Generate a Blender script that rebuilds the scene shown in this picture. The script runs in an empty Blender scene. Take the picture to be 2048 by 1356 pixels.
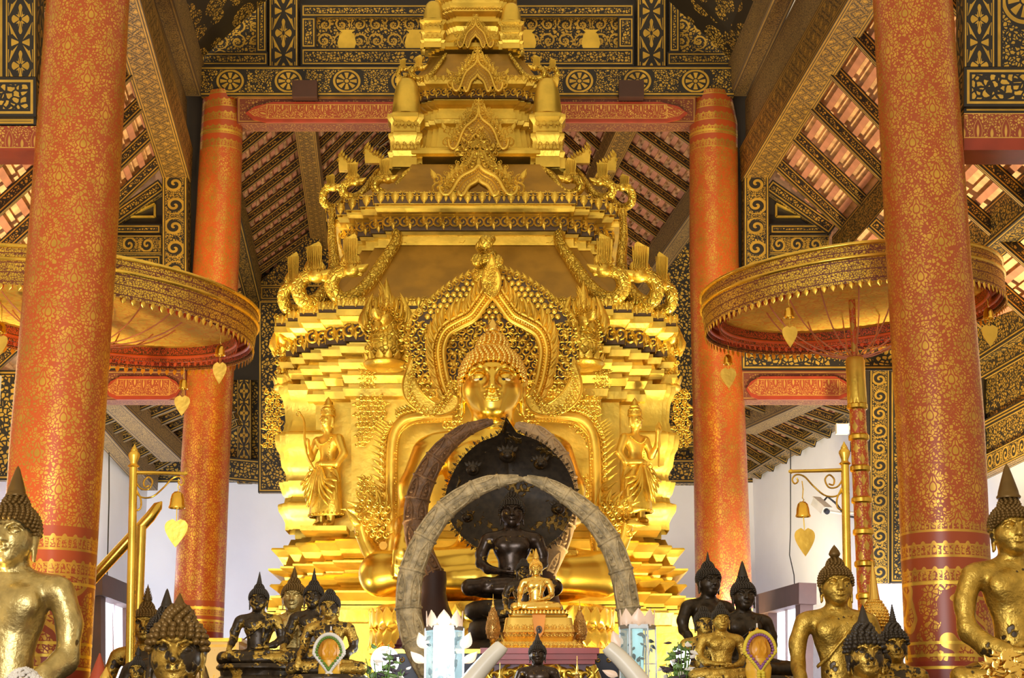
import bpy, bmesh, math, random
import numpy as np
from mathutils import Vector, Matrix
random.seed(7); RNG = np.random.default_rng(7)
C = bpy.context.scene.collection
SC = bpy.context.scene
PI = math.pi
# ------------------------------------------------------------------ camera, view, world, large lights
F = 3600.0; HC = 1.6; PITCH = math.atan2(872.0, F)
cs, sn = math.cos(PITCH), math.sin(PITCH)
cam_d = bpy.data.cameras.new('camera'); cam = bpy.data.objects.new('camera', cam_d); C.objects.link(cam)
cam.location = (0, 0, HC); cam.rotation_euler = (PI / 2 + PITCH, 0, 0)
cam_d.sensor_width = 36.0; cam_d.lens = F / 2048 * 36.0; cam_d.clip_end = 200
SC.camera = cam
SC.view_settings.view_transform = 'Standard'; SC.view_settings.look = 'None'
SC.view_settings.exposure = 0.55; SC.view_settings.gamma = 1.0; SC.view_settings.use_curve_mapping = False
world = bpy.data.worlds.new('world'); SC.world = world; world.use_nodes = True
wb = world.node_tree.nodes['Background']; wb.inputs[0].default_value = (1.0, 0.78, 0.5, 1); wb.inputs[1].default_value = 0.55

def area(name, loc, target, energy, color, size, size_y=None, spread=None):
    l = bpy.data.lights.new(name, 'AREA'); l.energy = energy; l.color = color; l.size = size
    if size_y: l.shape = 'RECTANGLE'; l.size_y = size_y
    if spread: l.spread = math.radians(spread)
    o = bpy.data.objects.new(name, l); C.objects.link(o); o.location = loc
    o.rotation_euler = (Vector(target) - Vector(loc)).to_track_quat('-Z', 'Y').to_euler(); return o
def spot(name, loc, target, energy, color, angle, r=.08, blend=.6):
    l = bpy.data.lights.new(name, 'SPOT'); l.energy = energy; l.color = color; l.spot_size = math.radians(angle); l.spot_blend = blend; l.shadow_soft_size = r
    o = bpy.data.objects.new(name, l); C.objects.link(o); o.location = loc
    o.rotation_euler = (Vector(target) - Vector(loc)).to_track_quat('-Z', 'Y').to_euler(); return o
WARM = (1.0, 0.78, 0.40); WARM2 = (1.0, 0.83, 0.48); COOL = (0.80, 0.86, 1.0)
# floodlights standing low at both sides of the shrine
spot('floodlight_left', (-2.15, 11.7, 2.0), (-1.35, 13.6, 2.8), 300, WARM2, 110, .10)
spot('floodlight_right', (1.75, 11.7, 2.0), (.95, 13.6, 2.8), 300, WARM2, 110, .10)
spot('floodlight_left_column', (-3.5, 8.1, 1.5), (-2.72, 10.0, 4.4), 300, WARM, 70, .08)
spot('floodlight_left_step', (-1.45, 9.0, 1.95), (-2.6, 10.0, 4.2), 70, WARM, 80, .08)
spot('floodlight_right_column', (3.6, 8.7, 1.3), (2.6, 10.0, 3.0), 70, WARM2, 75, .1)
spot('floodlight_image_left', (-1.0, 11.25, 2.35), (-.3, 12.8, 4.3), 60, WARM, 95, .12)
spot('floodlight_image_right', (.72, 11.25, 2.35), (.0, 12.8, 4.3), 60, WARM, 95, .12)
spot('floodlight_spire', (-.2, 9.0, 5.2), (-.3, 14.4, 6.6), 90, WARM, 50, .3)
spot('uplight_right_roof', (2.9, 13.8, 2.6), (3.3, 14.2, 6.5), 700, WARM2, 110, .15)
spot('uplight_left_roof', (-3.6, 13.6, 2.6), (-3.9, 14.0, 6.5), 700, WARM2, 110, .15)
spot('uplight_rear_right', (1.9, 18.9, 2.2), (2.1, 19.2, 6.5), 260, WARM2, 120, .15)
spot('uplight_rear_left', (-2.7, 18.4, 2.2), (-2.6, 18.6, 6.5), 200, WARM2, 120, .15)
spot('uplight_nave_left', (-2.1, 14.2, 4.9), (-1.2, 16.2, 7.4), 120, WARM, 110, .2)
spot('uplight_nave_right', (1.3, 14.2, 4.9), (.4, 16.2, 7.4), 120, WARM, 110, .2)
# unseen area lights added inside the hall as cool daylight
area('daylight_fill_left_aisle', (-4.4, 17.5, 2.2), (-3.0, 22.0, 3.2), 210, COOL, 1.6, 2.2)
area('daylight_fill_right_aisle', (2.5, 15.5, 2.2), (3.0, 21.5, 3.2), 90, COOL, 1.4, 2.2)
area('daylight_fill_front', (-1.5, 1.5, 2.6), (-.6, 10, 2.6), 190, (0.92, 0.94, 1.0), 3.0, 2.2)  # unseen cool fill added on the camera side

def ray(u, v):
    a = (u - 1024) / F; b = (678 - v) / F
    return a, cs - b * sn, sn + b * cs
def at(u, v, Y):
    x, y, z = ray(u, v); t = Y / y; return Vector((x * t, Y, HC + z * t))
def atz(u, v, zz):
    x, y, z = ray(u, v); t = (zz - HC) / z; return Vector((x * t, y * t, zz))
def mpp(v, Y):                       # metres per pixel at that depth
    return (at(1124, v, Y).x - at(1024, v, Y).x) / 100
# ------------------------------------------------------------------ mesh builder
class MB:
    def __init__(s): s.v = []; s.n = 0; s.f = []; s.uv = []; s.a = []; s.has = False
    def add(s, verts, faces, uvs=None, aux=None):
        verts = np.asarray(verts, float).reshape(-1, 3); o = s.n; s.v.append(verts); s.n += len(verts)
        for i, f in enumerate(faces):
            s.f.append(tuple(int(k) + o for k in f))
            if uvs is not None: s.uv.append(uvs[i]); s.a.append(aux[i] if aux else [(0.5, 1, .5, 1)] * len(f)); s.has = True
            else: s.uv.append(None); s.a.append(None)
        return s
    def inst(s, base, M, loc):
        bv, bf = base; return s.add(bv @ np.asarray(M, float) + np.asarray(loc, float), bf)
    def quad(s, p, W=None, L=None):
        p = [Vector(q) for q in p]; W = W or (p[1] - p[0]).length; L = L or (p[3] - p[0]).length
        return s.add([tuple(q) for q in p], [(0, 1, 2, 3)], [[(-W/2, 0), (W/2, 0), (W/2, L), (-W/2, L)]], [[(0, W, 0, L), (1, W, 0, L), (1, W, 1, L), (0, W, 1, L)]])
    def hexa(s, c):                   # 8 corners: 4 at start (ccw), 4 at end; each side gets metre uv along its longer edge
        c = [Vector(q) for q in c]
        for q in ((0,1,2,3), (7,6,5,4), (0,4,5,1), (1,5,6,2), (2,6,7,3), (3,7,4,0)):
            p = [c[i] for i in q]
            if (p[1] - p[0]).length + (p[2] - p[3]).length > (p[3] - p[0]).length + (p[2] - p[1]).length: p = p[1:] + p[:1]
            s.quad(p, ((p[1]-p[0]).length + (p[2]-p[3]).length) / 2, ((p[3]-p[0]).length + (p[2]-p[1]).length) / 2)
        return s
    def box(s, c, sz, R=None):
        x, y, z = (k / 2 for k in sz); R = R or Matrix.Identity(3); c = Vector(c)
        return s.hexa([c + R @ Vector(q) for q in ((-x,-y,-z), (x,-y,-z), (x,y,-z), (-x,y,-z), (-x,-y,z), (x,-y,z), (x,y,z), (-x,y,z))])
    def beam(s, p, q, w, h, up=(0, 0, 1), w2=None, h2=None):
        p, q = Vector(p), Vector(q); d = (q - p).normalized(); sd = d.cross(Vector(up)).normalized(); u = sd.cross(d).normalized()
        w2 = w2 or w; h2 = h2 or h; c = []
        for P, a, b in ((p, w, h), (q, w2, h2)): c += [P - sd*a/2 - u*b/2, P + sd*a/2 - u*b/2, P + sd*a/2 + u*b/2, P - sd*a/2 + u*b/2]
        return s.hexa(c)
    def tube(s, path, rad, n=10, caps=True, ref=None, flat=1.0):
        P = [Vector(p) for p in path]; m = len(P)
        R = rad if hasattr(rad, '__len__') else [rad] * m
        T = [(P[min(i + 1, m - 1)] - P[max(i - 1, 0)]).normalized() for i in range(m)]
        r = Vector(ref) if ref else (Vector((0, 0, 1)) if abs(T[0].z) < .9 else Vector((1, 0, 0)))
        vs = []; L = 0; ls = []
        X = (r - T[0] * r.dot(T[0])).normalized()
        for i in range(m):
            X = (X - T[i] * X.dot(T[i])).normalized(); Yv = T[i].cross(X)
            if i: L += (P[i] - P[i-1]).length
            ls.append(L)
            for k in range(n):
                a = 2 * PI * k / n; vs.append(tuple(P[i] + X * (math.cos(a) * R[i]) + Yv * (math.sin(a) * R[i] * flat)))
        R0 = max(R); cw = 2 * PI * R0; fs = []; us = []; au = []
        for i in range(m - 1):
            for k in range(n):
                k2 = (k + 1) % n; fs.append((i*n+k, i*n+k2, (i+1)*n+k2, (i+1)*n+k))
                us.append([(cw*k/n, ls[i]), (cw*(k+1)/n, ls[i]), (cw*(k+1)/n, ls[i+1]), (cw*k/n, ls[i+1])])
                au.append([(.5, cw, ls[i]/L, L), (.5, cw, ls[i]/L, L), (.5, cw, ls[i+1]/L, L), (.5, cw, ls[i+1]/L, L)])
        if caps:
            fs += [tuple(range(n - 1, -1, -1)), tuple(range((m-1)*n, m*n))]
            for _ in (0, 1): us.append([(0, 0)] * n); au.append([(.5, 1, .5, 1)] * n)
        return s.add(vs, fs, us, au)
    def lathe(s, prof, c=(0, 0, 0), n=24, sx=1, sy=1, M=None):
        c = Vector(c); vs = []; fs = []; us = []; au = []; m = len(prof); R0 = max(p[0] for p in prof); cw = 2 * PI * R0; L = 0; ls = []
        for i, (r, z) in enumerate(prof):
            if i: L += math.hypot(r - prof[i-1][0], z - prof[i-1][1])
            ls.append(L)
            for k in range(n):
                a = 2 * PI * k / n; q = Vector((math.cos(a) * r * sx, math.sin(a) * r * sy, z)); vs.append(tuple(c + (M @ q if M else q)))
        for i in range(m - 1):
            for k in range(n):
                k2 = (k + 1) % n; fs.append((i*n+k, i*n+k2, (i+1)*n+k2, (i+1)*n+k))
                us.append([(cw*k/n, ls[i]), (cw*(k+1)/n, ls[i]), (cw*(k+1)/n, ls[i+1]), (cw*k/n, ls[i+1])]); au.append([(.5, cw, .5, 1)] * 4)
        fs += [tuple(range(n - 1, -1, -1)), tuple(range((m-1)*n, m*n))]
        for _ in (0, 1): us.append([(0, 0)] * n); au.append([(.5, 1, .5, 1)] * n)
        return s.add(vs, fs, us, au)
    def ball(s, c, r, n=12, m=8):
        r = r if hasattr(r, '__len__') else (r, r, r)
        vs = [(c[0], c[1], c[2] - r[2])]; fs = []
        for i in range(1, m):
            t = PI * i / m
            for k in range(n): a = 2*PI*k/n; vs.append((c[0] + r[0]*math.sin(t)*math.cos(a), c[1] + r[1]*math.sin(t)*math.sin(a), c[2] - r[2]*math.cos(t)))
        vs.append((c[0], c[1], c[2] + r[2])); e = len(vs) - 1
        for k in range(n):
            k2 = (k + 1) % n; fs.append((0, 1 + k2, 1 + k)); fs.append((e, 1 + (m-2)*n + k, 1 + (m-2)*n + k2))
            for i in range(m - 2): fs.append((1 + i*n + k, 1 + i*n + k2, 1 + (i+1)*n + k2, 1 + (i+1)*n + k))
        return s.add(vs, fs)
    def prism(s, poly, o, ux, uy, un, depth, bulge=0):
        o, ux, uy, un = Vector(o), Vector(ux), Vector(uy), Vector(un); n = len(poly)
        A = [o + ux*x + uy*y + un*depth for x, y in poly]; B = [o + ux*x + uy*y for x, y in poly]
        fs = [tuple(range(n)), tuple(range(2*n - 1, n - 1, -1))] + [(i, n + i, n + (i+1) % n, (i+1) % n) for i in range(n)]
        W = max(p[0] for p in poly) - min(p[0] for p in poly)
        us = [[(x, y) for x, y in poly], [(x, y) for x, y in poly][::-1]] + [[(0, 0), (0, depth), (.05, depth), (.05, 0)] for i in range(n)]
        return s.add([tuple(q) for q in A + B], fs, us)
    def build(s, name, mat, parent=None, smooth=None, loc=None):
        me = bpy.data.meshes.new(name)
        V = np.concatenate(s.v) if s.v else np.zeros((0, 3))
        if loc is not None: V = V - np.asarray(loc, float)
        me.from_pydata(V.tolist(), [], s.f)
        if s.has:
            u = me.uv_layers.new(name='UVMap'); a = me.uv_layers.new(name='A'); b = me.uv_layers.new(name='B')
            U = []; A = []; B = []
            for f, q, w in zip(s.f, s.uv, s.a):
                if q is None: U += [(0, 0)] * len(f); A += [(.5, 1)] * len(f); B += [(.5, 1)] * len(f)
                else: U += q; A += [(k[0], k[1]) for k in w]; B += [(k[2], k[3]) for k in w]
            u.data.foreach_set('uv', np.array(U, 'f').ravel()); a.data.foreach_set('uv', np.array(A, 'f').ravel()); b.data.foreach_set('uv', np.array(B, 'f').ravel())
        if smooth is not None:
            me.shade_smooth()
            if smooth < 180: me.set_sharp_from_angle(angle=math.radians(smooth))
        me.materials.append(mat); me.update()
        o = bpy.data.objects.new(name, me); C.objects.link(o)
        if loc is not None: o.location = loc
        if parent is not None: o.parent = parent
        return o
def tag(o, label, cat, group=None, kind=None):
    o['label'] = label; o['category'] = cat
    if group: o['group'] = group
    if kind: o['kind'] = kind
    return o
def thing(name, label, cat, loc=(0, 0, 0), group=None, rotz=0):
    o = bpy.data.objects.new(name, None); C.objects.link(o); o.location = loc; o.rotation_euler = (0, 0, rotz); o.empty_display_size = .05
    return tag(o, label, cat, group)
def struct(o, label=None): 
    o['kind'] = 'structure'
    if label: o['label'] = label
    return o
def dup(root, label, loc=None, scale=None, group=None, rotz=None):
    def cp(o, par):
        c = o.copy(); C.objects.link(c)
        if par is not None: c.parent = par
        for k in o.children: cp(k, c)
        return c
    r = cp(root, None); r['label'] = label
    if loc is not None: r.location = loc
    if scale is not None: r.scale = (scale,) * 3 if not hasattr(scale, '__len__') else scale
    if rotz is not None: r.rotation_euler = (0, 0, rotz)
    if group: r['group'] = group
    return r
# ------------------------------------------------------------------ node materials
class S:                                    # socket arithmetic
    def __init__(s, nt, k): s.nt = nt; s.k = k
    def m(s, op, *o):
        n = s.nt.nodes.new('ShaderNodeMath'); n.operation = op
        for i, q in enumerate((s,) + o):
            if isinstance(q, S): s.nt.links.new(q.k, n.inputs[i])
            else: n.inputs[i].default_value = q
        return S(s.nt, n.outputs[0])
    def __add__(s, o): return s.m('ADD', o)
    __radd__ = __add__
    def __sub__(s, o): return s.m('SUBTRACT', o)
    def __rsub__(s, o): return S.val(s.nt, o).m('SUBTRACT', s)
    def __mul__(s, o): return s.m('MULTIPLY', o)
    __rmul__ = __mul__
    def __truediv__(s, o): return s.m('DIVIDE', o)
    def lt(s, o): return s.m('LESS_THAN', o)
    def gt(s, o): return s.m('GREATER_THAN', o)
    def mx(s, o): return s.m('MAXIMUM', o)
    def mn(s, o): return s.m('MINIMUM', o)
    def ab(s): return s.m('ABSOLUTE')
    def fr(s): return s.m('FRACT')
    def sin(s): return s.m('SINE')
    def cos(s): return s.m('COSINE')
    def sq(s): return s.m('SQRT')
    @staticmethod
    def val(nt, v): n = nt.nodes.new('ShaderNodeValue'); n.outputs[0].default_value = v; return S(nt, n.outputs[0])
    def ramp(s, a, b):                       # smooth 0..1 between a and b
        n = s.nt.nodes.new('ShaderNodeMapRange'); n.interpolation_type = 'SMOOTHSTEP'; s.nt.links.new(s.k, n.inputs[0])
        n.inputs[1].default_value = a; n.inputs[2].default_value = b; return S(s.nt, n.outputs[0])
def uvs(nt, layer='UVMap'):
    n = nt.nodes.new('ShaderNodeUVMap'); n.uv_map = layer; x = nt.nodes.new('ShaderNodeSeparateXYZ'); nt.links.new(n.outputs[0], x.inputs[0])
    return S(nt, x.outputs[0]), S(nt, x.outputs[1])
def comb(nt, x, y, z=0):
    n = nt.nodes.new('ShaderNodeCombineXYZ')
    for i, q in enumerate((x, y, z)):
        if isinstance(q, S): nt.links.new(q.k, n.inputs[i])
        else: n.inputs[i].default_value = q
    return n.outputs[0]
def objco(nt): return nt.nodes.new('ShaderNodeTexCoord').outputs['Object']
def voro(nt, vec, scale, feat='DISTANCE_TO_EDGE', rnd=1.0):
    n = nt.nodes.new('ShaderNodeTexVoronoi'); n.feature = feat; n.inputs['Scale'].default_value = scale; n.inputs['Randomness'].default_value = rnd
    if vec is not None: nt.links.new(vec, n.inputs['Vector'])
    return S(nt, n.outputs['Distance'])
def noise(nt, vec, scale, det=2.0, dist=0.0):
    n = nt.nodes.new('ShaderNodeTexNoise'); n.inputs['Scale'].default_value = scale; n.inputs['Detail'].default_value = det; n.inputs['Distortion'].default_value = dist
    if vec is not None: nt.links.new(vec, n.inputs['Vector'])
    return S(nt, n.outputs[0])
def mixc(nt, f, a, b):
    n = nt.nodes.new('ShaderNodeMix'); n.data_type = 'RGBA'
    for k, q in ((0, f), (6, a), (7, b)):
        if isinstance(q, S): nt.links.new(q.k, n.inputs[k])
        elif hasattr(q, 'links'): nt.links.new(q, n.inputs[k])
        elif k == 0: n.inputs[0].default_value = q
        else: n.inputs[k].default_value = (*q, 1)
    return n.outputs[2]
def mat(name, col=(.5, .5, .5), rough=.5, metal=0.0, emit=None, es=0, trans=0, alpha=1, sub=0):
    m = bpy.data.materials.new(name); m.use_nodes = True; nt = m.node_tree; b = nt.nodes['Principled BSDF']
    b.inputs['Base Color'].default_value = (*col, 1); b.inputs['Roughness'].default_value = rough; b.inputs['Metallic'].default_value = metal
    if emit: b.inputs['Emission Color'].default_value = (*emit, 1); b.inputs['Emission Strength'].default_value = es
    if trans: b.inputs['Transmission Weight'].default_value = trans
    if alpha < 1: b.inputs['Alpha'].default_value = alpha
    return m, nt, b
def setin(nt, b, key, q):
    nt.links.new(q.k if isinstance(q, S) else q, b.inputs[key])
def bump(nt, b, h, st=.4, d=.01):
    n = nt.nodes.new('ShaderNodeBump'); n.inputs['Strength'].default_value = st; n.inputs['Distance'].default_value = d
    nt.links.new(h.k, n.inputs['Height']); nt.links.new(n.outputs[0], b.inputs['Normal'])
def plain(name, col, rough=.5, metal=0., var=.15, vs=6., bs=0., bsc=40., bd=.004):
    m, nt, b = mat(name, col, rough, metal); o = objco(nt)
    nz = noise(nt, o, vs, 4.0)
    setin(nt, b, 'Base Color', mixc(nt, nz.ramp(.3, .7), tuple(c * (1 - var) for c in col), tuple(min(1, c * (1 + var)) for c in col)))
    if bs: bump(nt, b, noise(nt, o, bsc, 3.0), bs, bd)
    return m
GOLD = (.66, .40, .06); BLK = (.014, .010, .006)
def mask_mat(name, fn, base, gold, metal=.75, rg=.32, rb=.45, bumps=0.0):
    m, nt, b = mat(name, base, rb); g = fn(nt); w = noise(nt, objco(nt), 9., 5.)
    gcol = mixc(nt, w.ramp(.3, .75), tuple(c * .72 for c in gold), gold)
    setin(nt, b, 'Base Color', mixc(nt, g, base, gcol)); setin(nt, b, 'Metallic', g * metal); setin(nt, b, 'Roughness', g * (rg - rb) + rb)
    if bumps: bump(nt, b, g, bumps, .003)
    return m
def leafcells(nt, u, v, sc, th=.06, warp=.35, soft=.05):
    vec = comb(nt, u, v)
    n = nt.nodes.new('ShaderNodeTexNoise'); n.inputs['Scale'].default_value = sc * .9; n.inputs['Detail'].default_value = 1; nt.links.new(vec, n.inputs['Vector'])
    x = nt.nodes.new('ShaderNodeSeparateXYZ'); nt.links.new(n.outputs[1], x.inputs[0])
    k = warp / sc
    vec = comb(nt, u + (S(nt, x.outputs[0]) - .5) * (2 * k), v + (S(nt, x.outputs[1]) - .5) * (2 * k))
    return voro(nt, vec, sc)
def edge(nt):                                # metres from the face edge
    ax, aw = uvs(nt, 'A'); bx, bl = uvs(nt, 'B')
    return (0.5 - (ax - .5).ab()) * aw, (0.5 - (bx - .5).ab()) * bl, ax, aw
def lattice(nt, u, v, pu, pv):
    a = (u / pu + v / pv); b = (u / pu - v / pv)
    fa = (a.fr() - .5).ab(); fb = (b.fr() - .5).ab()
    return fa.mx(fb), fa.mn(fb)                # 0 centre .5 at lattice lines
def p_column(nt):
    u, v = uvs(nt); pu, pv = .262, .40
    a = (u / pu + v / pv).fr() - .5; b = (u / pu - v / pv).fr() - .5
    x = (a + b) * (pu / 2); y = (a - b) * (pv / 2); d = a.ab().mx(b.ab())
    y2 = y + x.ab() * .35; r = ((x / .046) * (x / .046) + (y2 / .066) * (y2 / .066)).sq(); th = (y2 + .012).m('ARCTAN2', x)
    lim = ((th * 7. + 1.57).cos()) * .16 + .74
    flame = r.lt(lim) * (1 - (r - .42).ab().lt(.075)) * (1 - ((x / .046).ab().lt(.07)) * r.gt(.42)); gap = r.lt(lim + .22)
    c = leafcells(nt, u, v, 50, warp=.5); th2 = (d.ramp(.22, .5)) * .10 + .085
    return flame.mx((1 - gap) * c.gt(th2))
def p_band(nt):
    u, v = uvs(nt)
    r = ((v * 7.2).fr()); lines = (r.lt(.10)).mx((r - .5).ab().lt(.035))
    a = (u * 16.).fr() - .5; y = r * 1.6 - .3
    arch = ((a * a * 4. + y * y).sq() - .6).ab().lt(.13)
    c = leafcells(nt, u, v, 48).gt(.10)
    return lines.mx(arch).mx(c * (r - .3).ab().lt(.16))
def p_swirl(nt):
    u, v = uvs(nt)
    nz = noise(nt, comb(nt, u * 1.0, v), 5.5, .5)
    ring = ((nz * 34.).sin()).gt(.30); c = leafcells(nt, u, v, 40).gt(.11)
    big = ((nz * 17.).sin()).gt(.2)
    return (ring * big).mx(c * (1 - big))
def p_leafborder(sc=34, w=.012, th=.13):
    def f(nt):
        u, v = uvs(nt); ex, ey, ax, aw = edge(nt); e = ex.mn(ey)
        line = (e - w * 1.8).ab().lt(w * .55); inn = e.gt(w * 3.4)
        return line.mx(inn * leafcells(nt, u, v, sc).gt(th))
    return f
def p_diamond(nt):
    u, v = uvs(nt); ex, ey, ax, aw = edge(nt)
    x = (ax - .5) * 2.6; y = ((v / aw) * .62).fr() * 2. - 1.
    d = x.ab() + y.ab()
    line = (d - 1.).ab().lt(.09)
    r = (x * x + y * y * 1.3).sq(); th = y.m('ARCTAN2', x)
    pet = r.lt(((th * 4.).cos() * .22) + .52) * ((th * 8.).cos().gt(-.75)) * r.gt(.12)
    y2 = y.ab() - 1.; x2 = x.ab(); r2 = (x2 * x2 + y2 * y2).sq(); th2 = y2.m('ARCTAN2', x2)
    rays = r2.lt(.78) * ((th2 * 9.).cos().gt(-.35)) * r2.gt(.16)
    x3 = x.ab() - 1.; r3 = (x3 * x3 + y * y).sq(); th3 = y.m('ARCTAN2', x3); rays3 = r3.lt(.7) * ((th3 * 9.).cos().gt(-.3)) * r3.gt(.14)
    fill = (d.lt(.9) * pet).mx(d.gt(1.1) * rays.mx(rays3))
    brd = (ex / aw - .05).ab().lt(.022); inn = (ex / aw).gt(.10)
    return brd.mx(inn * fill)
def p_trellis(nt):
    u, v = uvs(nt); ex, ey, ax, aw = edge(nt)
    d, e = lattice(nt, u / aw, v / aw, .55, .8)
    c = leafcells(nt, u, v, 60).gt(.10); ln = (d - .36).ab().lt(.05)
    brd = ((ex / aw - .05).ab().lt(.02)).mx((ex / aw - .13).ab().lt(.02)); inn = (ex / aw).gt(.17)
    return brd.mx(inn * (c * (1 - ln)).mx(d.lt(.12)))
def p_frieze(nt):
    u, v = uvs(nt); ex, ey, ax, aw = edge(nt)
    x = (ax - .5) * 2.2; y = ((v / aw) * .55).fr() * 3.6 - 1.8
    r = (x * x + y * y).sq(); th = y.m('ARCTAN2', x)
    rose = (r.lt(.62 + .0) * ((th * 8.).cos().gt(-.3)) * r.gt(.2)).mx((r - .78).ab().lt(.07)).mx(r.lt(.13))
    c = leafcells(nt, u, v, 42).gt(.15); s = ((r * 9. + th * 2.).sin()).gt(.1)
    brd = (ex / aw - .07).ab().lt(.025); inn = (ex / aw).gt(.13)
    return brd.mx(inn * (rose.mx(r.gt(.9) * c * s.mx(r.gt(1.3)))))
def p_scroll(nt):
    u, v = uvs(nt); ex, ey, ax, aw = edge(nt)
    x = (ax - .5) * 2.; k = v / aw * 1.1
    y = k.fr() * 2. - 1.; flip = ((k * .5).fr().gt(.5)) * 2. - 1.
    r = (x * x + y * y).sq(); th = (y * flip).m('ARCTAN2', x * flip)
    sp = ((r * 11. - th).sin()).gt(.25) * r.lt(.85)
    c = leafcells(nt, u, v, 55).gt(.12) * r.gt(.62)
    brd = (ex / aw - .06).ab().lt(.028); inn = (ex / aw).gt(.13)
    return brd.mx(inn * sp.mx(c))
def p_vine(nt):
    u, v = uvs(nt); c = .17
    i = (u / c).m('FLOOR'); j = (v / c).m('FLOOR'); par = ((i + j) * .5).fr() * 4. - 1.
    x = ((u / c).fr() - .5) * 2.; y = ((v / c).fr() - .5) * 2. * par; r = (x * x + y * y).sq(); th = y.m('ARCTAN2', x)
    sp = ((r * 10. - th).sin()).gt(.45) * r.lt(.95) * r.gt(.14); fl = r.lt(.34) * ((th * 6.).cos().gt(-.5)) * r.gt(.08)
    lf = leafcells(nt, u, v, 30).gt(.16) * r.gt(.55)
    return sp.mx(fl).mx(lf)
def p_buds(nt):                               # row of pointed lotus buds
    u, v = uvs(nt); ex, ey, ax, aw = edge(nt)
    y = ax * 1.3; x = ((v / aw * .95).fr() - .5) * 2.
    def bud(x, y): 
        w = (1. - y) * (y * .9 + .25); return x.ab() - w * .8
    d = bud(x, y); x2 = x.ab() - 1.; d2 = bud(x2, y * 1.5)
    ring = ((d * 15.).sin()).gt(-.1) * d.lt(.03); ring2 = ((d2 * 18.).sin()).gt(.1) * d2.lt(0.) * d.gt(.06)
    c = leafcells(nt, u, v, 60).gt(.16) * d.gt(.1) * d2.gt(.04)
    return ring.mx(ring2).mx(c).mx(ex.lt(.006))
RED = (.36, .055, .012)
M = {}
M['column'] = mask_mat('red lacquer with gold vine stencil', p_column, (.42, .075, .012), (.74, .42, .07), .7, .30, .34)
M['band'] = mask_mat('red lacquer with gold bands', p_band, (.36, .06, .012), (.74, .42, .07), .7, .3, .34)
M['swirl'] = mask_mat('red lacquer with gold swirls', p_swirl, (.36, .06, .012), (.74, .42, .07), .7, .3, .34)
M['redplain'] = plain('red lacquer', (.30, .035, .012), .35)
M['leaf'] = mask_mat('black lacquer with gold leaves', p_leafborder(34, .012, .14), BLK, GOLD, .55, .36, .5)
M['leafbig'] = mask_mat('black lacquer with large gold leaves', p_leafborder(24, .014, .15), BLK, (.75, .47, .08), .6, .32, .5)
M['leaffine'] = mask_mat('black lacquer with fine gold leaves', p_leafborder(46, .01, .16), BLK, GOLD, .55, .4, .5)
M['diamond'] = mask_mat('black lacquer with gold diamonds', p_diamond, BLK, GOLD, .6, .34, .5)
M['trellis'] = mask_mat('brown lacquer with gold trellis', p_trellis, (.06, .03, .01), (.62, .36, .06), .55, .38, .5)
M['frieze'] = mask_mat('black lacquer with gold rosettes', p_frieze, BLK, GOLD, .55, .36, .5)
M['scroll'] = mask_mat('black lacquer with gold scrolls', p_scroll, BLK, GOLD, .55, .36, .5)
M['buds'] = mask_mat('red lacquer with gold lotus buds', p_buds, (.30, .05, .015), (.78, .46, .10), .55, .34, .4)
M['vase'] = mask_mat('black lacquer with gold vines', p_vine, BLK, GOLD, .55, .36, .5); M['scrollbig'] = M['vase']; M['soffit'] = mask_mat('black soffit with gold flower clusters', lambda nt: (lambda u, v: leafcells(nt, u, v, 26).gt(.14) * ((voro(nt, comb(nt, u, v), 3.4, 'F1', .6)).lt(.55)))(*uvs(nt)), BLK, (.72, .45, .08), .55, .36, .5)
M['greywood'] = mask_mat('weathered wood with gold traces', p_leafborder(48, .012, .10), (.09, .055, .03), (.42, .27, .08), .4, .5, .6)
M['blackwood'] = plain('black painted wood', (.018, .012, .008), .5)
M['brown'] = plain('brown painted wood', (.055, .020, .012), .6)
M['white'] = plain('white wall', (.78, .78, .80), .85, 0, .04, 1.2, .15, 25)
M['floor'] = plain('dark floor', (.16, .10, .06), .35)
M['tile'] = plain('clay tiles', (.66, .38, .18), .75, 0, .3, 7., .3, 30)
M['batten'] = plain('pink battens', (.42, .17, .095), .7, 0, .15, 8.)
M['door'] = plain('pale door', (.80, .74, .82), .6, 0, .05)
def emat(name, col, es): return mat(name, col, .5, 0, col, es)[0]
M['daylight'] = emat('daylight outside', (.85, .86, 1.0), 3.0)
M['brownred'] = mask_mat('brown red lacquer with gold traces', p_leafborder(40, .01, .2), (.14, .03, .012), (.45, .24, .06), .4, .45, .5)
def goldmat(name, col=(.80, .47, .06), metal=.85, rough=.34, bs=.25, bsc=35., bd=.006, var=.18, scale=0, patch=True):
    m, nt, b = mat(name, col, rough, metal); o = objco(nt); nz = noise(nt, o, 5., 5.)
    setin(nt, b, 'Base Color', mixc(nt, nz.ramp(.3, .7), tuple(c * (1 - var) for c in col), tuple(min(1, c * (1 + var)) for c in col)))
    if patch: setin(nt, b, 'Roughness', nz.ramp(.2, .8) * .18 + (rough - .09))
    h = noise(nt, o, bsc, 3.)
    if scale: h = voro(nt, o, scale).ramp(0, .16) * 1.4 + h * .2
    if bs: bump(nt, b, h, bs, bd)
    return m
M['goldpaint'] = goldmat('gold paint', (.80, .54, .08), .8, .36)
M['gold'] = goldmat('gilded stucco', (.76, .53, .08), .80, .40, .3, 18., .010)
M['goldcarve'] = goldmat('carved gilded stucco', (.74, .50, .07), .85, .34, .6, 60., .005)
M['goldscale'] = goldmat('gilded scales', (.74, .51, .07), .85, .33, .7, 40., .010, .18, 28.)
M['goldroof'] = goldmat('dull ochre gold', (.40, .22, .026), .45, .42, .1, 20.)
M['goldpolish'] = goldmat('polished gold', (.88, .60, .09), 1.0, .27, .04, 8., .01, .06, 0, False)
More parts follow.
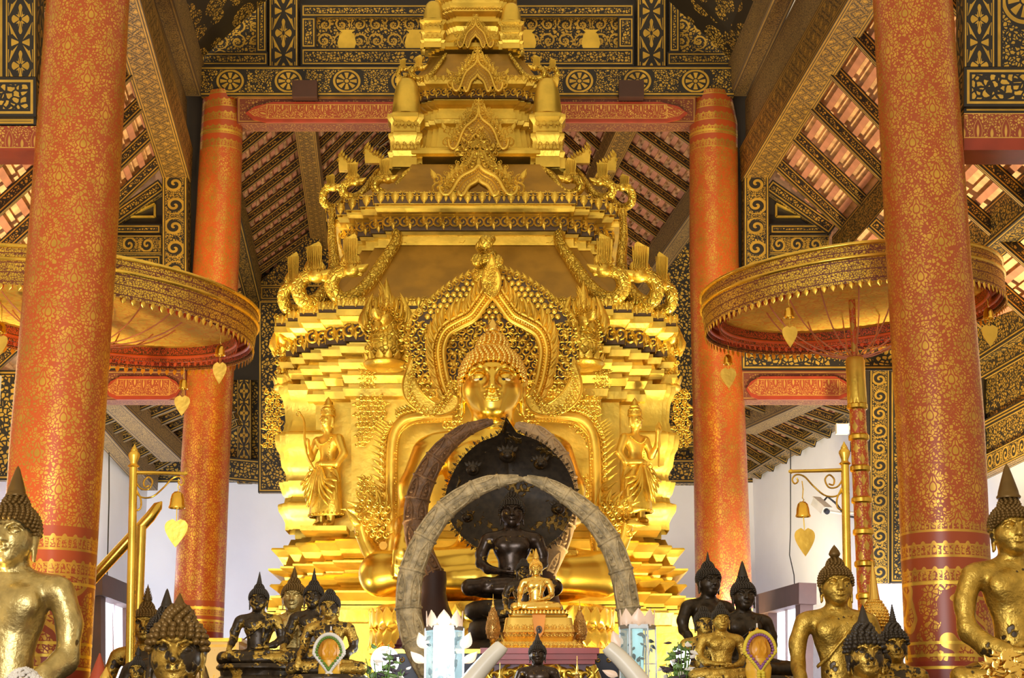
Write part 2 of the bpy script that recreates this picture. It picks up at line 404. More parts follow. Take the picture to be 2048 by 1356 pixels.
M['goldbright'] = goldmat('bright gold', (.92, .62, .14), .95, .24, .08, 12., .004, .06)
M['goldmetal'] = goldmat('golden brass', (.85, .56, .08), .9, .28, .05, 20.)
M['gem'] = goldmat('jewelled gold', (.75, .42, .12), .8, .3, .8, 40., .004, .3, 130.)
# ------------------------------------------------------------------ shell
Z0 = 0.0
def quadslab(name, pts, t, m, inward=None):
    p = [Vector(q) for q in pts]; n = (p[1]-p[0]).cross(p[3]-p[0]).normalized()
    mb = MB(); mb.hexa([p[0], p[1], p[2], p[3]] + [q - n * t for q in (p[0], p[1], p[2], p[3])]); return mb.build(name, m)
mb = MB(); mb.box((-.6, 12, -.05), (13, 26, .1)); struct(mb.build('floor', M['floor']), 'temple floor below the altars')
pb = at(927, 965, 22.0); zw = pb.z
YB = 22.0
wb_ = MB(); wb_.box((-.9, YB + .1, zw / 2), (9, .2, zw)); struct(wb_.build('wall_back', M['white']), 'plain white wall behind the shrine')
up = MB(); up.box((-.9, YB + .12, zw + 1.9), (9, .2, 3.8)); struct(up.build('wall_back_upper', M['leafbig']), 'black and gold panelled gable above the white back wall')
# right wall, flared; built as two slabs
def wallpiece(name, pts, ztop, t, m):
    mb = MB()
    for (a, za), (b, zb) in zip(list(zip(pts, ztop)), list(zip(pts, ztop))[1:]):
        d = Vector((b[0]-a[0], b[1]-a[1], 0)).normalized(); n = Vector((d.y, -d.x, 0)) * t
        A = Vector((a[0], a[1], 0)); B = Vector((b[0], b[1], 0))
        mb.hexa([A, B, B + n, A + n, A + Vector((0, 0, za)), B + Vector((0, 0, zb)), B + n + Vector((0, 0, zb)), A + n + Vector((0, 0, za))])
    return mb.build(name, m)
r0 = at(1505, 950, YB); r1 = at(1700, 815, 18.6); r2 = at(2060, 560, 15.0)
r3 = (r2.x + .75, 10.0); r4 = (r2.x + .9, 7.0)
wallpiece('wall_right', [(r0.x, YB), (r1.x, 18.6), (r2.x, 15.0), r3, r4], [r0.z] * 5, -.2, M['white'])
struct(bpy.data.objects['wall_right'], 'white side wall of the right aisle')
l0 = at(296, 955, YB)
wallpiece('wall_left', [(l0.x, YB), (l0.x - .25, 15.0), (l0.x - .5, 7.0)], [l0.z] * 3, .2, M['white'])
struct(bpy.data.objects['wall_left'], 'white side wall of the left aisle')
# ------------------------------------------------------------------ roofs: tiles, battens, rafters
def roof(UN, UF, LN, LF, nr, nb, rw=.055, rh=.10, label='', e0=-1):
    UN, UF, LN, LF = map(Vector, (UN, UF, LN, LF))
    n = (UF - UN).cross(LN - UN).normalized()
    if n.z < 0: n = -n
    P = lambda s, t: (UN.lerp(UF, s)).lerp(LN.lerp(LF, s), t)
    mb = MB()
    for j in range(e0, nb + 1):                           # overlapping tile courses
        t0, t1 = j / nb, (j + 1.12) / nb
        a, b, c, d = P(0, t0), P(1.12, t0), P(1.12, t1), P(0, t1)
        k = n * .10; s_ = n * .035
        mb.hexa([a + k, b + k, c + k + s_, d + k + s_, a + k + n*.02, b + k + n*.02, c + k + s_ + n*.02, d + k + s_ + n*.02])
    ro = struct(mb.build('ceiling', M['tile']), label)
    bt = MB()
    for j in range(e0, nb + 1):
        t = (j + .5) / nb; a, b = P(0, t) + n * .075, P(1, t) + n * .075; bt.beam(a, b, .055, .03, n)
    o = bt.build('batten', M['batten'], ro); o['kind'] = 'stuff'; o['label'] = 'rows of pink tile battens'
    for i in range(nr):
        s = (i + .5) / nr; m2 = MB(); m2.beam(P(s, -.06 if e0 else 0), P(s, 1.08), rw, rh, n); m2.build('rafter', M['leaffine'], ro)
    return ro
Y1 = 16.5
def zat(u, v, Y): return at(u, v, Y).z
zA = zat(1512, 345, Y1); zB = zat(1690, 490, Y1)
roof(atz(1900, -300, zA), at(1520, 335, Y1), atz(2116, 0, zB), at(1690, 490, Y1), 8, 7, .06, .11, 'sloping tiled roof over the right aisle, lit from below')
zAl = zat(340, 345, Y1); zBl = zat(164, 490, Y1)
roof(atz(160, -300, zAl), at(340, 335, Y1), atz(-104, 13, zBl), at(164, 500, Y1), 8, 7, .06, .11, 'sloping tiled roof over the left aisle')
zu = zat(1640, 560, Y1); zl = zat(1900, 790, Y1)
roof(atz(2080, 65, zu), at(1640, 560, Y1), atz(2470, 410, zl), at(1900, 790, Y1), 8, 8, .06, .11, 'lower tiled roof slope above the right side wall', 0)
zu = zat(215, 560, Y1); zl = zat(-40, 790, Y1)
roof(atz(-57, 65, zu), at(215, 560, Y1), atz(-440, 410, zl), at(-40, 790, Y1), 8, 8, .06, .11, 'lower tiled roof slope above the left side wall', 0)
zU = zat(600, 180, 16.9); zL = zat(441, 310, 16.9); zR = zat(775, 20, 16.9)
roof(at(600, 180, 16.9), atz(645, 520, zU), at(441, 310, 16.9), atz(512, 610, zL), 11, 9, .05, .09, 'rear tiled roof slope left of the shrine')
roof(atz(772, 20, zR), atz(760, 400, zR), at(600, 180, 16.9), atz(645, 520, zU), 11, 8, .05, .09, 'upper rear tiled roof slope left of the shrine')
zU = zat(1279, 180, 16.9); zL = zat(1460, 310, 16.9); zR = zat(1110, 20, 16.9)
roof(at(1279, 180, 16.9), atz(1118, 520, zU), at(1460, 310, 16.9), atz(1238, 610, zL), 11, 9, .05, .09, 'rear tiled roof slope right of the shrine')
roof(atz(1110, 20, zR), atz(985, 400, zR), at(1279, 180, 16.9), atz(1118, 520, zU), 11, 8, .05, .09, 'upper rear tiled roof slope right of the shrine')
zR2 = zat(945, -150, 16.9)
zq = zat(772, 20, 16.9); roof(atz(945, -150, zR2), atz(880, 330, zR2), atz(772, 20, zq), atz(760, 400, zq), 12, 14, .06, .1, 'rear roof slope just left of the ridge behind the shrine top')
zq = zat(1110, 20, 16.9); roof(atz(945, -150, zR2), atz(880, 330, zR2), atz(1110, 20, zq), atz(985, 400, zq), 12, 14, .06, .1, 'rear roof slope just right of the ridge behind the shrine top')
za = zat(1490, 730, 17.2); zb = zat(1780, 800, 17.2)
roof(at(1480, 720, 17.2), atz(1380, 860, za), at(1760, 790, 17.2), atz(1498, 950, zb), 9, 10, .07, .11, 'low rear roof slope above the right white wall', 0)
za = zat(420, 700, 17.2); zb = zat(160, 800, 17.2)
roof(at(425, 700, 17.2), atz(480, 850, za), at(150, 790, 17.2), atz(290, 955, zb), 9, 10, .07, .11, 'low rear roof slope above the left white wall', 0)
# ------------------------------------------------------------------ columns
def column(name, label, ax, Y, rad, top=None, bandv=None, capv=None, rear=False):
    pts = [at(u, v, Y) for u, v, r in ax]; rs = [r * mpp(v, Y) for u, v, r in ax]
    base = Vector((pts[-1].x, Y, 0)); ext = pts[-1] + (pts[-1] - pts[-2]) * ((pts[-1].z - 0) / (pts[-2].z - pts[-1].z))
    pts.append(ext); rs.append(rs[-1] * 1.0)
    if not rear:
        e2 = pts[0] + (pts[0] - pts[1]) * .6; pts.insert(0, e2); rs.insert(0, rs[0] * .97)
    pts = pts[::-1]; rs = rs[::-1]
    r = thing(name, label, 'column', base, 'red columns with gold stencils')
    zs = [p.z for p in pts]
    def seg(z0, z1):
        K = max(6, int((z1 - z0) / .15)); P = []; R = []
        for i in range(K + 1):
            z = z0 + (z1 - z0) * i / K; P.append(Vector((np.interp(z, zs, [p.x for p in pts]), Y, z)) - base); R.append(np.interp(z, zs, rs))
        return P, R
    def piece(nm, z0, z1, m, k=1.0):
        P, R = seg(z0, z1); b = MB(); b.tube(P, [q * k for q in R], 48); return b.build(nm, m, r, 40)
    cut = [0] + [at(1024, v, Y - rs[0]).z for v, _ in bandv] + [zs[-1]]
    ms = [M['redplain']] + [q for _, q in bandv]
    nm = ['base', 'swirl_panel', 'patterned_collar', 'shaft', 'capital_band', 'capital_top']
    for i in range(len(cut) - 1):
        piece(nm[i], cut[i], cut[i+1], ms[i], 1.0)
    if not rear:
        for v in [1165, 1285, 1310, 1335]:
            z = at(1024, v, Y - rs[0]).z; P, R = seg(z - .008, z + .008); b = MB(); b.tube(P, [q * 1.003 for q in R], 48); b.build('gold_ring', M['goldpaint'], r, 40)
    else:
        for v, h in [(1215, .012), (1240, .01), (256, .012)]:
            z = at(1024, v, Y - rs[0]).z; P, R = seg(z - h, z + h); b = MB(); b.tube(P, [q * 1.004 for q in R], 48); b.build('gold_ring', M['goldpaint'], r, 40)
    return r
FLc = [(176, 0, 81), (147, 460, 87), (113, 900, 92), (86, 1356, 92)]
FRc = [(1825, 0, 78), (1857, 520, 83), (1880, 850, 87), (1901, 1356, 88)]
BLc = [(440, 190, 34), (444, 245, 41), (436, 460, 45), (412, 900, 48), (395, 1280, 51)]
BRc = [(1426, 190, 37), (1427, 250, 48), (1428, 520, 49), (1440, 900, 53), (1450, 1290, 58)]
FB = [(1330, M['swirl']), (1150, M['band']), (1050, M['column'])]
column('temple_column', 'front left red column, highlighted, behind the large silvery gilded statue', FLc, 10.0, .25, bandv=FB)
column('temple_column', 'front right red column with the grey shadow of a statue on its base', FRc, 10.0, .25, bandv=[(1322, M['swirl']), (1165, M['band']), (1045, M['column'])])
RB = [(1262, M['band']), (1200, M['column']), (290, M['band'])]
column('temple_column', 'rear red column left of the shrine under the tie beam', BLc, Y1, .2, bandv=RB, rear=True)
column('temple_column', 'rear red column right of the shrine under the tie beam', BRc, Y1, .2, bandv=RB, rear=True)
# ------------------------------------------------------------------ beams and lacquer panels
def pbox(name, u0, v0, u1, v1, Y, dep, m, parent=None, v0b=None, v1b=None):
    c = [at(u0, v1, Y), at(u1, v1b or v1, Y), at(u1, v0b or v0, Y), at(u0, v0, Y)]
    d = Vector((0, dep, 0)); mb = MB(); mb.hexa([c[0], c[1], c[1] + d, c[0] + d, c[3], c[2], c[2] + d, c[3] + d]); return mb.build(name, m, parent)
def pbeam(name, label, u0, v0, u1, v1, Y, dep, m, **k): return tag(pbox(name, u0, v0, u1, v1, Y, dep, m, **k), label, 'beam')
def lbeam(name, label, p, q, w, h, m, cat='beam'):
    mb = MB(); mb.beam(p, q, w, h); return tag(mb.build(name, m), label, cat)
# rear frame: lacquered tie beam, gable above, red beam below
pbeam('tie_beam', 'black and gold tie beam with rosettes spanning above the shrine', 402, 132, 1468, 192, Y1 - .15, .3, M['frieze'])
g = thing('gable_wall', 'black and gold gable wall with painted vases above the tie beam', 'panel', at(930, 130, Y1))
def gp(name, u0, v0, u1, v1, dy, dep, m, par=g):
    o = pbox(name, u0, v0, u1, v1, Y1 + dy, dep, m); o.parent = par; o.matrix_parent_inverse = Matrix.Translation(-Vector(par.location)); return o
gp('back_board', 398, -320, 1474, 132, .12, .08, M['blackwood'])
for u in (538, 1274): gp('post', u, -320, u + 58, 131, -.02, .14, M['diamond'])
gp('rail', 602, 96, 1268, 131, .0, .12, M['leaf']); gp('rail', 602, 8, 1268, 34, .0, .12, M['leaf']); 
gp('stile', 602, 34, 632, 96, .0, .12, M['leaf']); gp('stile', 1236, 34, 1268, 96, .0, .12, M['leaf'])
gp('inner_field', 632, 34, 1236, 96, .08, .04, M['vase'] if 'vase' in M else M['leaf'])
gp('rail', 402, 104, 536, 131, .0, .12, M['leaf']); gp('rail', 1334, 104, 1470, 131, .0, .12, M['leaf'])
gp('stile', 512, -60, 534, 104, .0, .12, M['leaf']); gp('stile', 1338, -60, 1360, 104, .0, .12, M['leaf'])
gp('scroll_field', 405, -60, 512, 104, .07, .05, M['scrollbig'] if 'scrollbig' in M else M['leafbig']); gp('scroll_field', 1360, -60, 1470, 104, .07, .05, M['vase'])
for u in (693, 828, 1054, 1182):                      # stencilled vases
    b = MB(); pr = [(-15, 0), (15, 0), (19, 16), (15, 32), (10, 38), (17, 44), (-17, 44), (-10, 38), (-15, 32), (-19, 16)]
    o_ = at(u, 110, Y1 + .078); k = mpp(100, Y1); b.prism([(x * k, y * k) for x, y in pr], o_ - Vector((0, .002, -.05)), (1, 0, 0), (0, 0, 1), (0, -1, 0), .004)
    o = b.build('painted_vase', M['goldpaint']); o.parent = g; o.matrix_parent_inverse = Matrix.Translation(-Vector(g.location))
rb = thing('red_beam', 'red and gold carved beam under the rear tie beam, tapered ends', 'beam', at(930, 220, Y1))
def carved_beam(par, u0, v0, u1, v1, Y, dep, tap, inner=M['buds'], outer=M['redplain'], body=None):
    L = Matrix.Translation(-Vector(par.location))
    o = pbox('body', u0, v0, u1, v1, Y, dep, body or M['brownred']); o.parent = par; o.matrix_parent_inverse = L
    H = v1 - v0; k = mpp((v0 + v1) / 2, Y); b = MB(); w = (u1 - u0)
    c = at((u0 + u1) / 2, v1, Y - .001)
    pr = [(-.5*w + tap*.3, H*.36), (-.5*w + tap*.55, H*.12), (-.5*w + tap, 0), (.5*w - tap, 0), (.5*w - tap*.55, H*.12), (.5*w - tap*.3, H*.36), (.5*w - tap*.6, H*.62), (.5*w - tap*1.2, H*.80), (-.5*w + tap*1.2, H*.80), (-.5*w + tap*.6, H*.62)]
    b.prism([(x * k, y * k) for x, y in pr], c, (1, 0, 0), (0, 0, 1), (0, -1, 0), .03); o = b.build('raised_panel', outer); o.parent = par; o.matrix_parent_inverse = L
    b = MB(); x0 = (-.5*w + tap) * k; x1 = (.5*w - tap) * k; y0 = H * .13 * k; y1 = H * .70 * k; q = c + Vector((0, -.032, 0))
    b.quad([q + Vector((x0, 0, y1)), q + Vector((x0, 0, y0)), q + Vector((x1, 0, y0)), q + Vector((x1, 0, y1))], (y1 - y0), (x1 - x0)); 
    b.quad([q + Vector((x0, 0.001, y1)), q + Vector((x0 - tap*.6*k, 0.001, (y1 + y0) / 2)), q + Vector((x0 - tap*.4*k, 0.001, y0 + H*.1*k)), q + Vector((x0, 0.001, y0))])
    b.quad([q + Vector((x1, 0.001, y0)), q + Vector((x1 + tap*.4*k, 0.001, y0 + H*.1*k)), q + Vector((x1 + tap*.6*k, 0.001, (y1 + y0) / 2)), q + Vector((x1, 0.001, y1))])
    o = b.build('stencilled_band', inner); o.parent = par; o.matrix_parent_inverse = L
carved_beam(rb, 474, 193, 1392, 246, Y1 - .12, .24, 60)
for u in (608, 1262):
    tag(pbox('beam_bracket', u - 24, 160, u + 26, 193, Y1 - .26, .12, M['brown']), 'brown iron bound peg block on the tie beam, %s of the shrine' % ('left' if u < 900 else 'right'), 'bracket', 'peg blocks on the tie beam')
# side beams of the rear frame
for sgn, u0, u1, sd in ((1, 1482, 1712, 'right'), (-1, 200, 372, 'left')):
    pbeam('side_beam', 'black and gold leaf patterned side beam %s of the rear columns' % ('right' if sgn > 0 else 'left'), u0 - (140 if sgn < 0 else 0), 690, u1 + (100 if sgn > 0 else 0), 740, Y1 - .1, .24, M['leafbig'])
    t = thing('carved_side_beam', 'pale gold carved beam with lotus buds beside the rear %s column' % sd, 'beam', at((u0 + u1) / 2, 770, Y1))
    carved_beam(t, u0, 741, u1, 800, Y1 - .1, .24, 34)
# posts and triangular gables standing on the side beams
for s in (1, -1):
    X = (lambda u: u) if s > 0 else (lambda u: 1862 - u)
    sd = 'right' if s > 0 else 'left'
    a, b_ = sorted((X(1488), X(1538))); tag(pbox('truss_post', a, 346, b_, 690, Y1 - .12, .22, M['scroll']), 'black and gold scroll patterned post beside the rear %s column' % sd, 'post')
    a, b_ = sorted((X(1446), X(1499))); tag(pbox('dark_post', a, 180, b_, 690, Y1 + .12, .1, M['blackwood']), 'plain black post between the rear %s column and the scroll post' % sd, 'post')
    t = thing('triangular_truss', 'triangular black and gold truss panel beside the %s scroll post' % sd, 'panel', at(X(1590), 480, Y1))
    L = Matrix.Translation(-Vector(t.location))
    def tp(nm, u0, v0, u1, v1, dy, m):
        u0, u1 = sorted((X(u0), X(u1))); o = pbox(nm, u0, v0, u1, v1, Y1 + dy, .1, m); o.parent = t; o.matrix_parent_inverse = L
    tp('rail', 1540, 448, 1662, 468, 0, M['leaf']); tp('rail', 1540, 470, 1658, 508, -.02, M['scroll']); tp('rail', 1540, 510, 1650, 560, .02, M['leaf']); tp('field', 1540, 560, 1720, 690, .06, M['blackwood'])
    mb = MB(); mb.beam(at(X(1536), 372, Y1 + .03), at(X(1664), 462, Y1 + .03), .1, .13); o = mb.build('sloping_rail', M['leaf'], t); o.matrix_parent_inverse = L
    mb = MB(); pts = [at(X(u), v, Y1 + .08) for u, v in ((1538, 380), (1538, 450), (1650, 450))]; 
    if s < 0: pts = pts[::-1]
    mb.add([tuple(p) for p in pts] + [tuple(p + Vector((0, .05, 0))) for p in pts], [(0, 1, 2), (5, 4, 3), (0, 3, 4, 1), (1, 4, 5, 2), (2, 5, 3, 0)]); o = mb.build('field', M['blackwood'], t); o.matrix_parent_inverse = L
    mb = MB(); 
    for p, q in (((1552, 410), (1552, 434)), ((1552, 434), (1610, 434)), ((1552, 408), (1610, 436))): mb.beam(at(X(p[0]), p[1], Y1 + .06), at(X(q[0]), q[1], Y1 + .06), .03, .02)
    o = mb.build('gold_line', M['goldpaint'], t); o.matrix_parent_inverse = L
# longitudinal beams
wA = .27
lbeam('roof_beam', 'broad trellis patterned beam rising forward above the right aisle roof', at(1508, 330, Y1), atz(1800, -160, zat(1508, 330, Y1)), wA, .34, M['trellis'])
lbeam('roof_beam', 'broad trellis patterned beam rising forward beside the front left column', at(356, 330, Y1), atz(215, -150, zat(356, 330, Y1)), wA, .34, M['trellis'])
lbeam('wall_plate_beam', 'weathered brown beam inside the upper right corner above the rear column', at(1478, 158, Y1), atz(1600, -120, zat(1478, 158, Y1)), .2, .36, M['greywood'])
lbeam('wall_plate_beam', 'weathered brown beam inside the upper left corner above the rear column', at(386, 158, Y1), atz(300, -120, zat(386, 158, Y1)), .2, .36, M['greywood'])
lbeam('aisle_beam', 'weathered beam with gold face running forward behind the right column', at(1690, 505, Y1), atz(2120, 10, zat(1690, 505, Y1)), .24, .3, M['leaf'])
lbeam('aisle_beam', 'weathered beam running forward behind the front left column', at(164, 505, Y1), atz(-104, 23, zat(164, 505, Y1)), .24, .3, M['leaf'])
lbeam('purlin', 'outer gold patterned beam slanting at the right edge under the roof tiles', at(1770, 655, Y1), atz(2275, 215, zat(1770, 655, Y1)), .22, .3, M['leaf'])
lbeam('purlin', 'outer gold patterned beam slanting at the left edge behind the umbrella', at(90, 655, Y1), atz(-300, 215, zat(90, 655, Y1)), .22, .3, M['leaf'])
# infill boards between the two right/left plates (studs)
for s in (1, -1):
    p = (lambda u, v: at(u, v, Y1)) if s > 0 else (lambda u, v: at(1864 - u, v, Y1))
    a, b_ = p(1490, 200), p(1492, 330); 
    mb = MB(); e1 = Vector((s * .25, -5.5, 0)) + Vector((-.058 * -5.5 * 0, 0, 0)) 
    e1 = Vector((.32 if s > 0 else .32, -5.5, 0)) if s > 0 else Vector((.30, -5.5, 0))
    th = Vector((s * .05, 0, 0)); mb.hexa([b_, b_ + e1, b_ + e1 + th, b_ + th, a, a + e1, a + e1 + th, a + th]); tag(mb.build('infill_board', M['greywood']), 'brown boarding between the %s roof beams, gold traces' % ('right' if s > 0 else 'left'), 'panel')
# rear bay longitudinal beams
lbeam('rear_roof_beam', 'diamond patterned beam running back left of the shrine top', at(604, 190, 16.95), atz(646, 520, zat(604, 190, 16.95)), .22, .22, M['trellis2'] if 'trellis2' in M else M['trellis'])
lbeam('rear_roof_beam', 'diamond patterned beam running back right of the shrine top', at(1278, 190, 16.95), atz(1118, 520, zat(1278, 190, 16.95)), .22, .22, M['trellis'])
lbeam('rear_wall_beam', 'dark gold patterned beam beside the rear left column running back', at(445, 330, 16.95), atz(522, 640, zat(445, 330, 16.95)), .2, .3, M['leaf'])
lbeam('rear_wall_beam', 'dark gold patterned beam beside the rear right column running back', at(1448, 330, 16.95), atz(1228, 640, zat(1448, 330, 16.95)), .2, .3, M['greywood'])
# low rear beams on the white walls
lbeam('eaves_beam', 'gold leaf eaves beam sloping on top of the right white wall', at(1494, 935, YB - .3), at(1790, 752, 17.0), .2, .26, M['leaf'])
lbeam('eaves_brace', 'grey gold brace beam above the right white wall', at(1492, 850, 19.5), at(1680, 765, 17.2), .24, .2, M['greywood'])
lbeam('eaves_beam', 'gold leaf eaves beam sloping on top of the left white wall', at(300, 960, YB - .3), at(170, 810, 18.0), .2, .26, M['greywood'])
lbeam('eaves_brace', 'grey gold brace beam above the left white wall', at(345, 905, 20.5), at(195, 762, 17.2), .26, .22, M['greywood'])
lbeam('eaves_crossbeam', 'black and gold crossbeam above the left white wall behind the bell stand', at(300, 925, YB - .15), at(560, 948, YB - .15), .14, .28, M['leafbig'])
# rear lacquer panels beside the shrine
def panel(nm, lab, u0, v0, u1, v1, Y, m, dep=.1): return tag(pbox(nm, u0, v0, u1, v1, Y, dep, m), lab, 'panel')
panel('lacquer_board', 'narrow diamond patterned board right of the rear left column', 474, 760, 502, 966, YB - .2, M['diamond'])
panel('lacquer_board', 'tall leaf patterned board touching the left edge of the shrine', 516, 600, 600, 985, YB - .35, M['leafbig'])
panel('lacquer_board', 'dark board with thin gold border between two patterned boards at left', 455, 640, 516, 760, YB - .15, M['blackwood'])
panel('lacquer_rail', 'gold leaf rail on the rear wall at the left of the shrine', 520, 572, 600, 600, YB - .4, M['leaf'], .44)
panel('lacquer_rail', 'gold leaf rail just above the white back wall at right', 1320, 918, 1400, 966, YB - .2, M['leafbig'], .24)
panel('lacquer_rail', 'scroll rail above the leaf rail right of the shrine', 1320, 850, 1400, 895, YB - .2, M['scroll'], .24)
mb = MB(); pts = [at(u, v, YB - .45) for u, v in ((516, 570), (640, 570), (640, 440))]; mb.add([tuple(p) for p in pts] + [tuple(p + Vector((0, .08, 0))) for p in pts], [(0, 1, 2), (5, 4, 3), (0, 3, 4, 1), (1, 4, 5, 2), (2, 5, 3, 0)], [[(0, 0), (.8, 0), (.8, .8)]] + [[(0, 0)] * 3] + [[(0, 0)] * 4] * 3)
tag(mb.build('gable_triangle', M['leaf']), 'dark blue black triangular gable piece with gold flowers left of the shrine', 'panel')
# front frame side beams at both edges
for s in (1, -1):
    X = (lambda a, b: (a, b)) if s > 0 else (lambda a, b: (2000 - b, 2000 - a))
    sd = 'right' if s > 0 else 'left'
    u0, u1 = X(1928, 2110); v = 0 if s > 0 else 20
    pbeam('front_side_beam', 'large leaf patterned black beam at the %s edge of the picture' % sd, u0, 134 + v, u1, 213 + v, 10.0, .3, M['leafbig'])
    t = thing('front_red_beam', 'red and gold beam under the black beam at the %s edge' % sd, 'beam', at((u0 + u1) / 2, 250, 10.0)); L = Matrix.Translation(-Vector(t.location))
    for nm, va, vb, m in (('upper_band', 213 + v, 226 + v * 1.3, M['leaf']), ('body', 226 + v * 1.2, 276 + v, M['buds']), ('lower_edge', 276 + v, 300, M['redplain'])):
        o = pbox(nm, u0, va, u1, vb, 10.02, .26, m); o.parent = t; o.matrix_parent_inverse = L
    a, b_ = X(1928, 1990); panel('front_post', 'black post with gold diamonds above the beam at the %s edge' % sd, a, -100, b_, 133 + v, 10.03, M['diamond'], .2)
    a, b_ = X(1990, 2110); panel('front_board', 'black board with gold flower borders at the top %s corner' % sd, a, -100, b_, 133 + v, 10.12, M['frieze'], .1)
# soffit boards at both upper corners
for s, pts in ((-1, ((380, -60), (540, -60), (400, 118), (385, 118))), (1, ((1345, -60), (1500, -60), (1466, 122), (1450, 122)))):
    a = at(pts[0][0], pts[0][1] , Y1 - 1.5 if s < 0 else Y1 + .0); 
    if s < 0: P = [at(398, 122, Y1 - .1), atz(330, -120, zat(398, 122, Y1)), atz(470, -260, zat(398, 122, Y1) + .95), at(545, -10, Y1 - .1)]
    else: P = [at(1464, 122, Y1 - .1), at(1325, -10, Y1 - .1), atz(1420, -260, zat(1464, 122, Y1) + .95), atz(1560, -120, zat(1464, 122, Y1))]
    mb = MB(); n = (Vector(P[1]) - Vector(P[0])).cross(Vector(P[3]) - Vector(P[0])).normalized() * .05
    mb.hexa(P + [Vector(p) + n for p in P]); tag(mb.build('nave_soffit', M['soffit'] if 'soffit' in M else M['leafbig']), 'dark sloping soffit with gold flower clusters at the top %s corner' % ('right' if s > 0 else 'left'), 'ceiling panel')
# right outer post and boards on the side wall
panel('hanging_board', 'tall black board with gold scrolls behind the umbrella pole', 1740, 741, 1779, 1166, Y1 - .3, M['scroll'])
panel('hanging_board', 'plain black board directly behind the upper umbrella pole', 1704, 741, 1739, 900, Y1 - .3, M['blackwood'])
panel('hanging_board', 'narrow black board beside the scroll board, touching the front right column', 1780, 741, 1812, 1166, Y1 - .25, M['leaf'])
panel('hanging_board', 'black board behind the front left column at the picture edge', -60, 740, 60, 960, Y1 - .3, M['leafbig'])
a = at(1945, 706, 15.6); b_ = at(2120, 590, 13.6)
lbeam('side_wall_beam', 'leaf patterned beam at the right edge above the wall boards', at(1905, 728, 15.7), at(2120, 588, 13.6), .16, .3, M['leaf'])
mb = MB(); P = [at(1905, 985, 15.9), at(2110, 885, 13.9), at(2110, 640, 13.9), at(1905, 760, 15.9)]; n = Vector((.06, .06, 0)); mb.hexa(P + [p + n for p in P]); tag(mb.build('wall_boarding', M['leaf']), 'framed black and gold boarding on the right wall above the seated statue', 'panel')
t = bpy.data.objects['wall_boarding']
for f0, f1, g0, g1, m in ((.0, 1, .0, .17, 'scroll'), (.0, 1, .83, 1., 'leaf'), (.0, .12, .17, .83, 'leaf'), (.30, .36, .17, .83, 'blackwood'), (.36, 1, .40, .47, 'leaf')):
    Q = lambda a, b: (P[0].lerp(P[1], a)).lerp(P[3].lerp(P[2], a), b)
    q = [Q(f0, g0), Q(f1, g0), Q(f1, g1), Q(f0, g1)]; n = Vector((-.035, -.04, 0)); mb = MB(); mb.hexa([x + n for x in q] + q); mb.build('moulding', M[m], t)
# doors in the side walls
def door(name, pts, lab):
    P = [Vector(p) for p in pts]; r = None      # near-bottom, far-bottom, far-top, near-top
    Q = lambda a, b: (P[0].lerp(P[1], a)).lerp(P[3].lerp(P[2], a), b)
    inn = (P[1] - P[0]).cross(P[3] - P[0]).normalized(); 
    if inn.x * P[0].x > 0: inn = -inn
    def slab(nm, a0, a1, b0, b1, d0, d1, m, par):
        q = [Q(a0, b0), Q(a1, b0), Q(a1, b1), Q(a0, b1)]; mb = MB(); mb.hexa([x + inn * d1 for x in q] + [x + inn * d0 for x in q]); return mb.build(nm, m, par)
    r = slab(name, 0.1, .9, .0, .9, -.0, .01, M['daylight'], None); struct(r, lab)
    slab('jamb', 0, .12, 0, 1, -.02, .1, M['brown'], r); slab('jamb', .88, 1, 0, 1, -.02, .1, M['brown'], r); slab('lintel', -.08, 1.15, .90, 1.0, -.02, .14, M['brown'], r)
    slab('door_edge', .52, .60, 0, .9, .01, .03, M['door'], r)
    return r, Q, inn
d1, Q, inn = door('door_1', [at(1622, 1600, 16.6), at(1552, 1600, 18.6), at(1548, 1188, 18.6), at(1622, 1168, 16.6)], 'open side door in the right white wall, bright daylight behind')
mb = MB(); q = [Q(1.0, 0), Q(1.0, .88), Q(1.0, .88) + Vector((-.42, .25, 0)), Q(1.0, 0) + Vector((-.42, .25, 0))]; mb.hexa(q + [x + Vector((.02, .05, 0)) for x in q]); mb.build('door_leaf', M['doorleaf'] if 'doorleaf' in M else M['buds'], d1)
d2, Q, inn = door('door_2', [at(178, 1600, 15.6), at(252, 1600, 18.4), at(250, 1178, 18.4), at(178, 1150, 15.6)], 'open side door in the left white wall behind the bell stand')
# ------------------------------------------------------------------ motifs
def spiral_base(turns=1.35, r0=.5, rad=.10, n=18, k=5):
    b = MB(); P = []; R = []
    for i in range(n):
        t = i / (n - 1); a = PI * .5 + t * turns * 2 * PI; r = r0 * (1 - t) ** .9 + .05
        P.append((math.cos(a) * r, math.sin(a) * r, .12 + .10 * t)); R.append(rad * (.75 + .5 * math.sin(t * PI)) * (1 - .25 * t))
    b.tube(P, R, k, ref=(0, 0, 1)); return np.concatenate(b.v), b.f
def leaf_base(n=7, w=.28, th=.12, bend=.0):
    vs = []; fs = []
    for i in range(n + 1):
        t = i / n; ww = w * math.sin(PI * (t ** .75)) * (1 - .15 * t) + .01; y = t; bx = bend * t * t
        vs += [(bx - ww, y, 0), (bx - ww * .55, y, th * .7 * (1 - t*.5)), (bx, y, th * (1 - t * .6)), (bx + ww * .55, y, th * .7 * (1 - t*.5)), (bx + ww, y, 0)]
    for i in range(n):
        for k in range(4): fs.append((i*5 + k, i*5 + k + 1, (i+1)*5 + k + 1, (i+1)*5 + k))
        fs.append((i*5 + 4, i*5, (i+1)*5, (i+1)*5 + 4))
    return np.array(vs, float), fs
def mirror(b): v = b[0].copy(); v[:, 0] *= -1; return v, [tuple(reversed(f)) for f in b[1]]
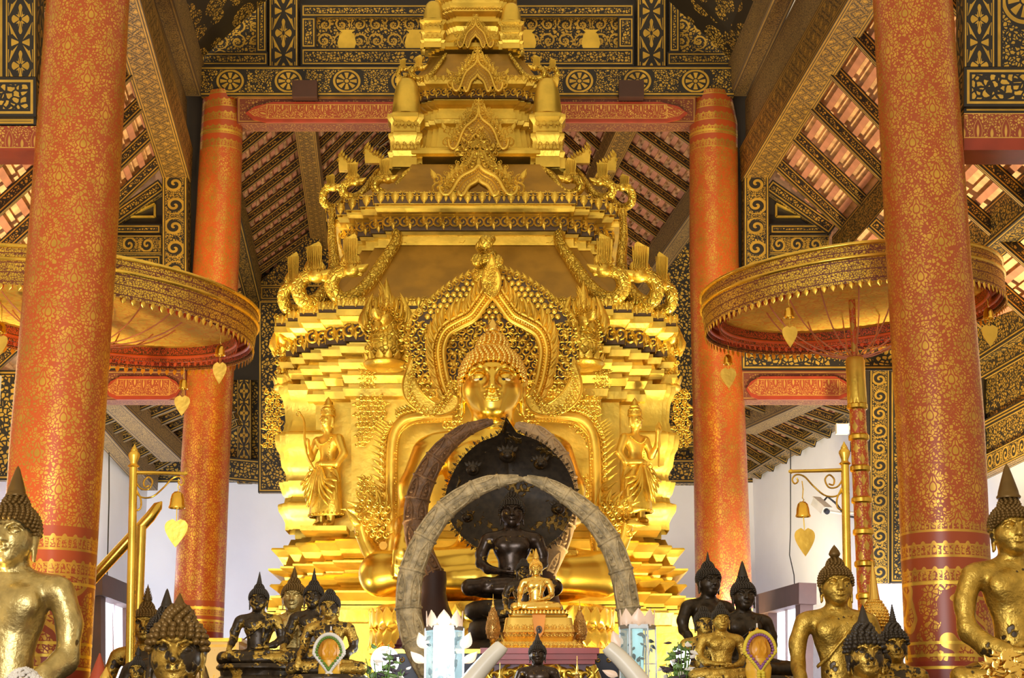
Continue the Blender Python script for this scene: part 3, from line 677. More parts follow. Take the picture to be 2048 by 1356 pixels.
CURL = spiral_base(); CURLM = mirror(CURL); LEAF = leaf_base(); LEAFB = leaf_base(bend=.35); LEAFBM = mirror(LEAFB); FLAME = leaf_base(9, .22, .16, .5); FLAMEM = mirror(FLAME)
def ball_base(n=8, m=6): b = MB(); b.ball((0, 0, 0), 1, n, m); return np.concatenate(b.v), b.f
BALL = ball_base(); BALLS = ball_base(6, 4)
def basis(ux, uy, un, s=1.0):              # rows: local axes
    return np.array([list(Vector(ux) * s), list(Vector(uy) * s), list(Vector(un) * s)])
def rot2(ux, uy, a): ux, uy = Vector(ux), Vector(uy); return ux * math.cos(a) + uy * math.sin(a), uy * math.cos(a) - ux * math.sin(a)
def filigree(mb, inside, u0, v0, u1, v1, pos, un, ux, uy, cell, seed=1):
    r = random.Random(seed); y = v0; row = 0
    while y <= v1:
        x = u0 + (cell * .5 if row % 2 else 0)
        while x <= u1:
            if inside(x, y):
                o = pos(x, y); s = cell * r.uniform(.85, 1.15); a = r.uniform(-.7, .7); X, Y_ = rot2(ux, uy, a)
                mb.inst(CURL if r.random() < .5 else CURLM, basis(X, Y_, un, s * .95), o)
                X, Y_ = rot2(ux, uy, r.uniform(-2.2, 2.2)); mb.inst(LEAFB if r.random() < .5 else LEAFBM, basis(X, Y_, un, s * .95), o + Vector(un) * (.04 * s))
            x += cell
        y += cell * .82; row += 1
EX, EZ, EN = Vector((1, 0, 0)), Vector((0, 0, 1)), Vector((0, -1, 0))
# ------------------------------------------------------------------ umbrellas
M['umb_gold'] = None
def p_pierce(nt):
    u, v = uvs(nt); c = leafcells(nt, u, v, 62).gt(.09); return c * (1 - ((v * 17.).fr()).lt(.12))
M['umb_gold'] = mask_mat('pierced gilt sheet', p_pierce, (.16, .035, .012), (.86, .56, .07), .75, .3, .5, .3)
M['umb_red'] = mask_mat('pierced red sheet', lambda nt: (1 - p_pierce(nt)), (.62, .09, .02), (.10, .04, .01), .0, .5, .5)
M['umb_redsolid'] = plain('orange red paint', (.66, .10, .02), .45)
def p_fab(nt):
    o = objco(nt); x = nt.nodes.new('ShaderNodeSeparateXYZ'); nt.links.new(o, x.inputs[0]); a, b = S(nt, x.outputs[0]), S(nt, x.outputs[1])
    c = leafcells(nt, a, b, 22).gt(.07); return c
M['umb_cloth'] = mask_mat('gold printed cloth', p_fab, (.74, .32, .02), (.90, .58, .05), .0, .95, .95)
M['pole_red'] = mask_mat('red pole with gold lozenges', lambda nt: (lambda u, v: ((lattice(nt, u, v, .09, .14)[0]).lt(.26)).mx(leafcells(nt, u, v, 60).gt(.2)))(*uvs(nt)), (.60, .10, .02), (.86, .55, .10), .6, .3, .4)
M['verdigris'] = goldmat('greened bronze', (.22, .19, .07), .6, .35)
M['cord'] = plain('orange wire', (.62, .20, .08), .5)
def umbrella(label, c, R, tilt, pole, polelabel=True, sock=None):
    r = thing('ceremonial_umbrella', label, 'umbrella', (pole[-1].x, pole[-1].y, pole[-1].z), None, 0)
    L = Matrix.Translation(-Vector(r.location)); c = Vector(c)
    Rm = Matrix.Rotation(tilt, 4, 'Y').to_3x3()
    def put(o): o.parent = r; o.matrix_parent_inverse = L; return o
    def ring(r0, z0, r1, z1, nm, m, th=.004):
        b = MB(); n = 96; L0 = math.hypot(r1 - r0, z1 - z0); cw = 2 * PI * R
        def pt(rr, z, k): a = 2 * PI * k / n; return tuple(c + Rm @ Vector((math.cos(a) * rr, math.sin(a) * rr, z)))
        for k in range(n):
            p = [pt(r0, z0, k), pt(r0, z0, k + 1), pt(r1, z1, k + 1), pt(r1, z1, k)]; q = [pt(r0 - th, z0, k), pt(r0 - th, z0, k + 1), pt(r1 - th, z1, k + 1), pt(r1 - th, z1, k)]
            uv = [(cw*k/n, z0), (cw*(k+1)/n, z0), (cw*(k+1)/n, z1), (cw*k/n, z1)]
            b.add(p + q, [(0, 1, 2, 3), (7, 6, 5, 4), (3, 2, 6, 7), (4, 5, 1, 0)], [uv, uv[::-1], uv, uv], [[(.5, 1, .5, 1)] * 4] * 4)
        return put(b.build(nm, m))
    def torus(rr, z, rad, nm, m):
        b = MB(); P = [c + Rm @ Vector((math.cos(2*PI*k/72) * rr, math.sin(2*PI*k/72) * rr, z)) for k in range(73)]; b.tube(P, rad, 6, ref=(0, 0, 1)); return put(b.build(nm, m, None, 60))
    H = .115
    b = MB(); n = 96
    top = MB(); P = []                              # shallow double canopy
    for i in range(9):
        rr = R * .99 * i / 8; P.append((max(rr, .001), .20 * (1 - (i / 8) ** 1.6)))
    top.lathe(P[::-1], c, 72, M=Rm); put(top.build('canopy', M['umb_cloth'], None, 60))
    ring(R * 1.0, H * .9, R * 1.005, H * .25, 'upper_valance', M['umb_gold']); torus(R * 1.004, H * .95, .013, 'gilt_rim', M['goldmetal']); torus(R * 1.008, H * .22, .012, 'gilt_rim', M['goldmetal'])
    ring(R * 1.005, H * .2, R * 1.0, -H * 1.15, 'lower_valance', M['umb_gold'])
    ring(R * .985, H * .2, R * .985, -H * .95, 'inner_lining', M['umb_red']); torus(R * .978, -.012, .016, 'red_hoop', M['umb_redsolid']); torus(R * .975, -H * .62, .014, 'red_hoop', M['umb_redsolid'])
    ring(R * .90, .02, R * .90, -H * .9, 'inner_valance', M['umb_red']); torus(R * .90, .02, .018, 'red_hoop', M['umb_redsolid']); torus(R * .9, -H * .6, .014, 'red_hoop', M['umb_redsolid'])
    f = MB()                                        # hanging leaf fringe
    for rr, zz, nn, ss in ((R * 1.0, -H * 1.1, 110, .045),):
        for k in range(nn):
            a = 2*PI*k/nn; un = Rm @ Vector((math.cos(a), math.sin(a), 0)); ux = Rm @ Vector((-math.sin(a), math.cos(a), 0)); uy = Rm @ Vector((0, 0, -1))
            f.inst(LEAF, basis(ux * 1.3, uy, un, ss), c + Rm @ Vector((math.cos(a) * rr, math.sin(a) * rr, zz)))
    put(f.build('leaf_fringe', M['goldmetal'], None, 60))
    f = MB()
    for k in range(100):
        a = 2*PI*k/100; un = Rm @ Vector((-math.cos(a), -math.sin(a), 0)); ux = Rm @ Vector((-math.sin(a), math.cos(a), 0)); f.inst(LEAF, basis(ux * 1.3, Rm @ Vector((0, 0, -1)), un, .035), c + Rm @ Vector((math.cos(a) * R * .9, math.sin(a) * R * .9, -H * .88)))
    put(f.build('red_fringe', M['umb_redsolid'], None, 60))
    st = pole[0]                                    # socket top
    for k in range(14):                             # bowed wire stays
        a = 2 * PI * (k + .3) / 14; e = c + Rm @ Vector((math.cos(a) * R * .62, math.sin(a) * R * .62, .10)); P = []
        m_ = Vector((e.x * .72 + st.x * .28, e.y * .72 + st.y * .28, st.z * .93 + e.z * .07))
        for i in range(11):
            t = i / 10; P.append(st * (1 - t) ** 2 + m_ * 2 * t * (1 - t) + e * t * t)
        b = MB(); b.tube(P, .005, 5); put(b.build('stay_wire', M['cord'], None, 60))
    for k in range(10):
        a = 2 * PI * k / 10; b = MB(); b.tube([c + Rm @ Vector((0, 0, .19)), c + Rm @ Vector((math.cos(a) * R * .92, math.sin(a) * R * .92, .02))], .009, 5); put(b.build('rib', M['umb_redsolid'], None, 60))
    b = MB(); b.tube([st, c + Vector((0, 0, .2))], .022, 12); put(b.build('upper_pole', M['pole_red'], None, 60))
    b = MB(); b.lathe([(.03, .19), (.035, .24), (.018, .30), (.012, .36), (.016, .38), (.003, .42)], c, 12); put(b.build('finial', M['verdigris'], None, 60))
    d = (pole[1] - pole[0]); rp = .062
    b = MB(); s1 = pole[0] + d * .13; Q = [pole[0], pole[0] + d * .01, s1]; b.tube(Q, [rp * .9, rp * 1.02, rp * .98], 20); put(b.build('socket', M['goldpaint'], None, 30))
    f = MB()
    for k in range(12):
        a = 2*PI*k/12; un = Vector((math.cos(a), math.sin(a), 0)); f.inst(LEAF, basis(Vector((-math.sin(a), math.cos(a), 0)) * .6, EZ * 1.5, un * .4, .15), s1 + un * rp * .93 - Vector((0, 0, .005)))
    put(f.build('lotus_petal_collar', M['goldpaint'], None, 60))
    b = MB(); b.tube([s1, pole[1]], [rp * .86, rp * 1.0], 20); put(b.build('pole', M['pole_red'], None, 60))
    L_ = d.length
    k = 0; t = .13
    while t < 1:
        b = MB(); p = pole[0] + d * t; u = d.normalized(); b.tube([p - u * .022, p - u * .012, p + u * .012, p + u * .022], [rp * .95, rp * 1.1, rp * 1.1, rp * .95], 20); put(b.build('pole_ring', M['goldmetal'], None, 40)); t += .205 / L_ 
    return r
YU = 11.5
pc = at(1703, 600, YU); pR = 297 * mpp(600, YU)
umbrella('gilded ceremonial umbrella on red and gold pole, right of the shrine', pc, pR, -math.radians(4.5), [at(1710, 716, YU), at(1748, 1500, YU)])
pc2 = at(180, 622, 11.4); pR2 = 332 * mpp(622, 11.4)
umbrella('gilded ceremonial umbrella half hidden behind the front left column', pc2, pR2, math.radians(5.5), [at(188, 692, 11.4), at(150, 1500, 11.4)])
# ------------------------------------------------------------------ wind bells
M['leafbrass'] = goldmat('beaten brass leaf', (.74, .48, .08), .9, .38, .4, 14., .01)
M['bellgold'] = goldmat('bell brass', (.86, .52, .07), 1.0, .22, .02, 20.)
def heart(w, h, n=22):
    P = []
    for i in range(n + 1):
        t = i / n; y = 1 - t; x = (math.sin(PI * min(1, t * 1.02) ** .62) ** .8) * .5 if t < .98 else 0
        P.append((x * w * (1 - .25 * t), y * h))
    P[0] = (0, h * .90); P[1] = (w * .16, h * .985)
    pts = [(x, y) for x, y in P]; return pts + [(-x, y) for x, y in P[-2:0:-1]]
def wind_bell(label, ub, vb, ul, vl, Y, top, bw=34, lw=40, lh=62):
    k = mpp(vb, Y); o = at(ub, vb, Y)
    r = thing('wind_bell', label, 'bell', o, 'golden wind bells with heart leaf clappers')
    s = bw * k / 2; b = MB(); b.lathe([(s*.05, s*1.5), (s*.35, s*1.45), (s*.66, s*1.15), (s*.82, s*.55), (s*.88, -.1*s), (s*1.0, -.42*s), (s*.98, -.5*s), (s*.86, -.45*s), (s*.7, .4*s)], (0, 0, 0), 24); b.build('bell', M['bellgold'], r, 50)
    t = at(top[0], top[1], Y) - o
    b = MB(); P = [Vector((0, 0, s * 1.45)), Vector((s*.18, 0, s*1.7)), Vector((0, 0, s * 1.95))]; b.tube(P + [P[2].lerp(t, .5) + Vector((s*.12, 0, 0)), t], s * .07, 6); b.build('hook', M['goldmetal'], r, 60)
    l = at(ul, vl, Y) - o
    b = MB(); b.tube([Vector((0, 0, s * .3)), l + Vector((0, 0, lh * k * .42))], s * .07, 6); b.build('clapper_rod', M['goldmetal'], r, 60)
    b = MB(); b.prism(heart(lw * k, lh * k), l + Vector((0, .004, -lh * k * .5)), EX, EZ, EN, .006); b.build('heart_leaf', M['leafbrass'], r)
    return r
YR = 10.7
wind_bell('wind bell hanging lowest at the left rim of the right umbrella', 1456, 724, 1457, 756, 11.5, (1456, 690), 20, 34, 44)
wind_bell('wind bell in front of the red lining of the right umbrella', 1578, 630, 1580, 673, 10.65, (1575, 570), 22, 33, 45)
wind_bell('wind bell hanging right of the front right column', 1977, 632, 1980, 671, 11.1, (1973, 598), 23, 35, 46)
wind_bell('wind bell at the right end of the left umbrella', 440, 706, 439, 746, 11.0, (440, 668), 22, 30, 46)
wind_bell('lower wind bell under the left umbrella near the pale carved beam', 366, 773, 364, 811, 10.7, (368, 735), 20, 34, 42)
wind_bell('wind bell cut by the left picture edge under the umbrella', 2, 661, 1, 690, 10.8, (2, 600), 22, 30, 42)
def bell_stand(label, base_u, base_v, top_u, top_v, tip_u, tip_v, arm_v, Y, side):
    o = at(base_u, base_v, Y); r = thing('bell_stand', label, 'bell stand', (o.x, Y, o.z)); L = Matrix.Translation(-Vector(r.location)); k = mpp(1000, Y)
    def put(x): x.parent = r; x.matrix_parent_inverse = L; return x
    t = at(top_u, top_v, Y); b = MB(); b.tube([o, t], [9.5 * k, 8 * k], 16); put(b.build('pole', M['goldmetal'], None, 50))
    s = 9 * k; b = MB(); b.lathe([(s*1.0, 0), (s*1.35, .3*s), (s*.8, .8*s), (s*.8, 1.3*s), (s*1.3, 2.6*s), (s*1.25, 3.1*s), (s*.75, 3.7*s), (s*.8, 3.9*s), (s*.3, 4.8*s), (s*.02, 5.4*s)], t, 16); put(b.build('finial', M['goldmetal'], None, 40))
    a0 = at(top_u, arm_v, Y); a1 = at(tip_u, tip_v, Y); b = MB(); b.tube([a0, a0.lerp(a1, .93), a0.lerp(a1, .95), a1], [4 * k, 3.4 * k, 5.2 * k, 2.2*k], 10); put(b.build('arm', M['goldmetal'], None, 50))
    D = (a1 - a0).normalized(); W = (a1 - a0).length; Z = Vector((0, 0, 1))
    def bez(P, n=40):
        out = []
        for i in range(n):
            t_ = i / (n - 1) * (len(P) - 1); q = int(min(t_, len(P) - 2)); f = t_ - q; p0 = P[max(q-1, 0)]; p1 = P[q]; p2 = P[q+1]; p3 = P[min(q+2, len(P)-1)]
            out.append(tuple(.5 * ((2*p1[j]) + (-p0[j]+p2[j])*f + (2*p0[j]-5*p1[j]+4*p2[j]-p3[j])*f*f + (-p0[j]+3*p1[j]-3*p2[j]+p3[j])*f**3) for j in (0, 1)))
        return out
    big = [(.30, -.22), (.22, -.26), (.18, -.18), (.26, -.10), (.36, -.14), (.36, -.26), (.22, -.34), (.08, -.25), (.04, -.12), (.05, -.02)]
    big = [(.30,-.24),(.22,-.26),(.20,-.16),(.28,-.08),(.36,-.16),(.30,-.30),(.16,-.30),(.06,-.18),(.04,-.04)]
    run = [(.05,-.10),(.05,-.34),(.18,-.46),(.38,-.44),(.58,-.26),(.72,-.10),(.86,-.06),(.94,-.14),(.90,-.22),(.84,-.18),(.86,-.12)]
    low = [(.06,-.30),(.16,-.50),(.16,-.66),(.08,-.70),(.04,-.62),(.08,-.58)]
    for q in (big, run, low):
        P = [a0 + D * (x * W) + Z * (y * W * 1.0) for x, y in bez(q)]; b = MB(); b.tube(P, 1.9 * k, 6, ref=(0, 1, 0)); put(b.build('scroll_bracket', M['goldmetal'], None, 60))
    return r
bell_stand('golden bell stand with scroll arm left of the shrine', 257, 1480, 267, 935, 375, 947, 945, 9.6, 1)
bell_stand('golden bell stand with scroll arm before the right umbrella pole', 1701, 1480, 1690, 930, 1577, 943, 940, 9.6, -1)
wind_bell('large wind bell hanging from the left bell stand', 354, 1008, 352, 1066, 9.6, (357, 958), 34, 50, 58)
wind_bell('large wind bell hanging from the right bell stand', 1606, 1026, 1610, 1084, 9.6, (1604, 962), 31, 44, 58)
# gilded poles behind the left stand
b = MB(); b.tube([at(150, 1196, 10.6), at(300, 1034, 10.6), at(316, 1012, 10.6), at(324, 1003, 10.6)], [.034, .034, .03, .004], 14); tag(b.build('slanting_pole', M['goldmetal'], None, 50), 'gilded pole slanting up behind the left bell stand', 'pole')
b = MB(); b.tube([at(266, 1500, 10.45), at(283, 1052, 10.45)], [.03, .028], 14); tag(b.build('upright_pole', M['goldpaint'], None, 50), 'shorter upright gilded pole propping the slanting pole', 'pole')
# ------------------------------------------------------------------ cctv cameras and small fittings
M['ivorypl'] = plain('cream plastic', (.72, .66, .5), .45); M['blackpl'] = plain('black plastic', (.015, .015, .016), .4)
def cctv(label, u, v, Y, ang, wallx=None, s=1.0):
    o = at(u, v, Y); r = thing('security_camera', label, 'camera', o); R = Matrix.Rotation(ang, 3, 'Z') @ Matrix.Rotation(math.radians(35), 3, 'X')
    b = MB(); b.box((0, 0, 0), (.07 * s, .17 * s, .07 * s), R); b.build('housing', M['ivorypl'], r)
    b = MB(); b.box(R @ Vector((0, -.01, .04 * s)), (.085 * s, .2 * s, .01), R); b.build('sunshield', M['ivorypl'], r)
    b = MB(); q = R @ Vector((0, -.085 * s, 0)); b.tube([q, q + R @ Vector((0, -.03 * s, 0))], .024 * s, 12); b.build('lens', M['blackpl'], r, 50)
    if wallx is not None:
        b = MB(); b.tube([(0, .03, -.03 * s), (wallx * .5, .04, -.06 * s), (wallx, .05, -.05 * s)], .012 * s, 8); b.build('bracket', M['ivorypl'], r, 50)
        b = MB(); P = [(0.01, .05, .02), (wallx * .2, .06, .09 * s), (wallx * .4, .06, .03 * s), (wallx * .6, .06, -.08 * s), (wallx, .06, -.10 * s)]; b.tube(P, .01 * s, 8); b.build('cable', M['blackpl'], r, 60)
    return r
cctv('cream security camera on an arm under the right bell stand', 1641, 1012, 17.9, .5, .42, 1.15)
cctv('security camera at the left white wall beside the front left column', 207, 1000, 21.4, -.6, -.25, 1.3)
r = thing('floodlight', 'small cream floodlight at the top of the right white wall', 'lamp', at(1684, 858, 15.9)); b = MB(); b.box((0, 0, 0), (.11, .08, .09)); b.build('housing', M['ivorypl'], r); b = MB(); b.box((0, -.045, 0), (.09, .01, .07)); b.build('lens', emat('lit lens', (1, .95, .85), .6), r); b = MB(); b.beam((0.02, .0, 0), (.22, .05, .05), .03, .03); b.build('bracket', M['ivorypl'], r)
b = MB(); b.tube([at(1581, 900, 18.9), at(1581, 1060, 18.9), at(1579, 1110, 18.9), at(1588, 1150, 18.9), at(1589, 1170, 18.8)], .006, 5); tag(b.build('hanging_cable', M['blackpl'], None, 60), 'thin black cable running down the right white wall to the door', 'cable')
b = MB(); b.tube([at(218, 905, 15.8), at(218, 1000, 15.8), at(214, 1160, 15.8)], .006, 5); tag(b.build('hanging_cable', M['blackpl'], None, 60), 'thin cable running down the left white wall', 'cable')
# ------------------------------------------------------------------ sculpted figures: signed distance fields turned into one surface
def smin(a, b, k): h = np.maximum(k - np.abs(a - b), 0) / k; return np.minimum(a, b) - h * h * k * .25
def smax(a, b, k): return -smin(-a, -b, k)
def surface_nets(Fv, xs, ys, zs):
    s = Fv < 0; nx, ny, nz = Fv.shape; X = [xs, ys, zs]
    cnt = np.zeros((nx-1, ny-1, nz-1), np.int8)
    for i in (0, 1):
        for j in (0, 1):
            for k in (0, 1): cnt += s[i:nx-1+i, j:ny-1+j, k:nz-1+k]
    act = (cnt > 0) & (cnt < 8); idx = -np.ones(act.shape, np.int64); ii = np.argwhere(act); idx[act] = np.arange(len(ii))
    acc = np.zeros((len(ii), 3)); num = np.zeros(len(ii)); I, J, K = ii.T
    for ax in range(3):
        o1, o2 = [a for a in range(3) if a != ax]
        for p in (0, 1):
            for q in (0, 1):
                d0 = [0, 0, 0]; d0[o1] = p; d0[o2] = q; d1 = list(d0); d1[ax] = 1
                a = Fv[I+d0[0], J+d0[1], K+d0[2]]; b = Fv[I+d1[0], J+d1[1], K+d1[2]]; c = (a < 0) != (b < 0); t = np.where(c, a / np.where(c, a - b, 1), 0)
                P = np.empty((len(ii), 3)); base = [I, J, K]
                for w in range(3):
                    lo = X[w][base[w] + d0[w]]; P[:, w] = lo + (t * (X[w][np.minimum(base[w] + 1, len(X[w]) - 1)] - lo) if w == ax else 0)
                acc += np.where(c[:, None], P, 0); num += c
    V = acc / num[:, None]; faces = []
    for ax in range(3):
        o1, o2 = [(1, 2), (2, 0), (0, 1)][ax]
        sl = [slice(None)] * 3; sl[ax] = slice(0, -1); s0 = s[tuple(sl)]; sl[ax] = slice(1, None); s1 = s[tuple(sl)]
        e = np.argwhere(s0 != s1); e = e[(e[:, o1] > 0) & (e[:, o2] > 0) & (e[:, o1] < Fv.shape[o1] - 1) & (e[:, o2] < Fv.shape[o2] - 1)]
        def cell(d1, d2): q = e.copy(); q[:, o1] -= d1; q[:, o2] -= d2; return idx[q[:, 0], q[:, 1], q[:, 2]]
        f = np.stack([cell(1, 1), cell(0, 1), cell(0, 0), cell(1, 0)], 1); ins = s0[e[:, 0], e[:, 1], e[:, 2]]; f[~ins] = f[~ins][:, ::-1]; faces.append(f[(f >= 0).all(1)])
    return V, np.concatenate(faces)
class SDF:
    def __init__(s, xs, ys, zs): s.ax = [np.asarray(a, np.float32) for a in (xs, ys, zs)]; s.F = np.full([len(a) for a in s.ax], 9., np.float32)
    def sub(s, lo, hi):
        sl = tuple(slice(max(0, np.searchsorted(a, l) - 1), np.searchsorted(a, h) + 1) for a, l, h in zip(s.ax, lo, hi)); g = np.meshgrid(*[a[q] for a, q in zip(s.ax, sl)], indexing='ij', sparse=True); return sl, g
    def app(s, lo, hi, fn, k, op='add'):
        m = .03 + k
        sl, g = s.sub([l - m for l in lo], [h + m for h in hi])
        if 0 in s.F[sl].shape: return
        d = fn(*g); s.F[sl] = smin(s.F[sl], d, k) if op == 'add' else smax(s.F[sl], -d, k)
    def ell(s, c, r, k=.03, op='add', rz=0, ry=0):
        c = np.array(c, float); r = np.array(r, float); R = r.max(); cz, sz = math.cos(rz), math.sin(rz); cy, sy = math.cos(ry), math.sin(ry)
        def fn(x, y, z):
            x, y, z = x - c[0], y - c[1], z - c[2]; x, y = x * cz + y * sz, y * cz - x * sz; x, z = x * cy - z * sy, z * cy + x * sy
            q = np.sqrt((x / r[0])**2 + (y / r[1])**2 + (z / r[2])**2) + 1e-6; g = np.sqrt((x / r[0]**2)**2 + (y / r[1]**2)**2 + (z / r[2]**2)**2) + 1e-6; return q * (q - 1) / g
        s.app(c - R, c + R, fn, k, op)
    def cap(s, a, b, r1, r2=None, k=.02, op='add', flat=None):
        a = np.array(a, float); b = np.array(b, float); r2 = r1 if r2 is None else r2; d = b - a; dd = (d * d).sum() + 1e-9; fl = np.ones(3) if flat is None else np.array(flat)
        def fn(x, y, z):
            px, py, pz = x - a[0], y - a[1], z - a[2]; t = np.clip((px * d[0] + py * d[1] + pz * d[2]) / dd, 0, 1); return np.sqrt(((px - d[0]*t) * fl[0])**2 + ((py - d[1]*t) * fl[1])**2 + ((pz - d[2]*t) * fl[2])**2) - (r1 + (r2 - r1) * t)
        R = max(r1, r2) / fl.min(); s.app(np.minimum(a, b) - R, np.maximum(a, b) + R, fn, k, op)
    def chain(s, P, R, k=.02, op='add', **kw):
        for i in range(len(P) - 1): s.cap(P[i], P[i+1], R[i], R[i+1], k, op, **kw)
    def mesh(s): return surface_nets(s.F, *[a.astype(float) for a in s.ax])
def axis(segs):
    out = [np.arange(a, b, st) for a, b, st in segs]; return np.concatenate(out)
HS = .285; HC0 = np.array((0, -.015, .835))
def face(f, wide=1.0, smile=1.0, openeye=False):
    H = lambda x, y, z: HC0 + np.array((x * wide, y, z)) * HS
    hs = HS
    f.ell(H(0, .03, .06), (.375 * hs * wide, .42 * hs, .47 * hs), .03)                    # skull
    f.ell(H(0, -.06, -.20), (.315 * hs * wide, .335 * hs, .30 * hs), .05)                # jaw
    f.ell(H(0, -.12, -.10), (.33 * hs * wide, .27 * hs, .22 * hs), .04)                  # cheeks
    f.ell(H(0, -.295, -.405), (.13 * hs, .075 * hs, .085 * hs), .05)                    # chin
    for s in (-1, 1):
        f.ell(H(.165 * s, -.325, .045), (.125 * hs, .07 * hs, .06 * hs), .012, 'sub')    # socket
        f.ell(H(.162 * s, -.315, .035), (.108 * hs, .068 * hs, .062 * hs), .006)         # heavy lid
        f.chain([H(.055 * s, -.395, -.005), H(.11 * s, -.388, -.022), H(.175 * s, -.378, -.026), H(.24 * s, -.345, -.008), H(.285 * s, -.30, .015)], [.010 * hs, .013 * hs, .014 * hs, .012 * hs, .008 * hs], .003, 'sub')   # slit
        f.chain([H(.06 * s, -.395, -.03), H(.165 * s, -.382, -.050), H(.26 * s, -.33, -.02)], [.010 * hs, .014 * hs, .008 * hs], .008)        # lower lid
        f.chain([H(.035 * s, -.425, .055), H(.075 * s, -.42, .125), H(.165 * s, -.398, .168), H(.255 * s, -.34, .14), H(.315 * s, -.26, .075)], [.022 * hs, .024 * hs, .022 * hs, .018 * hs, .010 * hs], .012)     # brow
        f.ell(H(.058 * s, -.425, -.125), (.048 * hs, .05 * hs, .038 * hs), .010)         # nostril wing
        f.ell(H(.042 * s, -.450, -.156), (.013 * hs, .016 * hs, .010 * hs), .004, 'sub')
        f.chain([H(.0, -.435, -.222), H(.045 * s, -.43, -.212), H(.10 * s, -.395, -.214), H(.155 * s, -.345, -.200 * (2 - smile))], [.022 * hs, .024 * hs, .018 * hs, .006 * hs], .006)      # upper lip
        f.chain([H(.0, -.425, -.270), H(.06 * s, -.415, -.262), H(.125 * s, -.365, -.225)], [.030 * hs, .026 * hs, .008 * hs], .008)
        f.chain([H(0, -.45, -.243), H(.07 * s, -.43, -.235), H(.165 * s, -.34, -.205)], [.006 * hs, .006 * hs, .006 * hs], .004, 'sub')
        # long ears
        f.chain([H(.385 * s, .06, .14), H(.425 * s, .09, .06), H(.41 * s, .06, -.10), H(.40 * s, .03, -.27), H(.405 * s, .02, -.43)], [.035 * hs, .06 * hs, .045 * hs, .042 * hs, .034 * hs], .012, flat=(1.5, .7, 1))
        f.chain([H(.37 * s, -.01, .15), H(.40 * s, -.02, .02), H(.385 * s, -.0, -.14), H(.375 * s, -.0, -.40)], [.025 * hs, .022 * hs, .02 * hs, .02 * hs], .010)
    f.chain([H(0, -.375, .10), H(0, -.425, .0), H(0, -.468, -.085), H(0, -.475, -.122)], [.030 * hs, .034 * hs, .044 * hs, .045 * hs], .018)           # nose
    f.cap(H(0, -.44, -.165), H(0, -.435, -.195), .010 * hs, .012 * hs, .01, 'sub')
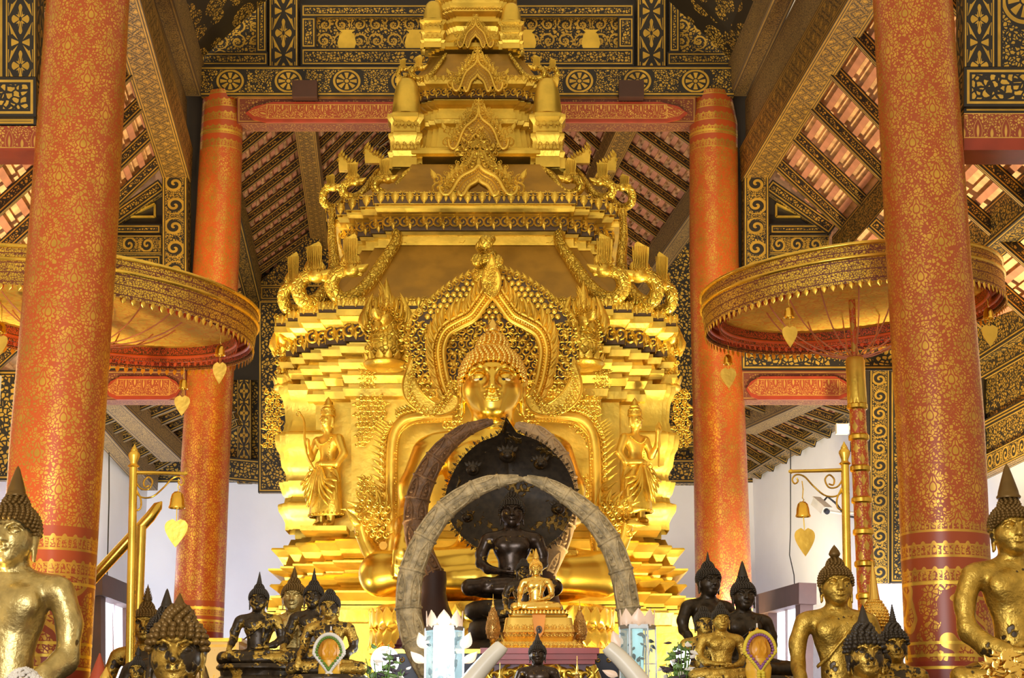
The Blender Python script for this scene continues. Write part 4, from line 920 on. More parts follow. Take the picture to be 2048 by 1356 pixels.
def seated(pose='earth', det=1.0, openeye=False, wide=1.0, shoulder=1.0, sash=True):
    e = .0052 / det; c = .0095 / det
    xs = axis([(-.54, -.155, c), (-.155, .155, e), (.155, .54, c)]); ys = axis([(-.40, -.19, c), (-.19, .02, e), (.02, .20, c)]); zs = axis([(-.03, .655, c), (.655, 1.02, e)])
    f = SDF(xs, ys, zs); sh = shoulder
    f.ell((0, .01, .485), (.185 * sh, .115, .15), .05); f.ell((0, .0, .30), (.135, .10, .20), .06); f.ell((0, .02, .13), (.19, .13, .11), .06)
    f.cap((-.205 * sh, .02, .575), (.205 * sh, .02, .575), .062, .062, .06); f.cap((0, .015, .56), (0, .005, .74), .095, .068, .05)
    for s in (-1, 1): f.ell((.085 * s, -.075, .51), (.085, .045, .07), .05); f.cap((.06 * s, .02, .63), (.2 * s * sh, .02, .585), .045, .055, .05)
    for z in (.655, .672, .689): f.app((-.09, -.09, z), (.09, .09, z), (lambda zz: lambda x, y, z: np.sqrt((np.sqrt((x / 1.0)**2 + ((y - .008) / 1.0)**2) - (.079 - (zz - .655) * .25))**2 + (z - zz)**2) - .002)(z), .004, 'sub')
    # legs, half lotus
    for s in (-1, 1): f.chain([(.10 * s, .04, .095), (.27 * s, -.06, .095), (.41 * s, -.13, .088)], [.115, .098, .082], .03)
    f.chain([(.41, -.14, .082), (.22, -.225, .072), (.0, -.255, .062), (-.16, -.25, .058)], [.080, .068, .058, .045], .02)
    f.chain([(-.41, -.14, .085), (-.24, -.205, .105), (-.04, -.225, .125), (.12, -.215, .14)], [.080, .066, .055, .042], .02)
    f.chain([(.10, -.215, .145), (.2, -.20, .165), (.30, -.175, .165)], [.040, .038, .022], .015, flat=(1, 1, 1.35))       # upturned foot
    f.chain([(-.14, -.25, .06), (-.26, -.235, .055)], [.04, .03], .012)
    # left arm rests in the lap
    A = [(.245 * sh, .02, .565), (.295 * sh, .03, .43), (.30 * sh, .02, .335)]; f.chain(A, [.068, .060, .052], .025)
    f.chain([A[-1], (.235, -.09, .262), (.135, -.185, .225)], [.053, .046, .033], .02)
    f.chain([(.135, -.185, .222), (.06, -.215, .212)], [.034, .034], .012, flat=(1, 1, 1.6))
    for i in range(4): f.chain([(.06, -.185 - .017 * i, .210), (.0, -.19 - .017 * i, .206), (-.05 + .006 * i, -.19 - .015 * i, .214)], [.0125, .012, .010], .004)
    f.chain([(.10, -.175, .235), (.05, -.17, .25), (.02, -.175, .25)], [.014, .013, .010], .006)
    A = [(-.245 * sh, .02, .565), (-.30 * sh, .02, .43), (-.305 * sh, -.005, .335)]; f.chain(A, [.068, .060, .052], .025)
    if pose == 'earth':
        f.chain([A[-1], (-.315, -.11, .27), (-.325, -.205, .205)], [.053, .046, .033], .02)
        f.chain([(-.325, -.205, .20), (-.33, -.235, .155)], [.034, .034], .012, flat=(1, 1.5, 1))
        for i in range(4): x = -.352 + .018 * i; L = (.075, .09, .095, .08)[i]; f.chain([(x, -.238, .145), (x, -.245, .145 - L * .5), (x, -.238, .145 - L)], [.0125, .012, .009], .004)
        f.chain([(-.300, -.225, .18), (-.28, -.235, .14), (-.278, -.238, .10)], [.015, .013, .010], .006)
    else:
        f.chain([A[-1], (-.235, -.09, .268), (-.13, -.19, .238)], [.053, .046, .033], .02)
        f.chain([(-.13, -.19, .238), (-.05, -.225, .232)], [.034, .034], .012, flat=(1, 1, 1.6))
        for i in range(4): f.chain([(-.05, -.195 - .017 * i, .232), (.01, -.20 - .017 * i, .228), (.06 - .006 * i, -.20 - .015 * i, .232)], [.0125, .012, .010], .004)
        f.chain([(-.10, -.19, .25), (-.05, -.185, .268), (-.02, -.19, .268)], [.014, .013, .010], .006)
    if sash:                                    # robe edge and long sash in low relief
        f.chain([(.17, -.055, .62), (.10, -.115, .54), (.02, -.13, .46), (-.10, -.105, .37), (-.17, -.04, .33)], [.010] * 5, .006)
        f.chain([(.105, -.085, .60), (.095, -.13, .50), (.08, -.115, .36), (.075, -.105, .30)], [.018, .02, .018, .016], .008, flat=(1, 1.6, 1))
    face(f, wide, 1.0, openeye)
    V, Q = f.mesh(); me = bpy.data.meshes.new('body'); me.from_pydata(V.tolist(), [], Q.tolist()); me.shade_smooth(); return me
def hair_mesh(cs_=.017, bump_=1.0, round_=False, tall=1.0):
    c = HC0 + np.array((0, .035, .09)) * HS; R = np.array((.432, .452, .445)) * HS
    b = MB(); n = 28; vs = []; fs = []; m = 12
    def hairline(a):                              # lowest elevation of the cap for that azimuth (front at -y)
        k = (1 - math.cos(a + PI / 2 + PI)) / 2    # 0 front .. 1 back
        k = .5 - .5 * math.cos(a + PI / 2)
        side = abs(math.cos(a))
        return math.radians(21 - 34 * side ** 3 if k < .5 else -24)
    for i in range(m + 1):
        for j in range(n):
            a = 2 * PI * j / n; e0 = hairline(a); e = e0 + (PI / 2 - e0) * i / m; vs.append((c[0] + R[0] * math.cos(e) * math.cos(a), c[1] + R[1] * math.cos(e) * math.sin(a), c[2] + R[2] * math.sin(e)))
    for i in range(m):
        for j in range(n): fs.append((i*n+j, i*n+(j+1) % n, (i+1)*n+(j+1) % n, (i+1)*n+j))
    b.add(vs, fs)
    uz = c[2] + R[2] * .80; uc = (c[0], c[1] + .004, uz); ur = (.215 * HS, .225 * HS, .27 * HS * tall); b.ball(uc, ur, 20, 10)
    for i in range(2, 22):                        # rows of curls
        e = math.radians(-26) + i * cs_ * 1.65 / R[2] * .62
        if e > 1.35: break
        nn = max(6, int(2 * PI * R[0] * math.cos(e) / (cs_ * 1.5)))
        for j in range(nn):
            a = 2 * PI * (j + .5 * (i % 2)) / nn
            if e < hairline(a) - .02: continue
            nrm = Vector((math.cos(e) * math.cos(a), math.cos(e) * math.sin(a), math.sin(e))); t = Vector((-math.sin(a), math.cos(a), 0)); p = (c[0] + R[0] * nrm.x, c[1] + R[1] * nrm.y, c[2] + R[2] * nrm.z)
            b.inst(BALLS, basis(t, nrm.cross(t), nrm * 1.35 * bump_, cs_ * .72), p)
    for i in range(1, 9):
        e = i * .17
        nn = max(5, int(2 * PI * ur[0] * math.cos(e) / (cs_ * 1.5)))
        for j in range(nn):
            a = 2 * PI * (j + .5 * (i % 2)) / nn; nrm = Vector((math.cos(e) * math.cos(a), math.cos(e) * math.sin(a), math.sin(e))); t = Vector((-math.sin(a), math.cos(a), 0)); b.inst(BALLS, basis(t, nrm.cross(t), nrm * 1.35 * bump_, cs_ * .72), (uc[0] + ur[0] * nrm.x, uc[1] + ur[1] * nrm.y, uc[2] + ur[2] * nrm.z))
    me_o = b.build('hair', M['goldpaint'], None, 60); me = me_o.data; bpy.data.objects.remove(me_o); me.materials.clear(); return me, uz + ur[2]
def finial_mesh(kind, z, h):
    b = MB(); c = (0, HC0[1] + .012, z - .012)
    if kind == 'flame':
        w = h * .26; b.lathe([(w*.9, 0), (w, h*.08), (w*.7, h*.12), (w*.78, h*.2), (w*.6, h*.34), (w*.62, h*.40), (w*.42, h*.55), (w*.44, h*.60), (w*.24, h*.78), (w*.1, h*.92), (.001, h)], c, 14)
        for i in range(5):
            for j in range(8):
                a = 2*PI*j/8; t = i / 5; un = Vector((math.cos(a), math.sin(a), 0)); b.inst(LEAF, basis(Vector((-math.sin(a), math.cos(a), 0)), EZ * 1.6 + un * .3, un, h * .16 * (1 - t * .6)), Vector(c) + un * w * (.85 - .6 * t) + EZ * h * (.1 + .14 * i))
    elif kind == 'spire':
        w = h * .22; pr = []
        for i in range(9): r = w * (1 - i / 9.5); pr += [(r, h * i / 9), (r * 1.12, h * (i + .45) / 9), (r * .9, h * (i + .8) / 9)]
        b.lathe(pr + [(.001, h)], c, 14)
    elif kind == 'bud':
        w = h * .40; b.lathe([(w*.55, 0), (w*.62, h*.06), (w*.5, h*.1), (w*.9, h*.26), (w, h*.38), (w*.8, h*.58), (w*.42, h*.8), (.001, h)], c, 16)
    elif kind == 'cone':
        w = h * .30; b.lathe([(w*1.1, 0), (w*1.15, h*.05), (w, h*.1), (w*.95, h*.2), (w*.6, h*.55), (w*.25, h*.88), (.001, h)], c, 16)
    elif kind == 'peak':
        w = h * .48; b.lathe([(w, 0), (w*.95, h*.08), (w*.7, h*.35), (w*.36, h*.7), (.001, h)], c, 14)
    elif kind == 'knob':
        w = h * .9; b.lathe([(w, 0), (w*.95, h*.4), (w*.6, h*.8), (.001, h)], c, 14)
    o = b.build('finial', M['goldpaint'], None, 60); me = o.data; bpy.data.objects.remove(o); me.materials.clear(); return me
def stretched(pose, drop):
    me = BODY[pose].copy(); n = len(me.vertices); V = np.empty(n * 3, 'f'); me.vertices.foreach_get('co', V); V = V.reshape(-1, 3); t = np.clip((.52 - V[:, 2]) / .36, 0, 1); V[:, 2] -= drop * t * t * (3 - 2 * t); q = np.clip((.2 - V[:, 2] - drop) / .15, 0, 1); V[:, 0] *= 1 - .10 * q; me.vertices.foreach_set('co', V.ravel()); me.update(); me.name = 'tall body'; return me
BODY = {'earth': seated('earth'), 'lap': seated('lap', sash=False), 'big': seated('earth', 1.5, wide=1.04), }
BODY['tall_lap'] = stretched('lap', .14); BODY['tall_earth'] = stretched('earth', .16)
HAIR, HTOP = hair_mesh(.017); HAIRC, _ = hair_mesh(.025)
HAIRF, _ = hair_mesh(.014)
FIN = {}
def fin(kind, h):
    k = (kind, round(h, 3))
    if k not in FIN: FIN[k] = finial_mesh(kind, HTOP, h)
    return FIN[k]
def leafpatch(name, thr, dark=(.035, .022, .010), gold=(.62, .40, .08), sc=6., rd=.36, dm=.35, rg=.40):
    m, nt, b = mat(name, dark, rd, dm); o = objco(nt); n1 = noise(nt, o, sc, 5., .6); n2 = voro(nt, o, sc * 5, 'F1'); g = (n1 + (n2 - .35) * .22).ramp(thr, thr + .05)
    nz = noise(nt, o, sc * 4, 4.)
    setin(nt, b, 'Base Color', mixc(nt, g, mixc(nt, nz.ramp(.3, .7), tuple(c * .7 for c in dark), tuple(c * 1.4 for c in dark)), mixc(nt, nz.ramp(.3, .75), tuple(c * .62 for c in gold), gold))); setin(nt, b, 'Metallic', g * (.9 - dm) + dm); setin(nt, b, 'Roughness', g * (rg - rd) + rd)
    bump(nt, b, nz * (g * .8 + .2) + g * .5 + noise(nt, o, sc * 14, 3.) * (g * .5), .5, .010); return m
M['bronze'] = leafpatch('dark lacquered bronze', .80)
M['bronze_some'] = leafpatch('dark bronze with some gold leaf', .57, sc=4.5)
M['bronze_half'] = leafpatch('bronze half covered with gold leaf', .49, sc=5.)
M['bronze_gold'] = leafpatch('worn gold leaf over bronze', .36, (.05, .03, .010), (.66, .43, .08), 5.)
M['bronze_full'] = leafpatch('gold leaf sheets', .30, (.10, .06, .015), (.72, .56, .22), 4., .36, .6, .36)
M['hairdark'] = plain('dark lacquered curls', (.030, .020, .010), .45); M['hairbrown'] = plain('brown gold curls', (.16, .09, .02), .42, .5)
def put_mesh(nm, me, m, par):
    o = bpy.data.objects.new(nm, me); C.objects.link(o); o.parent = par
    if not me.materials: me.materials.append(m)
    o.material_slots[0].link = 'OBJECT'; o.material_slots[0].material = m; return o
def buddha(label, ux, vchin, vtop, Y, body='earth', finial=('spire', .16), mb='bronze_half', mh='hairdark', rz=0, hair=None, group=None, base=None, name='seated_buddha_statue', fm=None):
    """scaled so that chin and hair top fall on the given pixel rows"""
    k = (at(ux, vtop, Y).z - at(ux, vchin, Y).z) / (HTOP - .70)
    o = at(ux, vchin, Y) - Vector((0, 0, .70 * k)); r = thing(name, label, 'statue', o, group, rz)
    r.scale = (k, k, k)
    put_mesh('body', BODY[body], M[mb], r); put_mesh('hair', hair or HAIR, M[mh], r)
    if finial: put_mesh('finial', fin(*finial), M[fm or mh], r)
    return r
def plinth(r, w=.5, d=.34, h=.25, m='bronze_some', lot=True, nm='plinth'):
    b = MB(); pr = [(1.0, -.02), (1.0, -.16 * h), (.93, -.24 * h), (.86, -.34 * h), (.86, -.62 * h), (.95, -.74 * h), (1.04, -.82 * h), (1.04, -h)]
    b.lathe(pr[::-1], (0, -.06, 0), 28, w, d); o = b.build(nm, M[m], r, 40)
    return o
# ------------------------------------------------------------------ the gilded shrine
YC = 14.9
def axu(v): return 953 + 8 * min(1.2, max(-.3, v / 1100))
SH = thing('gilded_shrine', 'towering gilded shrine with tiered roofs and nagas filling the middle of the hall', 'shrine', (at(961, 1300, YC).x, YC, 0)); SHL = Matrix.Translation(-Vector(SH.location))
def sp(o, par=SH):
    o.parent = par; o.matrix_parent_inverse = (SHL if par is SH else Matrix.Identity(4)); return o
LV = (1.0, .93, .86); AA = (.66, .76, .86)
def plan(w, LV=LV, AA=AA):
    q = []
    for i in range(3):
        q.append((LV[i], AA[i])); 
        if i < 2: q.append((LV[i+1], AA[i]))
    q = q + [(b, a) for a, b in reversed(q[:-1])]
    out = []
    for k in range(4):
        c, s_ = ((1, 0), (0, 1), (-1, 0), (0, -1))[k]; out += [(w * (x * c - y * s_), w * (x * s_ + y * c)) for x, y in q]
    return out
def lv(v, hp, ref=None):
    w = hp * mpp(v, YC); w *= 1 - .62 * w / YC; wr = (ref if ref else hp) * mpp(v, YC) * .95; return w, at(axu(v), v, YC - wr * .93).z, at(axu(v), v, YC).x
def stack(name, prof, m, par=SH, pl=plan, smooth=None, ref=None):
    b = MB(); n = None; vs = []; lastz = -99
    for e in prof:
        w, z, x0 = lv(e[0], e[1], e[2] if len(e) > 2 else ref)
        P = pl(w); n = len(P); vs += [(x0 + x, YC + y, z) for x, y in P]
    fs = []
    for i in range(len(prof) - 1):
        for k in range(n): k2 = (k + 1) % n; fs.append((i*n+k, i*n+k2, (i+1)*n+k2, (i+1)*n+k))
    fs.append(tuple(range((len(prof)-1)*n, len(prof)*n))); fs.append(tuple(range(n - 1, -1, -1)))
    b.add(vs, fs); return sp(b.build(name, m, None, smooth), par)
def frieze(name, v, hp, ref, h_px, kind, m='goldcarve', sp_=1.0, seed=3, back=False):
    w, z, x0 = lv(v, hp, ref); P = plan(w); b = MB(); r = random.Random(seed); h = h_px * mpp(v, YC); n = len(P)
    for i in range(n):
        a, c = Vector((*P[i], 0)), Vector((*P[(i+1) % n], 0)); d = c - a; L = d.length; ux = d.normalized(); un = ux.cross(EZ)
        if un.y > .5 and not back: continue
        if L < .01: continue
        k = max(1, round(L / (h * sp_)))
        for j in range(k):
            p = a + d * ((j + .5) / k) + Vector((x0, YC, z)); s = L / k
            if kind == 'scroll':
                b.inst(CURL, basis(ux, EZ, un, s * .62), p - ux * s * .2 + EZ * h * .0); b.inst(CURLM, basis(ux, -EZ, un, s * .55), p + ux * s * .24 + EZ * h * .05)
                X, Y_ = rot2(ux, EZ, .5); b.inst(LEAFB, basis(X, Y_, un, h * .55), p - EZ * h * .1); X, Y_ = rot2(ux, EZ, -2.6); b.inst(LEAFB, basis(X, Y_, un, h * .5), p + EZ * h * .1)
            elif kind == 'leafdown':
                b.inst(LEAF, basis(ux * 1.15, -EZ, un, h * .85), p + EZ * h * .45); b.inst(CURL, basis(ux, EZ, un, s * .36), p - ux * s * .33 + EZ * h * .28); b.inst(CURLM, basis(ux, EZ, un, s * .36), p + ux * s * .33 + EZ * h * .28)
                b.inst(LEAF, basis(ux, -EZ, un, h * .45), p + ux * s * .5 + EZ * h * .2)
            elif kind == 'leafup':
                b.inst(LEAF, basis(ux * 1.1, EZ + un * .2, un, h), p - EZ * h * .5); b.inst(CURL, basis(ux, EZ, un, s * .4), p + ux * s * .4 - EZ * h * .2)
            elif kind == 'bead': b.inst(BALLS, basis(ux, EZ, un, h * .5), p)
    return sp(b.build(name, M[m], None, 60))
def pbm(v): return mpp(v, YC)
M['recess_shade'] = plain('dark ground for carving shade', (.085, .045, .014), .5)  # dark brown stands in for the shade in the carving gaps
def recess_shade(name, v0, v1, hp, ref): return stack(name, [(v1, hp), (v0, hp)], M['recess_shade'], ref=ref)
# base and body
lotus = lambda v0, v1, a, b_: [(v0 + (v1 - v0) * t, a + (b_ - a) * (1 - math.cos(t * PI / 2))) for t in (0, .25, .5, .75, 1)]
stack('base_tier', [(1975, 470), (1330, 470), (1330, 452), (1250, 452), (1250, 440), (1222, 446), (1222, 430), (1212, 430)], M['gold'], ref=440)
stack('lotus_moulding', [(1212, 424), (1205, 424), (1190, 442), (1186, 442), (1186, 420), (1178, 404), (1178, 396), (1172, 400), (1160, 418), (1156, 415), (1156, 398), (1147, 392), (1147, 386), (1140, 388), (1134, 410), (1128, 420), (1124, 420), (1124, 396), (1118, 388)], M['gold'], ref=410)
stack('base_moulding', [(1118, 388), (1112, 392), (1100, 400), (1086, 414), (1082, 412), (1082, 392), (1075, 380), (1062, 374)], M['gold'], ref=400)
stack('body', [(1062, 366), (1058, 366), (800, 366), (796, 372), (796, 384), (782, 388), (782, 372), (770, 372), (770, 382), (756, 390), (752, 374), (744, 374), (744, 394), (733, 400), (726, 400), (726, 382), (712, 378), (712, 392), (700, 396), (696, 376), (690, 376)], M['gold'], ref=385)
stack('entablature', [(690, 368), (660, 372), (648, 388), (640, 396), (640, 404), (628, 404), (628, 392), (620, 392), (620, 400), (606, 400), (606, 380), (602, 376)], M['gold'], ref=385)
recess_shade('frieze_shade_ground', 651, 686, 381, 385); recess_shade('frieze_shade_ground', 606, 626, 399.5, 385); frieze('scroll_frieze', 668, 383, 385, 36, 'scroll', sp_=1.0); frieze('leaf_frieze', 614, 402, 385, 22, 'leafdown', sp_=1.0, seed=5)
# first roof, concave slope
def slope(v0, h0, v1, h1, n=8, c=.10): return [(v0 + (v1 - v0) * t, h0 + (h1 - h0) * t - math.sin(t * PI) * c * (h0 - h1)) for t in [i / n for i in range(n + 1)]]
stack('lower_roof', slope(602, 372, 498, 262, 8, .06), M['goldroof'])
stack('roof_neck', [(498, 262), (494, 258), (492, 262), (488, 262), (488, 252), (472, 252), (472, 262), (466, 266), (466, 262), (440, 268), (434, 276), (434, 290), (428, 294), (424, 294), (424, 284), (420, 284), (420, 296), (397, 298), (397, 288)], M['gold'], ref=276)
recess_shade('frieze_shade_ground', 437, 465, 270, 276); recess_shade('frieze_shade_ground', 398, 419, 298, 276); frieze('scroll_frieze', 450, 271.5, 276, 34, 'scroll', sp_=.95); frieze('leaf_frieze', 409, 299, 276, 28, 'leafdown', sp_=.95)
b = MB()
for u0, u1 in ((815, 945), (975, 1108)):            # sunk panels with wavy ends
    w, z, x0 = lv(480, 253, 276); k = pbm(480); 
    n = 24; pr = []
    W = (u1 - u0) / 2 * k * .93; H = 7.5 * k
    pr = [(-W, 0), (-W * .92, H * .8), (-W * .84, H * .55), (-W * .76, H), (W * .76, H), (W * .84, H * .55), (W * .92, H * .8), (W, 0), (W * .92, -H * .8), (W * .84, -H * .55), (W * .76, -H), (-W * .76, -H), (-W * .84, -H * .55), (-W * .92, -H * .8)]
    b.prism(pr, Vector((x0 + ((u0 + u1) / 2 - 960) * k, YC - w, z)), EX, EZ, EN, .012)
sp(b.build('sunk_panel', M['goldpaint']))
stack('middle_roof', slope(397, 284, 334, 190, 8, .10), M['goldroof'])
stack('middle_neck', [(334, 190), (330, 186), (328, 192), (322, 192), (322, 180), (312, 176), (306, 150), (300, 146), (296, 120), (250, 112), (245, 122), (238, 126), (234, 118), (222, 118), (222, 112), (212, 112), (208, 124), (203, 132), (200, 126), (188, 128), (180, 140), (176, 150), (170, 154), (164, 154), (164, 144)], M['gold'], ref=140)
recess_shade('frieze_shade_ground', 181, 199, 137, 140); frieze('scroll_frieze', 190, 138, 140, 24, 'scroll', sp_=.95); frieze('leaf_frieze', 168, 156, 140, 16, 'leafdown')
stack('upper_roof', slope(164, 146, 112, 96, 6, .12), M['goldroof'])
stack('upper_neck', [(112, 96), (108, 92), (106, 96), (98, 96), (98, 80), (90, 76), (80, 66), (60, 58), (52, 62), (46, 70), (40, 70), (40, 60), (32, 60), (26, 72), (18, 78), (12, 78), (12, 70), (4, 72), (-4, 82), (-12, 82), (-12, 60), (-40, 52), (-110, 40), (-118, 48), (-128, 48), (-128, 36), (-230, 22), (-240, 28), (-250, 20), (-380, 8)], M['gold'], ref=70)
frieze('bead_row', 22, 76, 70, 6, 'bead')
# miniature stupas at the corners
def stupa(u, vt, vb, hw, dy, nm='corner_stupa'):
    w = hw * pbm(vb); Y = YC - dy; z1, z0 = at(u, vt, Y).z, at(u, vb, Y).z; x = at(u, vb, Y).x; H = z1 - z0; b = MB()
    pr = [(1, 0), (1, .10), (.92, .12), (1.02, .17), (.86, .2), (.86, .30), (.98, .33), (.98, .37), (.84, .39), (.84, .48), (1.06, .53), (1.06, .57), (.8, .60)]
    vs = []; 
    for r, t in pr: vs += [(x + w*r*c_, Y + w*r*d_, z0 + H*t) for c_, d_ in ((.7, -1), (.7, -.7), (1, -.7), (1, .7), (.7, .7), (.7, 1), (-.7, 1), (-.7, .7), (-1, .7), (-1, -.7), (-.7, -.7), (-.7, -1))]
    n = 12; fs = [(i*n+k, i*n+(k+1) % n, (i+1)*n+(k+1) % n, (i+1)*n+k) for i in range(len(pr) - 1) for k in range(n)] + [tuple(range((len(pr)-1)*n, len(pr)*n))]; b.add(vs, fs)
    b.lathe([(w * .86, H*.60), (w*.84, H*.66), (w*.74, H*.82), (w*.62, H*.93), (w*.46, H*.98), (w*.22, H*1.0), (.001, H*1.003)], (x, Y, z0), 20)
    o = sp(b.build(nm, M['gold'], None, 35)); c = MB()
    for j, t in enumerate((.25, .44)):
        for i in range(4): c.inst(LEAF, basis(EX * 1.4, EZ if j else -EZ, EN, H * .06), (x + w * (-.6 + .4 * i), Y - w * (.9), z0 + H * t)); c.inst(CURL, basis(EX, EZ, EN, H * .04), (x + w * (-.4 + .4 * i), Y - w * .9, z0 + H * t))
    c.build('carved_band', M['goldcarve'], o, 60); return o
wq = lambda hp: hp * pbm(300)
stupa(811, 158, 345, 33, wq(150)); stupa(1095, 158, 345, 33, wq(150)); stupa(866, 4, 104, 24, wq(84)); stupa(1022, 8, 106, 24, wq(84))
# ogee pediments
OG = [(-1.0, .20), (-.97, .07), (-.86, .0), (-.74, .03), (-.64, .16), (-.55, .33), (-.42, .48), (-.24, .58), (-.10, .66), (0, .78)]
def smoothpath(P, n):
    out = []
    for i in range(n):
        t_ = i / (n - 1) * (len(P) - 1); q = int(min(t_, len(P) - 2)); f = t_ - q; p0 = P[max(q-1, 0)]; p1 = P[q]; p2 = P[q+1]; p3 = P[min(q+2, len(P)-1)]
        out.append(tuple(.5 * ((2*p1[j]) + (-p0[j]+p2[j])*f + (2*p0[j]-5*p1[j]+4*p2[j]-p3[j])*f*f + (-p0[j]+3*p1[j]-3*p2[j]+p3[j])*f**3) for j in range(len(p1))))
    return out
def pediment(u, vt, vb, hw, Y, fill=True, lab=None):
    k = mpp(vb, Y); W = hw * k * .80; Hh = (at(u, vt, Y).z - at(u, vb, Y).z); H = Hh / 1.12; o = at(u, vb, Y)
    P = smoothpath(OG, 26); full = P + [(-x, y) for x, y in P[-2::-1]]
    b = MB(); poly = [(x * W, y * H) for x, y in full]
    inner = [(x * .52 * W, y * .55 * H - .02 * H) for x, y in full]
    def pos(x, y, d=0): return o + EX * x + EZ * y + EN * d
    # band between outer and inner outline
    n = len(full); A = [pos(x, y, .05) for x, y in poly]; B_ = [pos(x, y, .05) for x, y in inner]; A2 = [pos(x, y, -.06) for x, y in poly]; B2 = [pos(x, y, -.06) for x, y in inner]
    vs = [tuple(q) for q in A + B_ + A2 + B2]; fs = []
    for i in range(n - 1): fs += [(i, n+i, n+i+1, i+1), (2*n+i, i, i+1, 2*n+i+1), (n+i, 3*n+i, 3*n+i+1, n+i+1)]
    b.add(vs, fs); root = sp(b.build('pediment', M['goldroof'], None, 40))
    t = MB(); t.tube([pos(x, y, .05) for x, y in poly], W * .055, 8, ref=(0, 1, 0)); t.tube([pos(x * .80, y * .83 - .01 * H, .05) for x, y in poly], W * .022, 6, ref=(0, 1, 0)); t.tube([pos(x, y, .055) for x, y in inner], W * .06, 8, ref=(0, 1, 0)); t.build('rib', M['goldpaint'], root, 60).matrix_parent_inverse = root.matrix_world.inverted() @ Matrix.Identity(4) if False else Matrix.Identity(4)
    bd = MB()
    for x, y in smoothpath([(p[0] * .90, p[1] * .915) for p in poly], 40): bd.inst(BALLS, basis(EX, EZ, EN, W * .022), pos(x, y, .055))
    for x, y in smoothpath([(p[0] * .66, p[1] * .69 - .01 * H) for p in poly], 34): bd.inst(LEAF, basis(EX, EZ, EN, W * .08), pos(x, y - W * .03, .05))
    bd.build('bead_row', M['goldcarve'], root, 60)
    f = MB(); nn = 15
    for sgn in (-1, 1):
        pp = smoothpath([(sgn * abs(x), y) for x, y in [(p[0] * W, p[1] * H) for p in OG]], nn)
        for i, (x, y) in enumerate(pp):
            t_ = i / (nn - 1); x2, y2 = pp[min(i + 1, nn - 1)]; x1, y1 = pp[max(i - 1, 0)]; d = Vector((x2 - x1, y2 - y1, 0)).normalized(); nr = Vector((-d.y, d.x, 0)) * (1 if sgn < 0 else -1)
            if nr.y < -.3 and t_ > .3: nr = -nr
            N3 = EX * nr.x + EZ * nr.y; X3 = N3.cross(EN) * -1; s = W * (.38 if t_ > .2 else .30)
            upv = (N3 * .75 + EZ * .6).normalized(); xs_ = EX * upv.z - EZ * upv.x
            f.inst(CURL if sgn > 0 else CURLM, basis(xs_, upv, EN, s * .62), pos(x, y, .02) + N3 * s * .45)
            f.inst(LEAFB if sgn < 0 else LEAFBM, basis(xs_ * 1.1, upv, EN, s * 1.0), pos(x, y, .0) + N3 * s * .25)
            f.inst(CURLM if sgn > 0 else CURL, basis(xs_, upv, EN, s * .34), pos(x, y, .03) + N3 * s * .95 + EZ * s * .1)
        e = (sgn * W * 1.02, H * .22); f.inst(CURL if sgn < 0 else CURLM, basis(EX, EZ, EN, W * .34), pos(e[0], e[1] * .7, .03)); f.inst(CURLM if sgn < 0 else CURL, basis(EX, EZ, EN, W * .26), pos(e[0] * 1.05, H * .42, .02)); f.inst(LEAFB if sgn > 0 else LEAFBM, basis(EX, EZ, EN, W * .30), pos(e[0] * 1.12, H * .45, .0))
    for j in range(4): f.inst(LEAF, basis(EX * (1.2 - .15 * j), EZ, EN, W * (.42 - .07 * j)), pos(0, H * (.74 + .10 * j), .03 - .008 * j)); f.inst(CURL, basis(EX, EZ, EN, W * .16), pos(-W * (.16 - .03 * j), H * (.80 + .08 * j), .04)); f.inst(CURLM, basis(EX, EZ, EN, W * .16), pos(W * (.16 - .03 * j), H * (.80 + .08 * j), .04))
    f.build('flame_scrolls', M['goldcarve'], root, 60)
    if fill:
        c = MB(); c.inst(LEAF, basis(EX * 1.3, EZ, EN, H * .28), pos(0, H * .34, .03)); 
        for s_ in (-1, 1): c.inst(CURL if s_ < 0 else CURLM, basis(EX, EZ, EN, W * .16), pos(s_ * W * .13, H * .40, .04))
        c.build('leaf_boss', M['goldcarve'], root, 60)
    return root
def front(hp, v): return YC - hp * mpp(v, YC)
pediment(957, 308, 394, 97, front(270, 394)); pediment(957, 200, 302, 75, front(182, 302)); pediment(955, 96, 186, 63, front(150, 186)); pediment(951, 30, 99, 45, front(92, 98), False)
c = MB()                                             # scroll mass above the second pediment
def disc(cx, cy, rx, ry): return lambda x, y: (x / rx) ** 2 + (y / ry) ** 2 < 1
def fil_px(mb, u0, v0, u1, v1, Y, cell_px, inside=None, seed=1):
    k = mpp((v0 + v1) / 2, Y); o = at((u0 + u1) / 2, (v0 + v1) / 2, Y); W, H = (u1 - u0) / 2 * k, (v1 - v0) / 2 * k
    filigree(mb, inside or (lambda x, y: True), -W, -H, W, H, lambda x, y: o + EX * x + EZ * y, EN, EX, EZ, cell_px * k, seed); return W, H
Yp = front(190, 300) - .03
k_ = mpp(270, Yp); fil_px(c, 915, 250, 1000, 310, Yp, 15, lambda x, y: abs(x) < (.5 - (y / (60 * k_))) * 44 * k_ + 6 * k_, 4); sp(c.build('scroll_mass', M['goldcarve'], None, 60))
